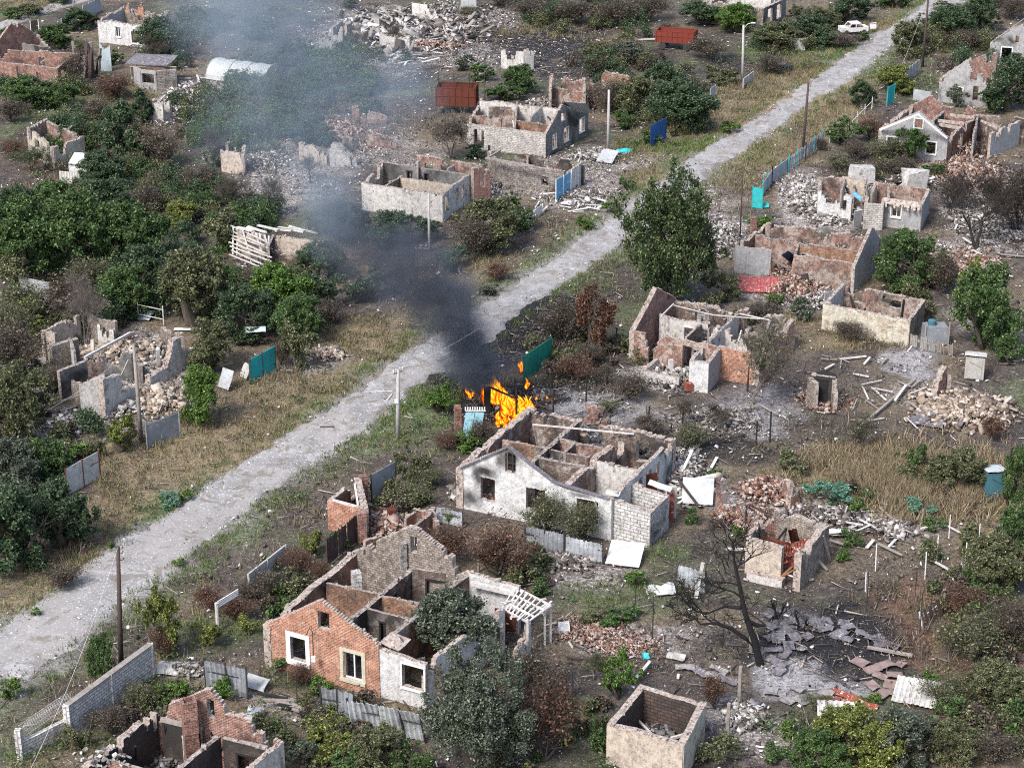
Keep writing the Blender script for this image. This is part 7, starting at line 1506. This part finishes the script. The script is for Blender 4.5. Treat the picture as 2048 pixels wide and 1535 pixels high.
grove('between concrete fence and orange brick house',[(420,1220,80,60,'dead','leaf_rust'),(470,1240,80,60,'dead','leaf_rust'),(530,1200,90,70,'dead','leaf_brown'),(590,1150,90,60,'dead','leaf_rust'),(620,1110,70,55,'loose','leaf_yellow'),(640,1160,60,45,'dead','leaf_rust'),(680,1095,70,35,'small','leaf_green'),(490,1200,70,40,'dead','leaf_brown'),(760,1090,40,20,'small','leaf_bright'),(830,1010,110,45,'dead','leaf_olive'),(860,970,80,40,'dead','leaf_olive'),(900,1040,50,25,'small','leaf_bright'),(890,900,60,40,'dead','leaf_rust'),(960,890,70,60,'dead','leaf_brown')])
# big burnt black tree
rt=thing('burnt_tree','burnt black leafless tree with a forked crooked trunk over the ash','tree',T(1520,1325)); rt['group']='burnt trees'; del rt['group']
def bt(px,py,z): return T(px,py,z)
mb=MB(); b0=T(1520,1325); dpt=b0.y
def at_y(px,py,y):   # point of the picture ray at the tree's own distance
    c,s=math.cos(PITCH),math.sin(PITCH); u=(px-1024)/FPX; v=(767.5-py)/FPX; d=Vector((u,c+v*s,-s+v*c)); return Vector((0,0,CAMH))+d*(y/d.y)
m1=[at_y(1520,1328,dpt),at_y(1510,1285,dpt),at_y(1490,1225,dpt),at_y(1478,1165,dpt+.2),at_y(1468,1120,dpt+.4),at_y(1466,1085,dpt+.4)]
mb.tube(m1,[.26,.2,.16,.12,.08,.05],8); mb.tube([at_y(1515,1300,dpt),at_y(1490,1275,dpt-.2),at_y(1460,1255,dpt-.3),at_y(1430,1245,dpt-.5),at_y(1400,1248,dpt-.6)],[.17,.14,.12,.09,.05],8)
mb.tube([at_y(1492,1240,dpt),at_y(1515,1250,dpt+.3),at_y(1532,1250,dpt+.4)],[.17,.14,.05],6)
mb.tube([at_y(1482,1215,dpt),at_y(1450,1212,dpt+.4),at_y(1410,1228,dpt+.5)],[.13,.08,.04],6)
mb.build('trunk',M['bark_black'],rt)
mb=MB(); r2=random.Random(3)
def br(p,d,l,r,lv):
    r=max(r,.013)
    q=p+d*l; mid=p+d*l*.5+Vector((r2.gauss(0,.08),r2.gauss(0,.08),r2.gauss(0,.08)))*l; mb.tube([p,mid,q],[r,r*.8,r*.55],5 if lv>1 else 3,0,False)
    if lv==0: return
    for _ in range(r2.choice([2,3,3]) if lv>1 else 3): br(p.lerp(q,r2.uniform(.45,1)),(d+Vector((r2.gauss(0,.55),r2.gauss(0,.5),r2.gauss(.1,.45)))).normalized(),l*r2.uniform(.6,.85),r*.6,lv-1)
for (i,k,dx,dz,l,r) in ((2,.5,-1,.5,1.5,.1),(3,.2,-.8,.8,1.5,.09),(3,.7,.8,.7,1.4,.08),(4,.2,-.6,1,1.3,.07),(4,.6,.7,.8,1.3,.07),(5,0,-.2,1,1.2,.06),(5,0,.4,1,1.1,.06),(3,.5,.2,1,1.4,.07),(2,.9,-1,.2,1.3,.08)):
    p=m1[i].lerp(m1[min(i+1,5)],k); br(p,Vector((dx,r2.gauss(0,.3),dz)).normalized(),l,r*.75,4)
for (px,py) in ((1400,1248),(1430,1246),(1410,1228),(1532,1250),(1455,1254)): br(at_y(px,py,dpt-.5),Vector((-.7,r2.gauss(0,.4),.4)).normalized(),1.2,.05,5)
mb.build('branches',M['bark_black'],rt)
for (x,y,lab) in ((1555,1235,'short forked burnt stump behind the black tree'),(1602,1262,'second burnt stump, standing among the slates')):
    rt=thing('burnt_stump',lab,'stump',T(x,y)); mb=MB(); p=T(x,y); br(p,Vector((-.3,0,1)).normalized(),.7,.11,3); br(p,Vector((.5,.1,.8)).normalized(),.6,.09,3); mb.build('trunk',M['bark_black'],rt)
print('trees',TC[0])
# ------------------------------------------------------------------ the fire: burning shed frame, flames
rt=thing('burning_shed','charred shed frame wrapped in bright yellow and orange flames','shed',T(1010,835))
fb=T(1010,835); 
for (x,y,z,wd) in ((975,824,2.2,.5),(1033,842,2.3,.14),(1030,805,2.,.12)):
    p=T(x,y); mb=MB(); mb.beam((p.x,p.y,-.1),(p.x,p.y,z),wd,wd*.5,0,.03); mb.build('charred_post',M['char'],rt)
for (a,b_) in (((977,824,2.2),(1033,842,1.9)),((1033,842,2.2),(1030,805,2.))):
    mb=MB(); mb.beam(T(*a[:2])+Vector((0,0,a[2])),T(*b_[:2])+Vector((0,0,b_[2])),.12); mb.build('charred_beam',M['char'],rt)
m=bpy.data.materials.new('flame'); m.use_nodes=True; nt=m.node_tree; n=N(nt); nt.nodes.remove(nt.nodes['Principled BSDF'])
P,g=pos(n); lw=n.new('ShaderNodeLayerWeight'); lw.inputs[0].default_value=.45
mp=n.new('ShaderNodeMapping'); mp.inputs['Scale'].default_value=(1,1,.5); nt.links.new(P,mp.inputs[0])
nz=n.noise(mp.outputs[0],1.1,6,.75,2.2); v=n.math('SUBTRACT',n.math('ADD',nz,.3),n.math('MULTIPLY',lw.outputs['Facing'],.62))
colr=n.ramp(v,[(.26,(.3,.008,.0)),(.42,(.9,.04,.003)),(.56,(1,.12,.005)),(.68,(1,.3,.01)),(.8,(1,.62,.03))])
em=n.new('ShaderNodeEmission'); nt.links.new(colr,em.inputs[0]); nt.links.new(n.ramp(v,[(.2,.25),(.55,.5),(.85,.85)]),em.inputs[1])
tr=n.new('ShaderNodeBsdfTransparent'); mx=n.new('ShaderNodeMixShader'); nt.links.new(n.ramp(v,[(.2,0.),(.5,1.)]),mx.inputs[0]); nt.links.new(tr.outputs[0],mx.inputs[1]); nt.links.new(em.outputs[0],mx.inputs[2]); nt.links.new(mx.outputs[0],nt.nodes['Material Output'].inputs[0])
M['flame']=m
rf=random.Random(9); mb=MB()
def tongue(p,h,r,lean):
    n=9; pts=[];rs=[]; ph=rf.uniform(0,6)
    for i in range(n+1):
        k=i/n; pts.append(p+Vector((lean[0]*k**1.5*h+.16*math.sin(ph+k*6)*k,lean[1]*k*h+.12*math.cos(ph*1.3+k*5)*k,h*k))); rs.append(max(.01,r*(math.sin(math.pi*min(1,(k*.8+.2)))**.7)*(1-k*.2)*(1+.25*math.sin(ph*2+k*11))))
    rs[-1]=.01; mb.tube(pts,rs,9,0,False)
for i in range(120):
    k=rf.random(); a=T(979,806).lerp(T(1048,846),k)+Vector((rf.gauss(0,.16),rf.gauss(0,.4)+.5,0)); h=rf.uniform(.7,1.15)+1.55*(1-k)**1.2*rf.uniform(.45,1); tongue(a,h,rf.uniform(.22,.42),(-.07-.12*(1-k)+rf.gauss(0,.05),rf.gauss(0,.08)))
for i in range(20): tongue(T(rf.uniform(1038,1065),rf.uniform(812,832)),rf.uniform(.6,1.5),rf.uniform(.12,.25),(rf.gauss(-.1,.1),0))
for i in range(9): tongue(T(rf.gauss(1010,10),rf.gauss(848,4)),rf.uniform(.5,1.),rf.uniform(.12,.22),(rf.gauss(-.1,.1),0))
tag(mb.build('flames',M['flame'],None,True),'yellow and orange flames leaping from the burning shed','fire',None,'stuff')
for lab,(x,y),nn,hh in (('small orange flames in the debris right of the big fire',(1092,800),12,.4),('small flame left of the big fire',(943,795),4,.8),('tiny flame on the stump between fire and green fence',(1056,775),3,.7),('flames licking the left edge of the green fence',(1044,742),7,.6)):
    mb=MB()
    for i in range(nn): tongue(T(x+rf.gauss(0,9 if nn>9 else 3),y+rf.gauss(0,4)),hh*rf.uniform(.6,1.3),rf.uniform(.08,.17),(rf.gauss(-.1,.15),0))
    tag(mb.build('flames',M['flame'],None,True),lab,'fire',None,'stuff')
# ------------------------------------------------------------------ smoke: one closed body of air following the plume
PL=[(967,752,3,24,6.),(1005,742,2.5,26,1.0),(1040,735,2.,24,.5),(900,715,2.5,34,.35),(952,722,4.5,34,3.6),(930,690,6,46,1.6),(908,650,8,56,.75),(885,600,10.5,66,.8),(850,560,12.5,72,.7),(790,525,14.5,74,.5),(715,505,16,72,.26),(672,450,17.5,72,.22),(655,390,19,78,.17),(640,320,21,92,.1),(600,240,24,112,.055),(570,160,27,130,.05),(560,80,30,145,.06),(540,10,33,165,.08),(520,-60,36,190,.09),(420,40,31,140,.05),(810,165,14,85,.1),(710,150,18,100,.07),(450,260,14,100,.06),(540,320,14,110,.055),(480,170,20,110,.045),(650,220,14,110,.05),(760,260,10,90,.05)]
PW=[(T(x,y,z),r/(FPX/((T(x,y,z).y)*math.cos(PITCH)+(CAMH-z)*math.sin(PITCH))),dn) for (x,y,z,r,dn) in PL]
def smoke(name,label,PW,seed,colr=(.15,.17,.21),an=.0,nscale=.26,lo=.12,r0=.39,r1=.56):
    m=bpy.data.materials.new('smoke '+name); m.use_nodes=True; nt=m.node_tree; n=N(nt); nt.nodes.remove(nt.nodes['Principled BSDF']); P,_=pos(n)
    nz=n.new('ShaderNodeTexNoise'); nz.inputs['Scale'].default_value=nscale; nz.inputs['Detail'].default_value=3; nt.links.new(P,nz.inputs[0])
    wv=n.new('ShaderNodeVectorMath',operation='MULTIPLY_ADD'); nt.links.new(nz.outputs[1],wv.inputs[0]); wv.inputs[1].default_value=(4.5,4.5,4.5); nt.links.new(P,wv.inputs[2])
    tot=None
    for c,r,dn in PW:
        s=n.new('ShaderNodeVectorMath',operation='DISTANCE'); nt.links.new(wv.outputs[0],s.inputs[0]); s.inputs[1].default_value=(c.x+2.25,c.y+2.25,c.z+2.25)
        q=n.math('DIVIDE',s.outputs['Value'],r*.95); g_=n.math('MULTIPLY',n.math('EXPONENT',n.math('MULTIPLY',n.math('MULTIPLY',q,q),-1.5)),dn)
        tot=g_ if tot is None else n.math('ADD',tot,g_)
    det=n.ramp(n.noise(P,nscale*2.6,5,.62,.6),[(.36,0.),(.62,1.)])
    tot=n.math('MULTIPLY',n.math('MAXIMUM',n.math('SUBTRACT',tot,.012),0),n.math('ADD',n.math('MULTIPLY',det,1.7),lo))
    pv=n.new('ShaderNodeVolumePrincipled'); pv.inputs['Color'].default_value=(*colr,1); pv.inputs['Anisotropy'].default_value=an; nt.links.new(tot,pv.inputs['Density']); nt.links.new(pv.outputs[0],nt.nodes['Material Output'].inputs['Volume'])
    import bmesh
    bm=bmesh.new()
    for c,r,dn in PW: bmesh.ops.create_icosphere(bm,subdivisions=2,radius=r*1.75,matrix=Matrix.Translation(c))
    vs=[v.co.copy() for v in bm.verts]; bm.free()
    me=bpy.data.meshes.new(name); V_=[];F_=[]
    o=None
    return m,vs
def hullobj(name,vs,mat):
    import bmesh
    bm=bmesh.new(); vv=[bm.verts.new(v) for v in vs if v.z>-5]; 
    for v in vv: v.co.z=max(v.co.z,.15)
    bmesh.ops.convex_hull(bm,input=vv)
    for v in [v for v in bm.verts if not v.link_faces]: bm.verts.remove(v)
    me=bpy.data.meshes.new(name); bm.to_mesh(me); bm.free(); me.materials.append(mat); o=bpy.data.objects.new(name,me); C.objects.link(o); return o
m,vs=smoke('smoke_plume','',PW[:12],1)
tag(hullobj('smoke_plume',vs,m),'dark grey-blue smoke rising from the burning shed and drifting left','smoke',None,'stuff')
m2,vs2=smoke('smoke_haze','',PW[11:],2,colr=(.36,.44,.53),nscale=.13,lo=.2,r0=.38,r1=.66)
tag(hullobj('smoke_cloud',vs2,m2),'thin bluish smoke cloud spread over the upper left yards','smoke',None,'stuff')
for q,lab in (([(1545,835,.6,22,.25),(1540,805,1.8,26,.1)],'faint white smoke wisp at the foot of the crooked sparse tree'),([(1860,715,.6,22,.2),(1855,690,1.6,24,.12)],'faint white smoke wisp on the ash by the outhouse')):
    pw=[(T(x,y,z),r/pxm(y),dn) for (x,y,z,r,dn) in q]; m3,v3=smoke('wisp','',pw,3,colr=(.8,.82,.86),nscale=.4); tag(hullobj('smoke_wisp',v3,m3),lab,'smoke',None,'stuff')
for o in bpy.data.objects:
    l=o.get('label')
    if l and len(l.split())>16: print('LONG',l)
for o in [o for o in bpy.data.objects if not o.users_collection]: bpy.data.objects.remove(o)
